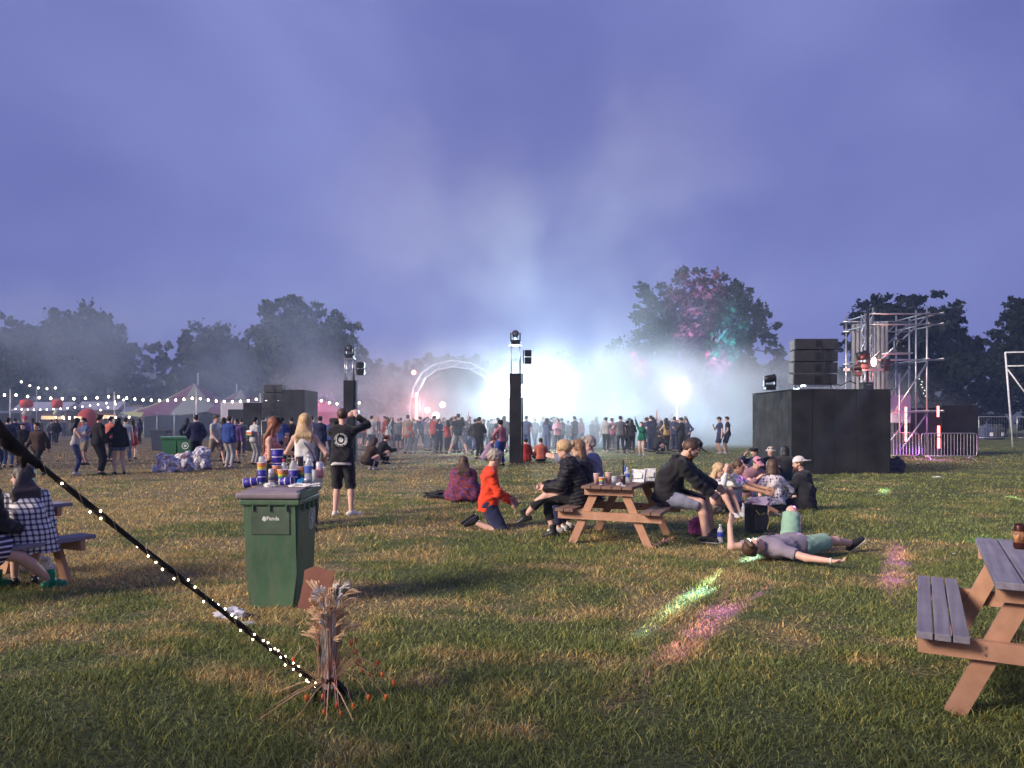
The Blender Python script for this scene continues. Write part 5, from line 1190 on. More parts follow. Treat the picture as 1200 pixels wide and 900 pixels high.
def wheelie(root, H=.93, w0=.40, w1=.475, d0=.44, d1=.545, bgr=BGR):
    m = MB(); o = [m.bm.verts.new((sx*w/2, sy*d/2+off, z)) for z, w, d, off in ((.012, w0, d0, 0), (.30, w0+.028, d0+.035, 0), (H, w1, d1, 0)) for sx, sy in ((-1, -1), (1, -1), (1, 1), (-1, 1))]
    for j in (0, 1):
        for i in range(4): m.bm.faces.new((o[j*4+i], o[j*4+(i+1) % 4], o[j*4+4+(i+1) % 4], o[j*4+4+i]))
    m.bm.faces.new(o[:4][::-1]); m.bm.faces.new(o[8:])
    bmesh.ops.bevel(m.bm, geom=[e_ for e_ in m.bm.edges if abs(e_.verts[0].co.z-e_.verts[1].co.z) > .1], offset=.028, segments=4, affect='EDGES')
    m.build('bin_body', bgr, root)
    m = MB(); m.box((0, 0, H-.03), (w1+.035, d1+.035, .05), bev=.012)
    for sx in (-.14, 0, .14): m.box((sx, -d1/2-.006, H-.075), (.012, .02, .05))
    for sy in (-.17, -.05, .07, .19): m.box((w1/2+.012, sy, H-.075), (.025, .014, .075))
    m.build('rim', bgr, root)
    for sx in (-1, 1): m = MB(); m.lathe((sx*(w0/2+.0), d0/2+.02, .10), [(.02, -.03), (.095, -.03), (.10, -.02), (.10, .02), (.095, .03), (.02, .03)], 20, RY(R(90))); m.build('wheel', RUB, root)
    m = MB(); m.tube([(-w1/2+.05, d1/2+.07, H+.0), (w1/2-.05, d1/2+.07, H+.0)], .014, 8)
    for sx in (-.16, 0, .16): m.box((sx, d1/2+.04, H), (.03, .08, .03))
    m.build('handle_bar', bgr, root)
dn_, dl_ = BGR.node_tree.nodes, BGR.node_tree.links; bb_ = dn_['Principled BSDF']; src_ = bb_.inputs['Base Color'].links[0].from_socket
tc_ = dn_.new('ShaderNodeTexCoord'); mp_ = dn_.new('ShaderNodeMapping'); mp_.inputs['Scale'].default_value = (9, 9, 2.2); n3_ = dn_.new('ShaderNodeTexNoise'); n3_.inputs['Scale'].default_value = 1.6; n3_.inputs['Detail'].default_value = 9; n3_.inputs['Roughness'].default_value = .7
dl_.new(tc_.outputs['Object'], mp_.inputs[0]); dl_.new(mp_.outputs[0], n3_.inputs['Vector']); mr_ = dn_.new('ShaderNodeMapRange'); mr_.inputs['From Min'].default_value = .45; mr_.inputs['From Max'].default_value = .75; mr_.inputs['To Max'].default_value = .6; dl_.new(n3_.outputs['Fac'], mr_.inputs['Value'])
dl_.new(mixc(dn_, dl_, mr_.outputs[0], src_, (.17, .18, .14)), bb_.inputs['Base Color'])
wheelie(BIN)
m = MB(); m.box((0, -.2628, .745), (.33, .012, .23), RX(R(3.2)), bev=.004); m.build('raised_panel', mat('green_bin_panel', (.085, .125, .088), .5, var=.25, scale=6), BIN)
# lid: a dusty domed front part and the raised green hinge part behind it
F = Field(.012, (.003, 30, 1)); 
m = MB(); m.box((-.012, -.045, .955), (.545, .52, .055), bev=.018)
bm_ = m.bm
m.build('lid', LIDM, BIN)
m = MB(); m.box((-.012, -.065, .990), (.47, .40, .020), RX(R(3)), bev=.008); m.build('lid_dome', LIDM, BIN)
m = MB(); m.box((.262, -.04, .962), (.010, .50, .062), bev=.004); m.box((0.0, .245, .985), (.52, .16, .062), bev=.015); m.build('lid_hinge_step', LIDG, BIN)
text_mesh(BIN, 'Panda', .045, TR(.025, -.2712, .765) @ RX(R(93.2)), CREAM, bold=.0014)
m = MB()
for a, b_, s_ in ((-.062, .772, .012), (-.052, .757, .010), (-.070, .758, .009), (-.058, .748, .008), (-.050, .770, .008)): m.lathe((a+.012, -.2708, b_), [(s_, -.001), (s_, .0015)], 12, RX(R(93.2)))
m.build('logo_mark', CREAM, BIN)
def ring(m, M, r0, r1, n=40, th=.001):
    for i in range(n):
        a, b_ = 2*math.pi*i/n, 2*math.pi*(i+1)/n; m.poly([M @ Vector((math.cos(t)*r, math.sin(t)*r, th)) for t, r in ((a, r0), (a, r1), (b_, r1), (b_, r0))])
slope = math.atan2((.475-.428)/2, .63)
ME_ = TR(.248, .085, .73) @ RY(slope*0) @ RZ(R(90)) @ RX(R(90-2)) @ Matrix.Diagonal((.085, .098, 1, 1))
ME_ = Matrix.Translation((.2425, .085, .73)) @ RY(R(2.2)) @ RZ(R(90)) @ RX(R(90)) @ Matrix.Diagonal((.085, .098, 1, 1))
m = MB(); ring(m, ME_, .93, 1.0); ring(m, ME_, .62, .68)
g = random.Random(4)
for i in range(30):
    a = 2*math.pi*i/30; c_ = (math.cos(a)*.805, math.sin(a)*.805)
    for k in range(2):
        x_, y_ = c_[0]+g.uniform(-.03, .03), c_[1]+g.uniform(-.03, .03); w_, h_ = .022, g.uniform(.05, .08); ca, sa = math.cos(a-1.57), math.sin(a-1.57)
        m.poly([ME_ @ Vector((x_+dx*ca-dy*sa, y_+dx*sa+dy*ca, .001)) for dx, dy in ((-w_, -h_), (w_, -h_), (w_, h_), (-w_, h_))])
pts = [(.0, .5), (.22, .42), (.30, .22), (.22, .08), (.34, -.05), (.26, -.22), (.30, -.42), (.05, -.52), (-.08, -.40), (-.05, -.15), (-.30, -.05), (-.36, .08), (-.14, .12), (-.20, .34)]
m.poly([ME_ @ Vector((x_, y_, .0012)) for x_, y_ in pts])
m.build('round_emblem', mat('pale_green_print', (.72, .80, .76), .5), BIN)
# things standing on the lid: x in the photo, height of the picture foot
zl = 1.017
def L(px, dy=0): d = by+.245+dy; return ((px-600)/FPX*d, d, zl)
def L2(px, d, z=1.003): return ((px-600)/FPX*d, d, z)
GC = 'rubbish standing on the bin lid'
cup('purple cup standing leftmost on the green hinge step of the bin lid', L(307, -.03), 'purple', .125, .042, GC)
cup('rainbow cup stuck into the leftmost purple cup', L(307, -.03)[:2]+(zl+.068,), 'rainbow', .12, .044, GC)
cup('clear plastic cup upside down in the rainbow cup at the left', (L(307, -.03)[0], L(307, -.03)[1], zl+.245), 'clear', .07, .036, GC, tilt=(math.pi, 0, 0))
can('slim silver can between the purple cup and the rainbow cup', L(318, -.05), .135, .027, (.60, .60, .64))
cup('tall purple cup at the back topping the heap on the bin', L(325, .05)[:2]+(zl+.17,), 'purple', .135, .056, GC); cup('purple cup carrying the tall purple cup at the back', L(325, .05), 'purple', .18, .050, GC)
cup('rainbow cup standing at the front middle of the bin lid', L(331, -.06), 'rainbow', .128, .044, GC)
cup('orange topped cup half hidden behind the front rainbow cup', L(324, -.0), 'rainbow', .16, .042, GC)
bottle('small clear bottle with red cap behind the front rainbow cup', L(333, .02), .215, .034, CLP, mat('orange_label', (.60, .10, .05), .5), mat('red_cap', (.55, .04, .06), .4), group=None)
cup('purple cup holding a clear bottle, middle of the bin lid', L(344, -.05), 'purple', .125, .047, GC)
bottle('clear bottle with pink cap stuck in the middle purple cup', (L(344, -.05)[0]-.002, L(344, -.05)[1], zl+.03), .20, .036, CLP, None, mat('pink_cap', (.55, .28, .28), .4))
cup('dark brown glass standing behind the middle purple cup', L(351, .04)[:2]+(zl,), 'dark', .245, .036, name='drinking_glass')
cup('rainbow cup half hidden behind the dark glass', L(355, .03), 'rainbow', .15, .045, GC)
bottle('tall clear bottle with blue label on the right of the lid', L(362, -.03), .262, .040, CLP, BLUP, clearmat('clear_cap', (.7, .75, .8), .2, .3))
cup('small clear cup just right of the blue labelled bottle', L(369, -.05), 'clear', .125, .028, GC)
can('tall white can with red print at the right end of the lid', (L(374.5, -.02)[0], L(374.5, -.02)[1], zl), .195, .032, (.62, .60, .62), mat('red_print', (.55, .22, .25), .5, var=.6, scale=40))
can('clear tin lying against the foot of the blue labelled bottle', (L(360, -.12)[0], L(360, -.12)[1], zl+.0), .06, .028, (.60, .62, .68))
cup('purple cup lying on its side at the left rim of the bin lid', (L2(303, 6.50)[0], 6.50, 1.05), 'purple', .125, .044, GC, tilt=(R(8), R(-100), 0))
cup('purple cup squashed under the heap at the front of the hinge step', (L2(328, 6.46)[0], 6.46, 1.045), 'purple', .12, .042, GC, tilt=(R(10), R(84), 0))
def crumple(label, loc, size, mt, name='paper_napkin', cat='napkin', seed=1, part='sheet', group=None):
    root = empty(name, loc, 0, label, cat, group); bm = bmesh.new(); bmesh.ops.create_icosphere(bm, subdivisions=3, radius=1)
    for v in bm.verts:
        nn_ = mnoise.noise(v.co*2.1+Vector((seed*7, 0, 0)))*.55+mnoise.noise(v.co*5+Vector((0, seed*3, 0)))*.28; v.co *= 1+nn_; v.co = Vector((v.co.x*size[0], v.co.y*size[1], max(v.co.z, -.55)*size[2]+size[2]*.55))
    me = bpy.data.meshes.new(part); bm.to_mesh(me); bm.free(); link(part, me, mt, root); return root
crumple('long crumpled white napkin at the right of the bin lid', L2(353, 6.42), (.10, .035, .022), PAPER, seed=1)
crumple('small white crumpled napkin beside the fallen purple cup', L2(316, 6.42), (.045, .03, .026), PAPER, seed=2)
crumple('small napkin scrap at the right rear corner of the lid', L2(371, 6.50), (.035, .03, .020), PAPER, seed=3)
crumple('bright blue plastic bag tucked between cup and blue labelled bottle', L(352, -.05), (.035, .03, .032), clearmat('bright_blue_film', (.03, .25, .60), .25, .1), 'plastic_bag', 'bag', 4, 'film')
# table rubbish on the middle picnic table
def tb(lx, ly): return on_table(T1, lx, ly)
GT = 'cups on the middle picnic table'
cup('pinkish cup at the left front corner of the middle table', tb(-.22, -.42), 'plain', .135, .042, GT); cup('small rainbow cup at the front edge of the middle table', tb(-.10, -.60), 'rainbow', .10, .040, GT)
cup('pale cup behind the rainbow cup on the middle table', tb(-.10, -.28), 'plain', .14, .044, GT); cup('dark glass with pale rim in the centre of the middle table', tb(.12, -.38), 'dark', .12, .036, GT, name='drinking_glass')
cup('clear cup beside the dark glass on the middle table', tb(.02, -.45), 'clear', .10, .036, GT)
bottle('blue bottle at the back of the middle table', tb(.02, .1), .21, .034, BLUP, PAPER, mat('blue_cap', (.1, .25, .6), .4)); bottle('clear bottle in the middle of the picnic table', tb(.10, -.08), .20, .034, CLP, BLUP)
root = empty('dark_stick', tb(.03, -.02), 0, 'thin black stick standing up among the cups on the middle table', 'candle'); m = MB(); m.tube([(0, 0, 0), (0, 0, .30)], [.016, .008], 8); m.build('stem', BLKM, root); m = MB(); m.lathe((0, 0, 0), [(.035, 0), (.035, .03), (.016, .04)], 12); m.build('base', BLKM, root)
NEWS = mat('printed_paper', (.60, .61, .66), .6, var=.5, scale=60)
def carton(label, p_, rz, sz=(.16, .05, .16), tilt=.25):
    root = empty('snack_carton', p_, rz, label, 'carton', 'paper cartons on the middle table'); m = MB(); m.box((0, 0, sz[2]/2), sz, RX(-tilt), taper=(.85, .7)); m.build('carton_box', NEWS, root); m = MB(); m.box((0, -sz[1]*.5-.012, sz[2]*.55), (sz[0]*.6, .004, sz[2]*.4), RX(-tilt)); m.build('printed_panel', PAPER, root)
carton('printed white carton at the right rear of the middle table', tb(.24, -.02), R(-30), (.19, .05, .17)); carton('second white carton standing right behind the first one', tb(.33, .28), R(-15), (.14, .06, .17), .05)
crumple('white crumpled napkin by the dark glass on the middle table', tb(.12, -.55), (.04, .03, .025), PAPER, seed=6); crumple('tiny paper scrap at the front right of the middle table', tb(.20, -.66), (.035, .02, .008), PAPER, seed=7)
can('dark can with gold print at the right edge of the photo', on_table(T2, -.11, .40), .16, .033, (.06, .02, .015), mat('dark_gold_print', (.30, .14, .06), .4, var=.8, scale=50))
bottle('water bottle with blue label standing in the grass by the shoe', (G(844, 637)[0], G(844, 637)[1], .0), .25, .038, CLP, mat('blue_label', (.04, .06, .42), .4, var=.3, scale=40), CLP)
bottle('clear bottle standing between the seated group members', (G(871, 607)[0], G(871, 607)[1], 0), .24, .033, CLP, None, PAPER)
# litter in the grass
crumple('white plastic bag on the grass left of the bin', (*G(270, 724), 0), (.115, .07, .05), mat('white_film', (.55, .55, .60), .5, var=.15, bump=.5, bscale=14), 'plastic_bag', 'bag', 11, 'film'); crumple('flat scrap of clear film beside the white bag', (*G(290, 731), .0), (.06, .035, .012), CLP, 'plastic_wrapper', 'litter', 12, 'film')
for i, (px, py, sz, lb) in enumerate(((784, 816, .012, 'tiny white scrap in the dark foreground grass'), (22, 732, .03, 'pale pink scrap in the left foreground grass'), (735, 634, .045, 'white scrap under the middle picnic table'), (927, 722, .012, 'tiny white scrap in the grass below the lying man'), (1118, 649, .02, 'pale scrap in the grass left of the green light'), (1098, 560, .11, 'white wrapper lying on the grass before the barriers'), (1076, 543, .06, 'small white wrapper near the black platform foot'), (275, 636, .02, 'little white scrap left of the bin'))):
    crumple(lb, (*G(px, py), 0), (sz, sz*.6, sz*.3), PAPER, 'paper_scrap', 'litter', 20+i, group='scraps of litter on the grass')
# black gear bag and pink bag
crumple('black bag lying on the grass left of the shawled woman', (*G(512, 584), 0), (.26, .16, .10), cloth('cloth_black', (.02, .02, .023)), 'shoulder_bag', 'bag', 31, 'bag_body')
crumple('purple and pink plastic bag between the feet of the bearded man', (*G(817, 626), 0), (.10, .08, .15), mat('pink_film', (.60, .12, .35), .4, var=.5, scale=10, bump=.5, bscale=12), 'plastic_bag', 'bag', 32, 'film')
crumple('clear plastic bag under the left bench', (*G(40, 670), 0), (.16, .12, .12), clearmat('cloudy_film', (.5, .5, .55), .3, .45), 'plastic_bag', 'bag', 33, 'film')
crumple('dark rucksack heap behind the platform corner', (*G(1049, 553), 0), (.30, .22, .28), cloth('cloth_darkgrey', (.06, .06, .075)), 'rucksack', 'bag', 34, 'bag_body')
# recycling point
BG2 = mat('green_bin_far', (.03, .14, .055), .5, var=.15, scale=3)
for i, (px, py, lb) in enumerate(((201, 541, 'left green recycling bin of the pair behind the can bags'), (219, 541, 'right green recycling bin with round white emblem'))):
    x_, y_ = G(px, py); b2 = empty('wheelie_bin', (x_, y_, 0), R(6), lb, 'bin', 'recycling bins'); wheelie(b2, .93, .48, .58, .46, .56, BG2); m = MB(); m.box((0, 0, .96), (.62, .62, .05), bev=.015); m.build('lid', mat('pale_green_lid', (.12, .26, .20), .5), b2)
    if i: m = MB(); ring(m, TR(.03, -.29, .62) @ RX(R(86)), .10, .13, th=.003); m.lathe((.03, -.29, .62), [(.055, 0), (.055, .004)], 12, RX(R(86))); m.build('round_emblem', CREAM, b2)
x_, y_ = G(189, 528); b2 = empty('wheelie_bin', (x_, y_, 0), 0, 'dark bin standing behind the green recycling pair', 'bin', 'recycling bins'); wheelie(b2, 1.05, .7, .85, .6, .7, mat('dark_bin', (.03, .04, .07), .5)); m = MB(); m.box((0, 0, 1.08), (.9, .75, .06), bev=.02); m.build('lid', mat('dark_bin', (.03, .04, .07)), b2)
cm, n, l, b = newmat('bag_of_cans'); tc = n.new('ShaderNodeTexCoord'); vo = n.new('ShaderNodeTexVoronoi'); vo.inputs['Scale'].default_value = 17; l.new(tc.outputs['Object'], vo.inputs['Vector']); r_ = n.new('ShaderNodeValToRGB'); l.new(vo.outputs['Color'], r_.inputs[0])
els = r_.color_ramp.elements; els[0].color = (.55, .52, .56, 1); els[1].color = (.16, .16, .20, 1); els[1].position = .95
for p_, c_ in ((.2, (.72, .70, .74, 1)), (.42, (.34, .32, .36, 1)), (.52, (.50, .16, .13, 1)), (.60, (.40, .38, .45, 1)), (.80, (.20, .22, .40, 1))): q_ = els.new(p_); q_.color = c_
r_.color_ramp.interpolation = 'CONSTANT'; l.new(r_.outputs[0], b.inputs['Base Color']); b.inputs['Roughness'].default_value = .3; bp = n.new('ShaderNodeBump'); bp.inputs['Strength'].default_value = .8; bp.inputs['Distance'].default_value = .03; l.new(vo.outputs['Distance'], bp.inputs['Height']); l.new(bp.outputs[0], b.inputs['Normal'])
for i, (px, py, sz, lb) in enumerate(((196, 554, (.36, .3, .36), 'left see-through bag stuffed with cans before the green bins'), (217.5, 552, (.27, .25, .40), 'middle see-through bag stuffed with cans'), (236, 550, (.31, .28, .44), 'right and tallest see-through bag of cans'))):
    o = crumple(lb, (*G(px, py), 0), sz, cm, 'can_bag', 'rubbish bag', 40+i, 'bag_of_cans', 'clear bags of cans')
    m = MB(); m.lathe((.04, 0, sz[2]*1.45), [(.09, -.08), (.03, 0), (.06, .05), (.001, .06)], 10); m.build('knot', clearmat('cloudy_film', (.5, .5, .55), .3, .45), o)
# green light patch source: small LED puck in the grass
x_, y_ = G(1161, 637); root = empty('glow_puck', (x_, y_, 0), 0, 'small bright green light lying in the grass behind the right table', 'light'); m = MB(); m.lathe((0, 0, 0), [(.02, 0), (.03, .01), (.028, .03), (.001, .042)], 12); m.build('lens', emat('green_led', (.25, 1, .75), 25), root); m = MB(); m.lathe((0, 0, 0), [(.034, 0), (.036, .012)], 12); m.build('rim', BLKM, root)
lamp('POINT', (x_, y_, .10), 1.6, (.1, 1, .6), size=.03, name='puck_light')
# ================================================================ the people near the camera
BLK = cloth('cloth_black', (.02, .02, .023)); BLK2 = cloth('cloth_black_soft', (.030, .029, .033)); NAVY = cloth('cloth_navy', (.025, .030, .075)); WHT_C = cloth('cloth_white', (.66, .65, .64), bump=.2); REDC = cloth('cloth_orange_red', (.70, .060, .022), var=.10)
GREYB = cloth('cloth_grey_blue', (.22, .23, .31)); MINT = cloth('cloth_mint', (.24, .40, .30), var=.15); GREYM = cloth('cloth_grey_marl', (.23, .20, .26)); LEATH = leather('leather_black', (.022, .02, .022)); CREAMC = cloth('cloth_cream', (.55, .48, .42)); KHAKI = cloth('cloth_khaki', (.30, .24, .18))
SHW = leather('shoe_white', (.62, .60, .58)); SHB = leather('shoe_black', (.02, .02, .02)); SHG = leather('shoe_green', (.0, .20, .10)); SOLE = mat('sole_white', (.60, .58, .54), .6)
HBR = hairm('hair_brown', (.075, .040, .022)); HBK = hairm('hair_black', (.012, .010, .010)); HBL = hairm('hair_blonde', (.50, .34, .18)); HRD = hairm('hair_auburn', (.20, .065, .03)); HGR = hairm('hair_grey', (.33, .29, .25)); HDB = hairm('hair_dark_blonde', (.26, .15, .085)); HBD = hairm('beard_red', (.13, .045, .02))
SKP = mat('skin_pale', (.62, .38, .30), .55, var=.10, scale=9)
def pattern(name, kind):
    m, n, l, b = newmat(name); tc = n.new('ShaderNodeTexCoord'); sp = n.new('ShaderNodeSeparateXYZ'); l.new(tc.outputs['Object'], sp.inputs[0])
    def band(v, f, w, off=0):
        q = math_node(n, l, 'FRACT', math_node(n, l, 'MULTIPLY_ADD', v, f, off)); return math_node(n, l, 'LESS_THAN', q, w)
    if kind == 'plaid':
        a = band(sp.outputs['Z'], 19, .38); c = band(math_node(n, l, 'ADD', sp.outputs['X'], math_node(n, l, 'MULTIPLY', sp.outputs['Y'], .35)), 19, .38); s_ = math_node(n, l, 'MULTIPLY', math_node(n, l, 'ADD', a, c), .5)
        r = n.new('ShaderNodeValToRGB'); l.new(s_, r.inputs[0]); r.color_ramp.interpolation = 'CONSTANT'; e = r.color_ramp.elements; e[0].color = (.66, .64, .66, 1); e[1].position = .3; e[1].color = (.17, .16, .22, 1); q = e.new(.8); q.color = (.02, .02, .04, 1); col = r.outputs[0]
    elif kind == 'dots':
        vo = n.new('ShaderNodeTexVoronoi'); vo.inputs['Scale'].default_value = 19; vo.inputs['Randomness'].default_value = .35; l.new(tc.outputs['Object'], vo.inputs['Vector']); col = mixc(n, l, math_node(n, l, 'LESS_THAN', vo.outputs['Distance'], .33), (.68, .62, .64), (.04, .03, .05))
    elif kind == 'stripe': col = mixc(n, l, band(sp.outputs['Z'], 22, .35, .1), (.03, .02, .05), (.60, .55, .66)); 
    elif kind == 'shawl':
        nz = n.new('ShaderNodeTexNoise'); nz.inputs['Scale'].default_value = 17; nz.inputs['Detail'].default_value = 6; l.new(tc.outputs['Object'], nz.inputs['Vector']); r = n.new('ShaderNodeValToRGB'); l.new(nz.outputs['Fac'], r.inputs[0]); e = r.color_ramp.elements; r.color_ramp.interpolation = 'EASE'
        e[0].position = .38; e[0].color = (.05, .035, .16, 1); e[1].position = .62; e[1].color = (.07, .05, .22, 1); q = e.new(.5); q.color = (.22, .03, .03, 1); q = e.new(.44); q.color = (.10, .02, .05, 1); q = e.new(.56); q.color = (.26, .04, .05, 1); col = r.outputs[0]
    elif kind == 'pink':
        nz = n.new('ShaderNodeTexNoise'); nz.inputs['Scale'].default_value = 22; l.new(tc.outputs['Object'], nz.inputs['Vector']); col = mixc(n, l, math_node(n, l, 'GREATER_THAN', nz.outputs['Fac'], .56), (.50, .16, .17), (.64, .44, .40))
    elif kind == 'puffer':
        q = math_node(n, l, 'ABSOLUTE', math_node(n, l, 'SINE', math_node(n, l, 'MULTIPLY_ADD', sp.outputs['Z'], 62, math_node(n, l, 'MULTIPLY', math_node(n, l, 'SINE', math_node(n, l, 'MULTIPLY', sp.outputs['Y'], 14)), 1.2))))
        bp = n.new('ShaderNodeBump'); bp.inputs['Strength'].default_value = 1; bp.inputs['Distance'].default_value = .008; l.new(q, bp.inputs['Height']); l.new(bp.outputs[0], b.inputs['Normal']); col = None; b.inputs['Base Color'].default_value = (.020, .020, .025, 1); b.inputs['Roughness'].default_value = .6; b.inputs['Specular IOR Level'].default_value = .25
    elif kind == 'rainbow':
        r = n.new('ShaderNodeValToRGB'); l.new(math_node(n, l, 'MULTIPLY_ADD', sp.outputs['Z'], 2.6, -2.55), r.inputs[0]); r.color_ramp.interpolation = 'CONSTANT'; e = r.color_ramp.elements; e[0].color = (.08, .10, .30, 1); e[1].color = (.6, .6, .6, 1)
        for p_, c_ in ((.16, (.05, .25, .25, 1)), (.28, (.45, .35, .1, 1)), (.40, (.5, .12, .06, 1)), (.55, (.6, .6, .62, 1))): q = e.new(p_); q.color = c_
        col = r.outputs[0]
    if col is not None: l.new(col, b.inputs['Base Color']); b.inputs['Roughness'].default_value = .88
    return m
PLAID, DOTS, STRP, SHAWL, PINKP, PUFF, RAINP = [pattern('pattern_'+k, k) for k in ('plaid', 'dots', 'stripe', 'shawl', 'pink', 'puffer', 'rainbow')]
def child_tube(pr, name, pts, r, mt, n_=6): m = MB(); m.tube([np.array(p) for p in pts], r, n_); return m.build(name, mt, pr['root'])
def held(label, pr, hand_, kind, off=(0, 0, 0), cat='phone', name='phone', mt=None):
    """a thing held in the hand: stays top-level"""
    R_ = pr['root']; M = TR(R_.location) @ RZ(R_.rotation_euler.z) @ Matrix.Scale(R_.scale.x, 4); J = pr['J']; p_ = M @ Vector(J['wr'+hand_]+J['hd'+hand_]*.09+np.array(off, float))
    root = empty(name, p_, R_.rotation_euler.z, label, cat)
    if kind == 'phone': m = MB(); m.box((0, 0, 0), (.15, .010, .075), bev=.004); m.build('phone_case', mt or BLKM, root); m = MB(); m.box((0, -.0065, 0), (.14, .002, .068)); m.build('screen', emat('phone_screen', (.75, .8, .95), .8), root)
    if kind == 'phonev': m = MB(); m.box((0, 0, 0), (.075, .010, .15), RX(R(-50)), bev=.004); m.build('phone_case', mt or BLKM, root); m = MB(); m.box((0, -.0065, .003), (.068, .002, .14), RX(R(-50))); m.build('screen', GLASS, root)
    return root
# man filming the stage
p5 = person('man in black sweatshirt with round white emblem filming the stage with raised phone', (*G(401, 605), 0), R(2), dict(handL=(.05, .26, 1.60), handR=(.19, .27, 1.61), elbL=(-1, .25, -.25), elbR=(1, .1, -.2), footL=(-.115, 0, .085), footR=(.14, 0, .085), toeL=(.0, 1, 0), toeR=(.95, .45, 0), look=(.15, 1, .05), hdirL=(.55, .2, .75), hdirR=(-.35, .2, .9), palmL=(.3, 1, 0), palmR=(-.3, 1, 0), curl=.9),
    dict(skin=SKP, top=('long', BLK), hem=.055, bottom=('shorts', BLK2, 1.02), shoes=SHW, hair=('fade', HBR)), H=1.80, fingers=True)
held('white phone raised in both hands of the man in the emblem sweatshirt', p5, 'L', 'phone', (.055, .04, .0), mt=PAPER)
R_ = p5['root']; J = p5['J']
def body_on(px_, u_, v_, off, J=J): return J['mid']*.0+J['nb']-J['u']*u_+J['r']*v_-J['f']*off
# undershirt hem, emblem on the back
T = Field(.012, (.004, 30, 3))
for sg in (-1, 1): T.cone(J['pel']+J['hr']*sg*.055-J['u']*.04, J['pel']+J['hr']*sg*.055-J['u']*.10, .128, .130, .05)
T.plane(J['pel']-J['u']*.105, -J['u']); T.plane(J['pel']-J['u']*.02, J['u']); link('undershirt', T.mesh('undershirt'), WHT_C, R_)
def surf_y(obj, x_, z_):
    me = obj.data; n_ = len(me.vertices); co = np.empty(n_*3, np.float32); me.vertices.foreach_get('co', co); co = co.reshape(-1, 3); d_ = (co[:, 0]-x_)**2+(co[:, 2]-z_)**2; c_ = co[d_ < .02**2]
    return float(c_[:, 1].min()) if len(c_) else -.12
cx_, cz_ = .0, float(J['nb'][2]-.20)
def decal(obj, shape_pts, th=.004): pass
def back_poly(m, pts): m.poly([(x_, surf_y(p5['top'], x_, z_)-.005, z_) for x_, z_ in pts])
m = MB(); N_ = 28
for r0, r1, a0, a1 in ((0, .040, 0, 1), (.066, .078, .40, 1.10), (.078, .083, .5, 1.0)):
    for i in range(N_):
        a, b_ = 2*math.pi*(a0+(a1-a0)*i/N_), 2*math.pi*(a0+(a1-a0)*(i+1)/N_); back_poly(m, [(cx_+math.cos(t)*max(r, .0005), cz_+math.sin(t)*max(r, .0005)) for t, r in ((a, r0), (a, r1), (b_, r1), (b_, r0))])
m.build('round_emblem', CREAM, R_)
for w_, a0, a1, rr in (('FOREST', R(172), R(108), .094), ('FREEDOM', R(88), R(12), .094), ('ENERGY', R(-48), R(-8), .098), ('MUSIC', R(-150), R(-75), .098)):
    for i, ch in enumerate(w_):
        a = a0+(a1-a0)*i/(len(w_)-1); x_, z_ = cx_+math.cos(a)*rr, cz_+math.sin(a)*rr
        text_mesh(R_, ch, .036, TR(x_, surf_y(p5['top'], x_, z_)-.006, z_) @ RX(R(90)) @ RZ(a-math.pi/2 if math.sin(a) > 0 else a+math.pi/2), CREAM, 'letter', bold=.001)
# blonde woman and the woman in the cap
p4 = person('blonde woman in sleeveless white top, seen from behind between cap woman and phone man', (P(357, 0, 10.6).x, 10.6, 0), R(6), dict(female=1, handL=(-.10, .30, 1.12), handR=(.24, .16, .98), elbL=(-1, -.5, -.3), elbR=(.8, -.8, 0), look=(-.45, 1, -.25)),
    dict(skin=SKP, top=('crop', WHT_C), hem=-.10, bottom=('baggy', BLK2, 1.9), shoes=SHB, hair=('mid', HBL)), H=1.70)
J = p4['J']; child_tube(p4, 'bag_strap', [J['nb']-J['r']*.05-J['f']*.05+J['u']*.0, J['nb']-J['u']*.15+J['r']*.02-J['f']*.118, J['mid']+J['r']*.12-J['f']*.09, J['pel']+J['r']*.20-J['f']*.03], .007, LEATH)
m = MB(); m.box(J['pel']+J['r']*.235-J['u']*.05, (.07, .18, .13), bev=.02); m.build('shoulder_bag', LEATH, p4['root'])
p3 = person('red haired woman in black cap and pink patterned top holding a drink', (P(315, 0, 11.0).x, 11.0, 0), face(1, .1), dict(female=1, torso=(0, .10, 1), handR=(.06, .24, 1.20), handL=(-.05, .24, 1.32), elbR=(.5, -.6, -1), elbL=(-.5, -.6, -1), look=(0, 1, -.35), curl=.9),
    dict(skin=SKIN, top=('crop', PINKP), hem=-.06, bottom=('baggy', LEATH, 1.85), shoes=SHB, hair=('wavy', HRD), hat=('cap', BLK)), H=1.66)
R3 = p3['root']; M3 = TR(R3.location) @ RZ(R3.rotation_euler.z) @ Matrix.Scale(R3.scale.x, 4); q = M3 @ Vector(p3['J']['wrL']+p3['J']['hdL']*.09); cup('small white cup in the hand of the woman in the black cap', (q.x, q.y, q.z-.02), 'plain', .09, .034)
J = p3['J']; T = Field(.014, (.006, 26, 1)); 
for sg in (-1, 1): T.cone(J['pel']+J['hr']*sg*.06+J['u']*.06, J['pel']+J['hr']*sg*.08-J['u']*.20-J['f']*.03, .115, .14, .05)
T.plane(J['pel']-J['u']*.24, -J['u']); link('jacket_round_waist', T.mesh('jacket'), BLK, R3)
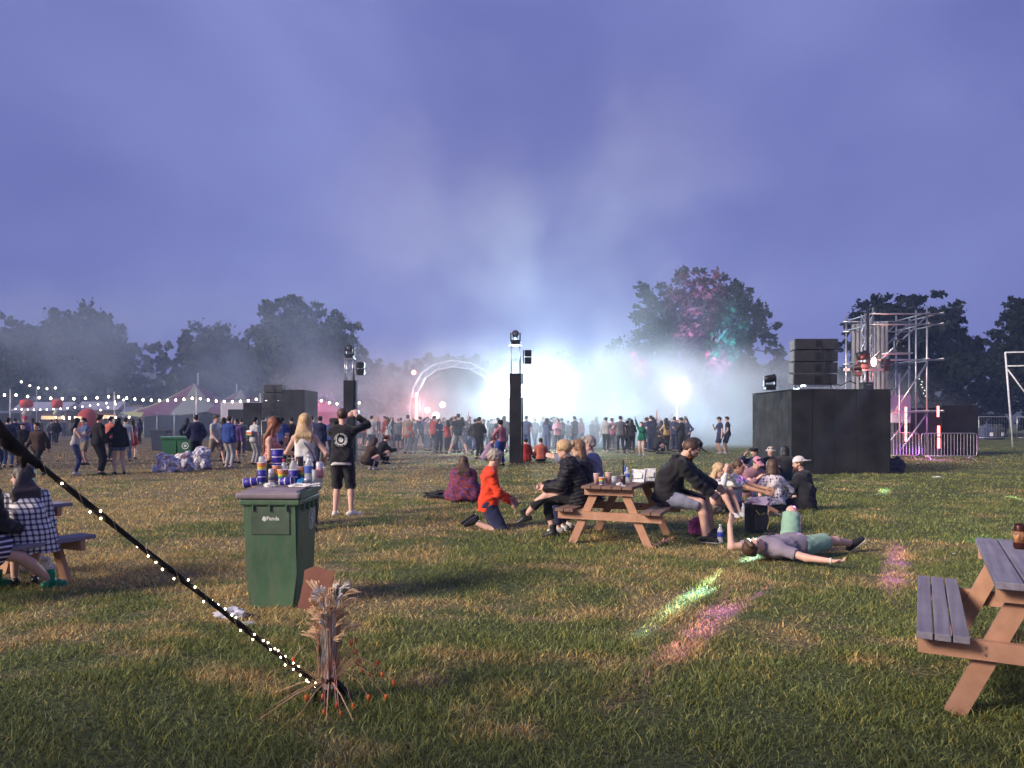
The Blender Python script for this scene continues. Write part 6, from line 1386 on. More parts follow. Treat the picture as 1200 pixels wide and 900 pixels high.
# shawled woman on the grass, back to us
x_, y_ = G(543, 588)
p6_ = person('woman in red and blue patterned shawl sitting on the grass, back to us', (x_, y_+.1, 0), R(4), dict(female=1, pelvis=(0, 0, .12), torso=(0, .16, 1), footL=(.12, .55, .07), footR=(-.12, .6, .07), kneeL=(-1, .2, .5), kneeR=(1, .2, .5), handL=(-.12, .4, .25), handR=(.12, .4, .25), look=(-.25, 1, -.15)),
    dict(hair=('long', HBR), hairout=.075, bottom=('trousers', BLK, 1.9), shoes=SHB), H=1.68, fingers=False)
J = p6_['J']; T = Field(.014, (.010, 22, 2)); torso(T, J, .045, 1)
for sg in (-1, 1): T.cone(J['sh'+('L' if sg < 0 else 'R')], (sg*.27, .06, .12), .09, .13, .10); T.cone(J['sh'+('L' if sg < 0 else 'R')], (sg*.16, .30, .15), .07, .12, .10)
for q in (-.18, -.06, .06, .18): T.cone(J['nb']-J['u']*.1-J['f']*.05+J['r']*q*.6, (q*1.15, -.12, .10), .07, .13, .12)
T.plane((0, 0, .035), (0, 0, -1)); link('shawl', T.mesh('shawl'), SHAWL, p6_['root'])
# kneeling man in red
x_, y_ = G(596, 620)
p7 = person('grey curly haired man in orange red sweatshirt kneeling on the grass, side on', (x_-.22, y_+.15, 0), face(1, .12), dict(pelvis=(0, -.08, .34), torso=(0, .06, 1), footL=(-.10, -.30, .09), footR=(.11, -.27, .09), kneeL=(-.2, 1, -.25), kneeR=(.25, 1, -.25), toeL=(0, -.75, -.5), toeR=(0, -.75, -.5), upL=(0, .3, -1), upR=(0, .3, -1), handL=(-.04, .26, .40), handR=(.14, .24, .36), elbL=(-.8, -1, -.2), elbR=(.8, -1, -.2), look=(.1, 1, -.42), neck=(0, .32, 1), hdirR=(0, .6, -.8), palmR=(0, -.5, -.5)),
    dict(skin=SKP, top=('long', REDC), hem=.10, bottom=('shorts', NAVY, 1.0), shoes=SHB, hair=('curly', HGR)), H=1.78)
held('black phone held low by the kneeling man in red', p7, 'R', 'phonev', (0, .03, .05))
# ------------------------------------------------ around the middle picnic table
A = R(-23)
def seat(lx, ly): q = on_table(T1, lx, ly, 0); return (q.x, q.y, 0)
faceL, faceR = face(-.92, .39), face(.92, -.39)
x_, y_, _ = seat(-.55, -.18)
p8 = person('woman with blonde bun in black puffer jacket seated sideways on the left bench', (x_, y_, 0), face(-1, .12), dict(female=1, pelvis=(0, 0, .56), torso=(0, .28, 1), bend=.05, footR=(.06, .34, .085), footL=(-.02, .72, .30), kneeR=(.1, 1, .5), kneeL=(-.1, 1, .8), handR=(.02, .47, .72), handL=(-.10, .45, .70), elbR=(.7, -.5, -.6), elbL=(-.7, -.5, -.6), toeR=(0, 1, -.05), toeL=(0, .9, -.35), look=(.0, 1, .02), neck=(0, .25, 1), curl=.8),
    dict(skin=SKP, top=('puffer', PUFF), hem=.10, bottom=('leggings', BLK, 1.62), shoes=SHB, boot=1, hair=('bun', HBL)), H=1.72)
x_, y_, _ = seat(-.55, .30)
p9 = person('woman with brown bob in dark jacket, second on the left bench', (x_, y_, 0), faceL+.10, dict(female=1, pelvis=(0, 0, .56), torso=(0, .22, 1), footR=(.1, .40, .085), footL=(-.1, .42, .085), handR=(.1, .42, .62), handL=(-.1, .42, .62), look=(-.5, 1, -.1), neck=(0, .2, 1)),
    dict(skin=SKP, top=('jacket', BLK2), hem=.10, bottom=('trousers', NAVY, 1.9), shoes=SHW, hair=('bob', HDB)), H=1.70)
x_, y_, _ = seat(-.55, .64)
p9b = person('grey haired person in pale grey jacket, farthest on the left bench', (x_, y_, 0), faceL+.15, dict(pelvis=(0, 0, .56), torso=(0, .12, 1), footR=(.1, .42, .085), footL=(-.1, .45, .085), handR=(.1, .42, .62), handL=(-.25, .55, 1.05), elbL=(-1, 0, -.8), look=(-.2, 1, 0)),
    dict(skin=SKP, top=('jacket', GREYB), hem=.08, bottom=('trousers', NAVY, 1.9), shoes=SHW, hair=('short', HGR)), H=1.76)
x_, y_, _ = seat(.58, .12)
p10 = person('bearded man in black hoodie and grey shorts leaning forward on the right bench', (x_, y_, 0), face(1, -.15), dict(pelvis=(0, -.02, .56), torso=(0, .42, 1), bend=.07, roll=.02, footR=(.12, .46, .085), footL=(-.14, .52, .085), kneeR=(.2, 1, .4), kneeL=(-.2, 1, .4), handR=(.03, .58, .56), handL=(-.05, .60, .58), elbR=(.6, -.6, -.8), elbL=(-.6, -.6, -.8), look=(.15, 1, -1.0), neck=(0, .75, 1), toeR=(.25, 1, 0), toeL=(-.1, 1, 0), curl=.8),
    dict(skin=SKP, top=('hoodie', BLK), hem=.10, bottom=('shorts', GREYB, .96), shoes=SHB, sole=SOLE, hair=('fade', HBR), beard=HBD, fat=.012), H=1.82)
held('phone in the hands of the bearded man', p10, 'R', 'phonev', (0, .02, .03))
x_, y_, _ = seat(.58, .60)
p11 = person('person in black cap on the right bench beyond the bearded man', (x_, y_, 0), face(1, -.25), dict(pelvis=(0, -.02, .56), torso=(0, .36, 1), bend=.05, footR=(.1, .46, .085), footL=(-.14, .5, .085), handR=(.04, .60, .62), handL=(-.06, .62, .62), elbR=(.6, -.6, -.8), elbL=(-.6, -.6, -.8), look=(.3, 1, -.5), neck=(0, .6, 1)),
    dict(skin=SKIND, top=('hoodie', BLK2), bottom=('shorts', BLK, 1.0), shoes=SHB, hair=('short', HBK), hat=('cap', BLK), beard=HBR), H=1.80)
# ------------------------------------------------ group on the grass
x_, y_ = G(846, 606)
p12 = person('blonde woman in white long sleeves hugging her knees, hands at her face', (x_, y_+.25, 0), face(.75, -.9), dict(female=1, pelvis=(0, -.1, .12), torso=(0, .16, 1), footL=(-.08, .38, .075), footR=(.08, .36, .075), kneeL=(-.1, .2, 1), kneeR=(.1, .2, 1), handL=(-.05, .22, .74), handR=(.06, .20, .76), elbL=(-.8, .4, -1), elbR=(.8, .4, -1), hdirL=(0, .1, 1), hdirR=(0, .1, 1), look=(.2, 1, -.35), curl=.4),
    dict(skin=SKP, top=('long', WHT_C), hem=.02, bottom=('shorts', KHAKI, .35), shoes=SHW, hair=('long', HBL)), H=1.68)
x_, y_ = G(874, 603)
p13 = person('short haired man in pale t-shirt and blue shorts sitting cross legged, arms forward', (x_-.08, y_+.1, 0), face(.9, -.55), dict(pelvis=(0, -.1, .12), torso=(0, .10, 1), footL=(.14, .50, .07), footR=(.02, .62, .07), kneeL=(-1, .2, .35), kneeR=(1, .4, .9), handL=(-.02, .55, .42), handR=(.20, .48, .40), elbL=(-.7, -.3, -.8), elbR=(.7, -.3, -.8), look=(-.05, 1, -.1)),
    dict(skin=SKIND, top=('tee', cloth('cloth_pale_blue', (.42, .44, .52))), hem=.02, bottom=('shorts', cloth('cloth_denim', (.10, .13, .24)), .92), shoes=SHB, hair=('fade', HBR)), H=1.76)
x_, y_ = G(910, 601)
p14 = person('dark haired woman in white blouse with dark spots sitting with her back to us', (x_, y_+.1, 0), face(-.1, 1), dict(female=1, pelvis=(0, 0, .12), torso=(0, .12, 1), footL=(.15, .5, .07), footR=(-.15, .55, .07), kneeL=(-1, .2, .3), kneeR=(1, .2, .3), handL=(-.26, .12, .12), handR=(.24, .22, .18), elbL=(-1, -.4, .2), elbR=(1, -.4, .2), look=(-.1, 1, -.1)),
    dict(skin=SKIN, top=('long', DOTS), hem=-.01, flare=.02, bottom=('trousers', BLK, 1.9), shoes=SHB, hair=('bob', HBR)), H=1.72)
x_, y_ = G(947, 599)
p15 = person('man in black with a white cap worn backwards, sitting and looking left', (x_, y_+.1, 0), face(-.75, .7), dict(pelvis=(0, 0, .12), torso=(0, .14, 1), bend=.04, footL=(.15, .5, .07), footR=(-.1, .55, .07), kneeL=(-1, .2, .4), kneeR=(1, .2, .4), handL=(-.15, .42, .25), handR=(.2, .36, .25), look=(-.35, 1, -.02)),
    dict(skin=SKP, top=('hoodie', BLK), bottom=('trousers', BLK2, 1.9), shoes=SHB, hair=('fade', HBR), hat=('backcap', cloth('cloth_cap_white', (.62, .58, .58), bump=.15)), beard=HBD, fat=.015), H=1.80)
for (px, d, hd, lb, hat, pose, wr) in (
    (884, 18.6, face(-.6, -.3), 'person in black beret drinking, seated against the platform side', ('beret', BLK), dict(handR=(.08, .25, .72), elbR=(.8, .2, -.6)), NAVY),
    (903, 18.8, face(-.3, -.8), 'person in a pale bucket hat seated against the platform side', ('bucket', CREAMC), dict(), BLK),
    (920, 19.4, face(.3, .8), 'dark seated figure right beside the bucket hat person', None, dict(), BLK2),
    (880, 15.2, face(.3, -1), 'person in pink cap bending forward behind the pale t-shirt man', ('cap', cloth('cloth_cap_pink', (.60, .25, .34))), dict(torso=(0, .5, 1)), cloth('cloth_mauve', (.30, .16, .20)))):
    po = dict(pelvis=(0, -.1, .12), torso=(0, .14, 1), footL=(-.10, .45, .075), footR=(.12, .5, .075), kneeL=(-.3, .2, 1), kneeR=(.3, .2, 1), handL=(-.1, .35, .42), handR=(.1, .35, .42)); po.update(pose)
    w_ = dict(skin=SKP, top=('jacket', wr), bottom=('trousers', BLK, 1.9), shoes=SHB, hair=('short' if hat else 'bob', HBK), )
    if hat: w_['hat'] = hat
    person(lb, (P(px, 0, d).x, d, 0), hd, po, w_, H=1.74, vox=.016, group=None)
# ------------------------------------------------ man lying on the grass
hx, hy = 3.30, 8.62; rzL = R(120)
def w2l(x_, y_, z_=0): dx, dy = x_-hx, y_-hy; c, s_ = math.cos(-rzL), math.sin(-rzL); return (dx*c-dy*s_, dx*s_+dy*c, z_)
p18 = person('man in grey t-shirt and mint shorts lying on his back in the grass', (hx, hy, 0), rzL, dict(pelvis=(0, 0, .125), torso=(0, 1, .03), chest=(0, 0, 1), hipf=(0, 0, 1), neck=(0, 1, .10), look=(-.65, .1, 1), headup=(0, 1, .05),
    handR=w2l(3.50, 7.78, .07), elbR=(-.3, -.2, -1), handL=w2l(2.56, 8.62, .36), elbL=(.3, 1.0, -.5), hdirL=(0, -.4, .8), hdirR=w2l(hx+.9, hy-.35), palmR=(0, 0, 1), palmL=(1, 0, 0),
    footL=w2l(3.46, 9.02, .075), kneeL=(.1, -.05, 1), toeL=w2l(hx+.5, hy+.5), footR=w2l(4.12, 9.0, .085), kneeR=(-.3, -.1, 1), toeR=w2l(hx+.9, hy-.1, .75), upR=w2l(hx-.8, hy-.3, .7), curl=.6),
    dict(skin=SKP, top=('tee', GREYM), hem=.04, bottom=('shorts', MINT, .88), shoes=SHB, sole=SOLE, hair=('short', HBR), fat=.008), H=1.80)
J = p18['J']
# sunglasses hang on his shirt, tattoo, wristband
m = MB(); q = J['nb']-J['u']*.08+J['f']*.14
for sg in (-.04, .04): m.lathe(q+J['r']*sg, [(.001, 0), (.030, .002), (.030, .008), (.001, .010)], 12)
m.tube([q-J['r']*.02+J['f']*.005, q+J['r']*.02+J['f']*.005], .004, 5); o = m.build('sunglasses', BLKM, p18['root'])
m = MB(); a = J['wrR']; dd = J['hdR']; m.tube([a-dd*.012, a+dd*.006], .034, 12); m.build('wristband', SHW, p18['root'])
m = MB(); pts_ = [J['pel']+J['u']*.02+J['r']*math.cos(t)*.165+J['f']*math.sin(t)*.132 for t in np.linspace(0, 2*math.pi, 25)]; m.tube(pts_, .015, 6, cap=False); m.build('belt', LEATH, p18['root'])
x_, y_ = G(893, 628)
root = empty('rucksack', (x_, y_+.25, 0), R(15), 'black rucksack with yellow trim standing behind the lying man', 'bag')
m = MB(); m.box((0, 0, .22), (.30, .20, .42), bev=.06); m.build('bag_body', BLK, root); m = MB(); m.box((.02, -.115, .17), (.22, .06, .24), bev=.025); m.build('front_pocket', BLK2, root)
m = MB(); m.tube([(.10, -.13, .30), (.12, -.15, .2), (.08, -.15, .07)], .008, 5); m.tube([(-.08, -.12, .34), (-.02, -.14, .26), (.05, -.13, .30)], .006, 5); m.build('yellow_trim', mat('yellow_webbing', (.45, .38, .08), .7), root)
crumple('mauve folded jacket lying on top of the rucksack', (x_+.03, y_+.22, .40), (.17, .13, .07), cloth('cloth_lilac', (.42, .34, .44)), 'folded_jacket', 'jacket', 51, 'cloth')
# ------------------------------------------------ the two on the left bench
def seat3(lx, ly): q = on_table(T3, lx, ly, 0); return (q.x, q.y)
x_, y_ = seat3(.50, .22)
p2 = person('long haired woman in black and white checked dress seated with her back to us', (x_, y_, 0), face(-.62, .78), dict(female=1, pelvis=(0, 0, .54), torso=(-.06, .50, 1), bend=.09, footR=(.08, .40, .085), footL=(-.1, .42, .085), handR=(.1, .42, .62), handL=(-.1, .42, .66), look=(-1, .35, -.25), neck=(0, .3, 1)),
    dict(skin=SKP, hair=('long', hairm('hair_dark_brown', (.030, .020, .018))), hairout=.035, shoes=SHB), H=1.58)
J = p2['J']; T = Field(.012, (.006, 24, 1)); torso(T, J, .026, 1)
for k in 'LR': arm(T, J, k, .022, 1.3, True)
for q in (-.14, -.05, .05, .14): T.cone(J['pel']+J['hr']*q*.6+J['u']*.1, J['pel']+J['hr']*q*1.2-np.array([0, .06, .22]), .11, .12, .08); T.cone(J['pel']+J['hr']*q*.6, (J['knL']+J['knR'])/2+J['hr']*q*.8, .12, .10, .08)
T.plane((0, 0, .40), (0, 0, -1)); link('dress', T.mesh('dress'), PLAID, p2['root'])
x_, y_ = seat3(.52, -.34)
p1 = person('person in black jacket, striped skirt and green boots seated at the left edge', (x_, y_, 0), face(.30, .95), dict(female=1, pelvis=(0, 0, .55), torso=(-.12, .40, 1), bend=.06, footL=(-.34, .55, .09), footR=(.16, .70, .09), kneeL=(-.5, 1, .5), kneeR=(.4, 1, .4), handL=(.0, .44, .62), handR=(.10, .44, .62), look=(-.7, 1, -.3), toeL=(.1, 1, 0), toeR=(.2, 1, 0)),
    dict(skin=SKP, top=('jacket', BLK), hem=.0, bottom=('skirt', STRP, .62), shoes=SHG, boot=1, hair=('short', HRD)), H=1.68)
# ================================================================ the crowd
def ocmat(name, rough=.88, f=1.0, hair=False):
    m, n, l, b = newmat(name); oi = n.new('ShaderNodeObjectInfo'); tc = n.new('ShaderNodeTexCoord'); nz = n.new('ShaderNodeTexNoise'); nz.inputs['Scale'].default_value = 7; l.new(tc.outputs['Object'], nz.inputs['Vector'])
    v = math_node(n, l, 'MULTIPLY_ADD', nz.outputs['Fac'], .6, .38); cb = n.new('ShaderNodeCombineXYZ'); [l.new(v, cb.inputs[i]) for i in range(3)]
    l.new(mixc(n, l, 1, oi.outputs['Color'], cb.outputs[0], 'MULTIPLY'), b.inputs['Base Color']); b.inputs['Roughness'].default_value = rough; b.inputs['Specular IOR Level'].default_value = .2; return m
OT, OB, OH, OS = ocmat('garment_top'), ocmat('garment_bottom'), ocmat('hair_far', .6), ocmat('shoe_far', .5)
POS = {
 'stand': dict(), 'hips': dict(handL=(-.20, .12, .98), elbL=(-1, -.3, 0), handR=(.27, .05, .84), footR=(.16, .05, .085)),
 'drink': dict(handR=(.10, .28, 1.30), elbR=(.8, -.3, -1), handL=(-.26, .03, .84), look=(.2, 1, 0)),
 'phone': dict(handL=(-.04, .34, 1.22), handR=(.06, .34, 1.22), elbL=(-.8, -.5, -1), elbR=(.8, -.5, -1), look=(0, 1, -.5)),
 'film': dict(handL=(-.02, .30, 1.66), handR=(.10, .30, 1.66), elbL=(-1, .3, -.5), elbR=(1, .3, -.5)),
 'pockets': dict(handL=(-.20, .13, .92), handR=(.20, .13, .92), elbL=(-1, -.8, 0), elbR=(1, -.8, 0), footL=(-.08, .12, .085)),
 'crossed': dict(handL=(.12, .22, 1.16), handR=(-.12, .24, 1.18), elbL=(-1, -.2, -.6), elbR=(1, -.2, -.6)),
 'walk': dict(torso=(0, .06, 1), footL=(-.09, .34, .09), footR=(.09, -.32, .13), toeR=(0, 1, -.5), handL=(-.24, -.16, .88), handR=(.24, .26, .92), kneeR=(0, 1, 0)),
 'stride': dict(pelvis=(0, 0, .86), footL=(-.38, .05, .085), footR=(.36, .0, .085), handR=(.05, .25, 1.18), elbR=(1, -.3, -.5), handL=(-.30, .1, .86)),
 'armup': dict(handR=(.32, .12, 1.92), elbR=(1, .3, 0), handL=(-.26, .03, .84)),
 'crouch': dict(pelvis=(0, -.12, .30), torso=(0, .5, 1), footL=(-.14, .12, .085), footR=(.14, .12, .085), kneeL=(-.3, 1, .6), kneeR=(.3, 1, .6), handL=(-.1, .5, .45), handR=(.12, .5, .5)),
 'sit': dict(pelvis=(0, 0, .12), torso=(0, .12, 1), footL=(.14, .5, .07), footR=(-.12, .52, .07), kneeL=(-1, .2, .4), kneeR=(1, .2, .4), handL=(-.15, .42, .25), handR=(.2, .36, .25)),
}
PROTO = {}
def proto(pose, fem, top, bot, hair, hat=None, extra=None):
    key = (pose, fem, top, bot, hair, hat)
    if key in PROTO: return PROTO[key]
    po = dict(POS[pose], female=fem); bt = {'trousers': ('trousers', OB, 1.92), 'jeans': ('trousers', OB, 1.92), 'shorts': ('shorts', OB, .95), 'hot': ('shorts', OB, .38), 'skirt': ('skirt', OB, .62), 'baggy': ('baggy', OB, 1.9)}[bot]
    w_ = dict(skin=SKP if fem else SKIN, top=(top, OT), hem=.10 if top in ('jacket', 'hoodie', 'tee') else .03, bottom=bt, shoes=OS, hair=(hair, OH))
    if hat: w_['hat'] = (hat, OH)
    pr = person('proto', (0, 0, 0), 0, po, w_, vox=.021, fingers=False); PROTO[key] = pr['root']; return PROTO[key]
used_proto = set()
CDB = dict(black=(.018, .018, .022), navy=(.03, .035, .09), blue=(.04, .08, .32), denim=(.10, .14, .28), grey=(.16, .16, .18), pale=(.48, .48, .50), white=(.62, .62, .62), red=(.42, .04, .03), pink=(.60, .24, .28), tan=(.42, .28, .20), green=(.02, .18, .11), brown=(.07, .045, .035), orange=(.65, .13, .06), yellow=(.50, .36, .12), lilac=(.42, .30, .44), khaki=(.30, .24, .18), purple=(.14, .07, .22), coral=(.62, .17, .12))
HDB_ = dict(dark=(.02, .014, .012), brown=(.07, .04, .025), blonde=(.42, .28, .15), grey=(.3, .28, .26), red=(.2, .07, .03), black=(.012, .012, .014), pink_lit=(.6, .12, .25))
def crowd(px, feet, face_deg, label, pose='stand', fem=0, top='tee', bot='trousers', hair='short', tc='navy', bc='black', hc='dark', sc='black', hat=None, H=1.74, group=None, d=None):
    rt = proto(pose, fem, top, bot, hair, hat); d = d or FPX*CAMH/(feet-HOR); c = rt if id(rt) not in used_proto else copy_tree(rt); used_proto.add(id(rt))
    c.location = ((px-600)/FPX*d, d, 0); c.rotation_euler = (0, 0, R(face_deg)); s_ = H/1.75; c.scale = (s_, s_, s_); c['label'] = label; c['category'] = 'person'
    if 'group' in c: del c['group']
    if group: c['group'] = group
    cols = dict(hair=HDB_.get(hc, (.02, .02, .02)), shoe=CDB[sc]); 
    for ch in [x for x in COL.objects if x.parent == c]:
        nm = ch.name.split('.')[0]
        col = CDB[bc] if nm in ('trousers', 'shorts', 'skirt') else CDB[sc] if nm == 'shoe' else HDB_.get(hc, (.03, .02, .018)) if nm in ('hair',) else (CDB.get(hc) or HDB_[hc]) if nm in ('cap', 'beret', 'bucket_hat', 'beanie', 'hood') else CDB[tc]
        ch.color = (*col, 1)
        for g2 in [x for x in ch.children]: g2.color = (*col, 1)
    return c
# left field
crowd(45, 559, 170, 'man in dark brown jacket walking behind the guy rope', 'walk', 0, 'jacket', 'trousers', 'short', 'brown', 'black', H=1.55)
w_ = crowd(88, 557, -60, 'dark haired woman in white vest and blue jeans with jacket round her waist', 'phone', 1, 'tank', 'trousers', 'long', 'white', 'denim', 'black', 'white', H=1.68)
w_ = crowd(115, 557, -35, 'man all in black seen from behind beside the white vest woman', 'pockets', 0, 'jacket', 'baggy', 'short', 'black', 'black', 'brown', H=1.78)
crowd(139, 556, 40, 'long haired woman in black jacket and denim shorts with bare legs', 'hips', 1, 'jacket', 'hot', 'long', 'black', 'denim', 'dark', H=1.68)
crowd(155, 538, 5, 'woman in pink top and bright red shorts among the left group', 'stand', 1, 'tee', 'skirt', 'long', 'pink', 'red', 'brown', 'brown', H=1.66)
crowd(100, 545, 150, 'man in dark blue checked shirt between the white vest woman and the man in black', 'phone', 0, 'tee', 'shorts', 'short', 'denim', 'khaki', H=1.70)
crowd(129, 541, -20, 'man in salmon shirt behind the long haired woman', 'stand', 0, 'long', 'trousers', 'short', 'coral', 'black', H=1.76)
crowd(147, 541, 25, 'man in white shirt behind the woman with bare legs', 'hips', 0, 'tee', 'jeans', 'short', 'white', 'denim', H=1.72)
crowd(31, 541, 100, 'figure with pink lit head and dark red coat behind the rope cloth', 'stand', 0, 'jacket', 'trousers', 'short', 'purple', 'black', hc='pink_lit', hat='beanie', H=1.78)  # pink light on the head is painted into the hair and beanie colour
crowd(9, 548, 20, 'person in blue jeans partly hidden by the thick end of the rope', 'stand', 0, 'jacket', 'jeans', 'short', 'navy', 'denim', H=1.70)
crowd(-4, 551, -30, 'figure in white striped jacket cut by the left border', 'stand', 1, 'jacket', 'jeans', 'long', 'pale', 'navy', H=1.66)
crowd(27, 546, -160, 'dark figure directly under the rope cloth', 'hips', 0, 'jacket', 'trousers', 'short', 'black', 'brown', H=1.5)
for i, (px, ft, fd, po, tc, bc) in enumerate(((60, 521, 30, 'walk', 'grey', 'navy'), (66, 522, 200, 'walk', 'black', 'black'), (74, 513, 0, 'stand', 'navy', 'black'), (38, 524, 0, 'stand', 'blue', 'navy'), (48, 516, 90, 'hips', 'brown', 'black'), (84, 512, 40, 'stand', 'grey', 'black'), (18, 528, 60, 'hips', 'navy', 'navy'), (164, 520, 80, 'stand', 'navy', 'black'), (22, 515, 190, 'stand', 'grey', 'black'), (96, 514, 0, 'pockets', 'grey', 'black'), (110, 512, 100, 'drink', 'navy', 'black'), (204, 508, -60, 'walk', 'black', 'black'), (198, 508, 60, 'stand', 'grey', 'navy'), (150, 512, 60, 'stand', 'navy', 'black'))):
    near = [w for a, w in ((20, 'at the left border'), (35, 'under the red lantern'), (52, 'right of the red lantern'), (70, 'below the second lantern'), (90, 'left of the red dome tent'), (105, 'at the red dome tent'), (130, 'right of the red dome tent'), (160, 'below the thin far pole'), (180, 'left of the striped marquee'), (300, 'before the striped marquee')) if px < a][0]
    crowd(px, ft, fd, 'small dim figure in %s %s, %s' % (tc, {'walk': 'walking', 'stand': 'standing', 'hips': 'hand on hip', 'pockets': 'hands in pockets', 'drink': 'drinking'}[po], near), po, i % 2, 'jacket', 'trousers', 'long' if i % 2 else 'short', tc, bc, group='far figures by the stalls', H=1.68+.02*(i % 4))
# group between bins and riser
crowd(230, 546, 30, 'man in dark navy jacket with his back turned, right of the recycling bins', 'pockets', 0, 'jacket', 'trousers', 'short', 'navy', 'black', H=1.80)
crowd(252, 547, -110, 'man in white t-shirt and khaki shorts walking right', 'walk', 0, 'tee', 'shorts', 'short', 'white', 'khaki', 'brown', H=1.80)
crowd(268, 548, -20, 'man in bright blue jacket with his back turned, right of the white t-shirt man', 'stand', 0, 'jacket', 'jeans', 'short', 'blue', 'pale', 'brown', 'white', H=1.76)
crowd(262, 540, 0, 'dark haired person just behind the bright blue jacket man', 'stand', 1, 'jacket', 'trousers', 'long', 'navy', 'black', H=1.72)
crowd(278, 543, 160, 'person in purple jacket and shorts facing the bright blue jacket man', 'drink', 0, 'jacket', 'shorts', 'short', 'purple', 'brown', 'brown', H=1.66)
r_ = crowd(298, 545, -35, 'person in white shirt and pale jeans wearing a rainbow bag', 'stand', 0, 'tee', 'jeans', 'short', 'white', 'pale', 'black', H=1.72, hat='beanie')
m = MB(); m.box((0, -.17, 1.16), (.34, .14, .20), bev=.04); o = m.build('rainbow_bag', RAINP, r_)
crowd(220, 536, 60, 'dark figure standing behind the right green recycling bin', 'hips', 1, 'jacket', 'trousers', 'long', 'black', 'black', H=1.7)
crowd(283, 535, 20, 'dark figure behind the person in purple', 'stand', 0, 'tee', 'trousers', 'short', 'grey', 'navy', H=1.7)
crowd(330, 545, 5, 'person in bright blue hooded jacket between the red haired and the blonde woman', 'stand', 0, 'hoodie', 'trousers', 'short', 'blue', 'black', H=1.72)
crowd(321, 541, -60, 'person in pale shirt behind the red haired woman', 'stand', 0, 'tee', 'jeans', 'short', 'pale', 'navy', H=1.78)
crowd(342, 540, 40, 'person in dark top just left of the blonde woman', 'stand', 0, 'tee', 'trousers', 'short', 'brown', 'black', H=1.74)
crowd(375, 545, 0, 'person in navy jacket at the left of the phone man', 'stand', 1, 'jacket', 'trousers', 'short', 'navy', 'navy', H=1.76)
crowd(366, 538, 20, 'dark haired person behind the blonde woman shoulder', 'stand', 0, 'tee', 'trousers', 'short', 'purple', 'black', H=1.80)
crowd(388, 540, -20, 'person in blue top hidden behind the phone man', 'stand', 0, 'jacket', 'trousers', 'short', 'blue', 'navy', H=1.70)
# in front of the stage
c = crowd(433, 551, -50, 'seated person in dark coat with a colourful bag, right of the phone man', 'crouch', 1, 'jacket', 'trousers', 'long', 'brown', 'navy', 'brown', 'white', H=1.75)
crowd(447, 544, -60, 'person in black crouching with an orange cap', 'crouch', 0, 'jacket', 'trousers', 'short', 'black', 'black', 'orange', hat='cap', H=1.8)
crowd(478, 532, 10, 'man in tan t-shirt and grey trousers, back turned, before the red tube light', 'stand', 0, 'tee', 'trousers', 'short', 'tan', 'grey', 'brown', H=1.88)
crowd(537, 532, -5, 'tall man in dark t-shirt and white shorts standing legs wide apart', 'stride', 0, 'tee', 'shorts', 'short', 'black', 'pale', 'brown', 'white', H=2.02)
crowd(587, 546, 40, 'woman with big dark hair in pink top and blue flared jeans beside the tower', 'hips', 1, 'long', 'baggy', 'curly', 'pink', 'blue', 'dark', H=1.62)
crowd(572, 545, -100, 'person in lilac crouching beside the woman in blue flared jeans', 'crouch', 1, 'jacket', 'trousers', 'short', 'lilac', 'lilac', 'brown', H=1.7)
crowd(561, 538, -30, 'dark figure at the left of the crouching person in lilac', 'phone', 0, 'jacket', 'trousers', 'short', 'black', 'black', H=1.76)
crowd(634, 541, 5, 'person in coral top sitting on the ground right of the tower', 'sit', 0, 'long', 'trousers', 'short', 'coral', 'black', 'brown', H=1.75)
crowd(617, 541, 20, 'child sized figure in red with blue hood seated beside the tower foot', 'sit', 1, 'hoodie', 'trousers', 'short', 'red', 'navy', 'blue', hat='beanie', H=1.75)
crowd(710, 530, -20, 'man with white sleeves and black trousers at the front of the right crowd', 'drink', 0, 'long', 'trousers', 'short', 'pale', 'black', sc='white', H=1.78)
crowd(727, 531, 0, 'man in dark t-shirt standing broadly, second from the white sleeved man', 'hips', 0, 'tee', 'trousers', 'short', 'grey', 'black', H=1.84)
crowd(717, 528, 10, 'person in pale pink top just right of the white sleeved man', 'stand', 0, 'tee', 'jeans', 'short', 'pink', 'grey', 'brown', H=1.74)
crowd(752, 534, 160, 'person in bright green top with bare legs facing the camera', 'armup', 1, 'long', 'hot', 'short', 'green', 'green', 'dark', 'white', H=1.55)
crowd(740, 531, -15, 'woman in black standing left of the person in green', 'phone', 1, 'jacket', 'trousers', 'long', 'black', 'black', H=1.66)
crowd(763, 530, 5, 'tall man in dark shirt and jeans right of the person in green', 'armup', 0, 'tee', 'jeans', 'short', 'navy', 'denim', 'brown', H=1.86)
crowd(781, 532, 20, 'woman in yellow top and patterned trousers', 'hips', 1, 'tank', 'trousers', 'long', 'yellow', 'brown', H=1.72)
crowd(770, 532, -60, 'person in black crouching left of the woman in yellow', 'crouch', 0, 'jacket', 'trousers', 'short', 'black', 'black', H=1.75)
crowd(799, 533, 60, 'person in long black coat at the right end of the crowd', 'phone', 0, 'jacket', 'baggy', 'short', 'black', 'black', H=1.76)
crowd(790, 530, -30, 'man in navy next to the person in long black coat', 'pockets', 0, 'jacket', 'trousers', 'short', 'navy', 'navy', H=1.80)
crowd(844, 532, 95, 'capped man in dark shorts, left of the pair standing in the smoke', 'drink', 0, 'tee', 'shorts', 'short', 'navy', 'navy', 'black', hat='cap', sc='white', H=1.78)
crowd(853, 532, 70, 'man in dark shorts, right of the pair standing in the smoke', 'pockets', 0, 'tee', 'shorts', 'short', 'black', 'navy', 'dark', sc='white', H=1.80)
crowd(872, 513, 80, 'lone faint figure deep in the smoke beside the platform', 'walk', 0, 'jacket', 'trousers', 'short', 'grey', 'navy', H=1.75)
g = random.Random(12)
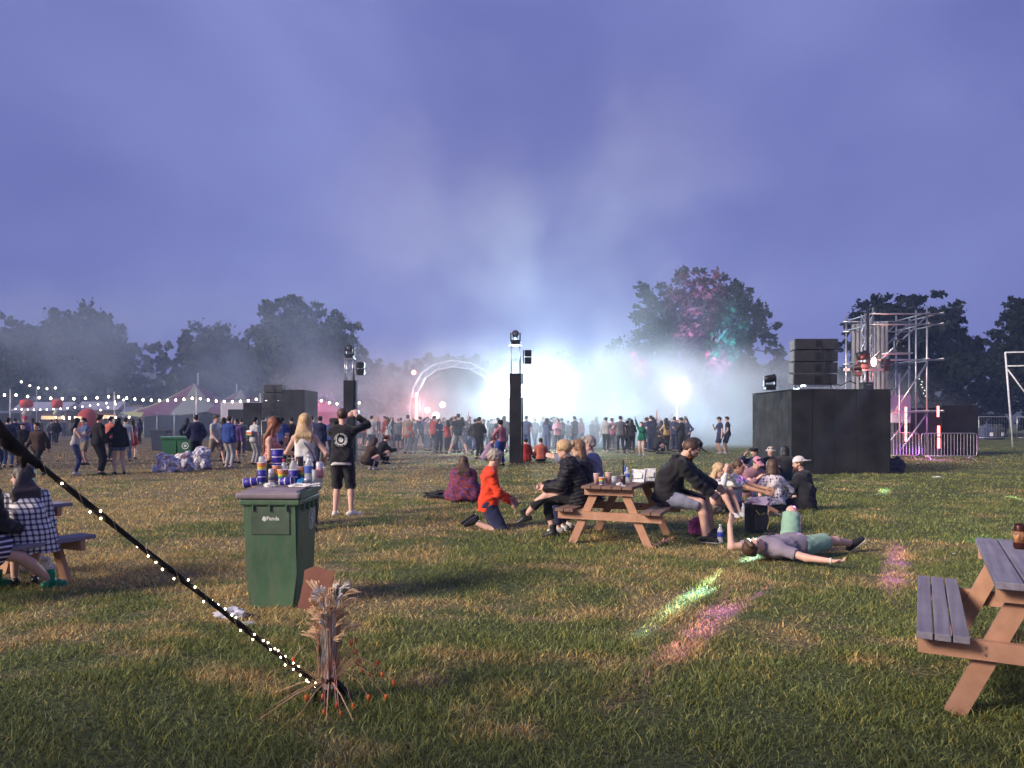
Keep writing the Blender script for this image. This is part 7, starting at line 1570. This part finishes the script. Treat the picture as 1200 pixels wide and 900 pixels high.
pz = [('stand', 0), ('hips', 0), ('drink', 0), ('pockets', 0), ('phone', 1), ('film', 0), ('crossed', 1), ('stand', 1), ('walk', 0), ('armup', 1), ('hips', 1)]
placed = []
def fill(n_, x0, x1, f0, f1, label, group, dark):
    k = tries = 0
    while k < n_ and tries < 4000:
        tries += 1; ft = g.uniform(f0, f1); px = g.uniform(x0, x1); d = FPX*CAMH/(ft-HOR); x_ = (px-600)/FPX*d
        if any((x_-a)**2+(d-b_)**2 < .17 for a, b_ in placed): continue
        if abs(px-604) < 7: continue
        if 50.5 < d < 58 and 470 < px < 592: continue
        placed.append((x_, d)); po, fm = g.choice(pz); k += 1
        tc = g.choice(dark)
        lm = [w for a, w in ((460, 'by left lattice tower'), (482, 'left of red tube'), (500, 'right of red tube'), (530, 'below the warm lanterns'), (575, 'before arch right leg'), (604, 'left of tall tower'), (640, 'right of tall tower'), (700, 'against brightest smoke'), (740, 'left of white marquee'), (772, 'before white marquee'), (815, 'beneath white floodlight'), (999, 'right of the floodlight')) if px < a][0]
        verb = dict(stand='standing', hips='hand on hip', drink='drinking', pockets='hands pocketed', phone='reading phone', film='filming', crossed='arms crossed', walk='walking', armup='arm raised')[po]
        bc = g.choice(['black', 'navy', 'black', 'grey', 'denim']); hcl = g.choice(['dark', 'dark', 'brown', 'blonde']); ht_ = g.uniform(1.60, 1.86); lb = ('short ' if ht_ < 1.68 else 'tall ' if ht_ > 1.80 else '')+hcl+' haired %s in %s and %s, %s, %s %s' % ('woman' if fm else 'man', tc, bc, verb, 'front' if ft > 521 else 'rear', lm)
        crowd(px, ft, g.uniform(-60, 60) if g.random() < .75 else g.uniform(90, 270), lb, po, fm, 'tee' if (po, fm) in (('stand', 0), ('hips', 0), ('armup', 1)) else 'jacket', 'shorts' if (po, fm) in (('drink', 0), ('hips', 1)) else 'trousers', 'long' if fm else 'short', tc, bc, hcl, 'black', H=ht_, group=group)
DK = ['black', 'navy', 'black', 'grey', 'brown', 'navy', 'purple']
fill(50, 420, 596, 521, 532, 'dark clothed reveller in the front rows of the left half of the stage crowd', 'stage crowd, front rows left of the tall tower', DK+['grey', 'pale', 'red'])
fill(46, 612, 806, 521, 531, 'dark clothed reveller in the front rows between tall tower and white floodlight', 'stage crowd, front rows right of the tall tower', DK+['grey', 'denim', 'pink'])
fill(58, 424, 596, 511, 521, 'hazy silhouette deep in the left half of the stage crowd', 'stage crowd, rear left', DK)
fill(66, 610, 800, 511, 521, 'hazy silhouette in the smoke behind the right half of the stage crowd', 'stage crowd, rear right', DK)
fill(8, 800, 875, 508, 516, 'faint silhouette far off in the smoke right of the floodlight', 'silhouettes right of the floodlight', DK)
for k, r_ in PROTO.items():
    if id(r_) not in used_proto:
        for ch in list(r_.children): bpy.data.objects.remove(ch)
        bpy.data.objects.remove(r_)
# ================================================================ the light these lamps throw, plus added unseen lamps
lamp('SPOT', P(603, 458, 41.6), 6000, (.70, .92, 1), P(640, 455, 20), 150, .6, .25, 'flood_light')
for px, py, d, w in ((628, 450, 49, 1700), (655, 460, 50, 1700), (684, 448, 54, 1300), (590, 466, 49, 1100), (565, 480, 51, 350), (650, 425, 56, 1500), (640, 350, 62, 2200), (722, 474, 50, 1100), (760, 482, 50, 900), (815, 480, 51, 800), (850, 488, 48, 600), (878, 490, 52, 600), (700, 480, 46, 500)): lamp('POINT', P(px, py, d), w, (.60, .86, 1), size=1.6, name='added_smoke_lamp')  # unseen lamps added inside the smoke to brighten it
lamp('POINT', FL, 260, (.90, .93, 1), size=.25, name='flood_light')
lamp('POINT', P(490, 478, 50.4), 500, (1, .32, .30), size=.5, name='red_tube_light')
lamp('POINT', P(367, 476, 49.6), 250, (1, .30, .75), size=.3, name='pink_light')
lamp('POINT', P(1024, 426, 30.2), 120, (1, .25, .2), size=.15, name='red_light')
lamp('POINT', P(1095, 530, 29.9), 60, (.6, .15, 1), size=.2, name='purple_light')
lamp('POINT', P(1062, 505, 30.3), 60, (1, .15, .15), size=.2, name='red_bar_light')
# beams from the added lamp head on the scaffold tower, thrown low over the grass
H1 = Vector((15.6, 29.6, 4.9))
def beam(px, py, w, col, ang, flat=.45, src=H1):
    x, y = G(px, py); o = lamp('SPOT', src, w*11, col, (x, y, 0), ang, 1.0, .05, 'beam_light'); o.scale = (flat, 1, 1); return o
beam(848, 676, 36000, (.50, 1, .80), 2.0, .25); beam(862, 704, 14000, (.80, .22, .85), 2.2, .33); beam(780, 632, 6000, (.9, .2, .8), 1.5, .5)
beam(1050, 665, 9000, (.8, .25, .75), 1.9, .42); beam(1036, 576, 4500, (.5, 1, .55), 1.9, .6); beam(1188, 584, 13000, (.75, 1, .78), 1.4, .4)
beam(690, 662, 1300, (.5, .85, .5), 1.4, .25); beam(1162, 636, 900, (.1, 1, .6), .6)
for px, py, col, w, sx, ang in ((748, 432, (1, .10, .50), 26000, 738, 12), (842, 425, (1, .14, .65), 24000, 848, 13), (860, 466, (.02, 1, .9), 14000, 866, 10), (735, 462, (.03, .85, .9), 12000, 745, 12), (812, 352, (.9, .2, .7), 9000, 800, 22), (850, 398, (.1, .6, .9), 11000, 838, 18), (775, 452, (.9, .3, .7), 9000, 780, 14)):
    lamp('SPOT', P(sx, 492, 62), w*24, col, P(px, py, 73), ang, .8, .05, 'added_tree_spot')  # unseen spots added in front of the oak to colour its crown
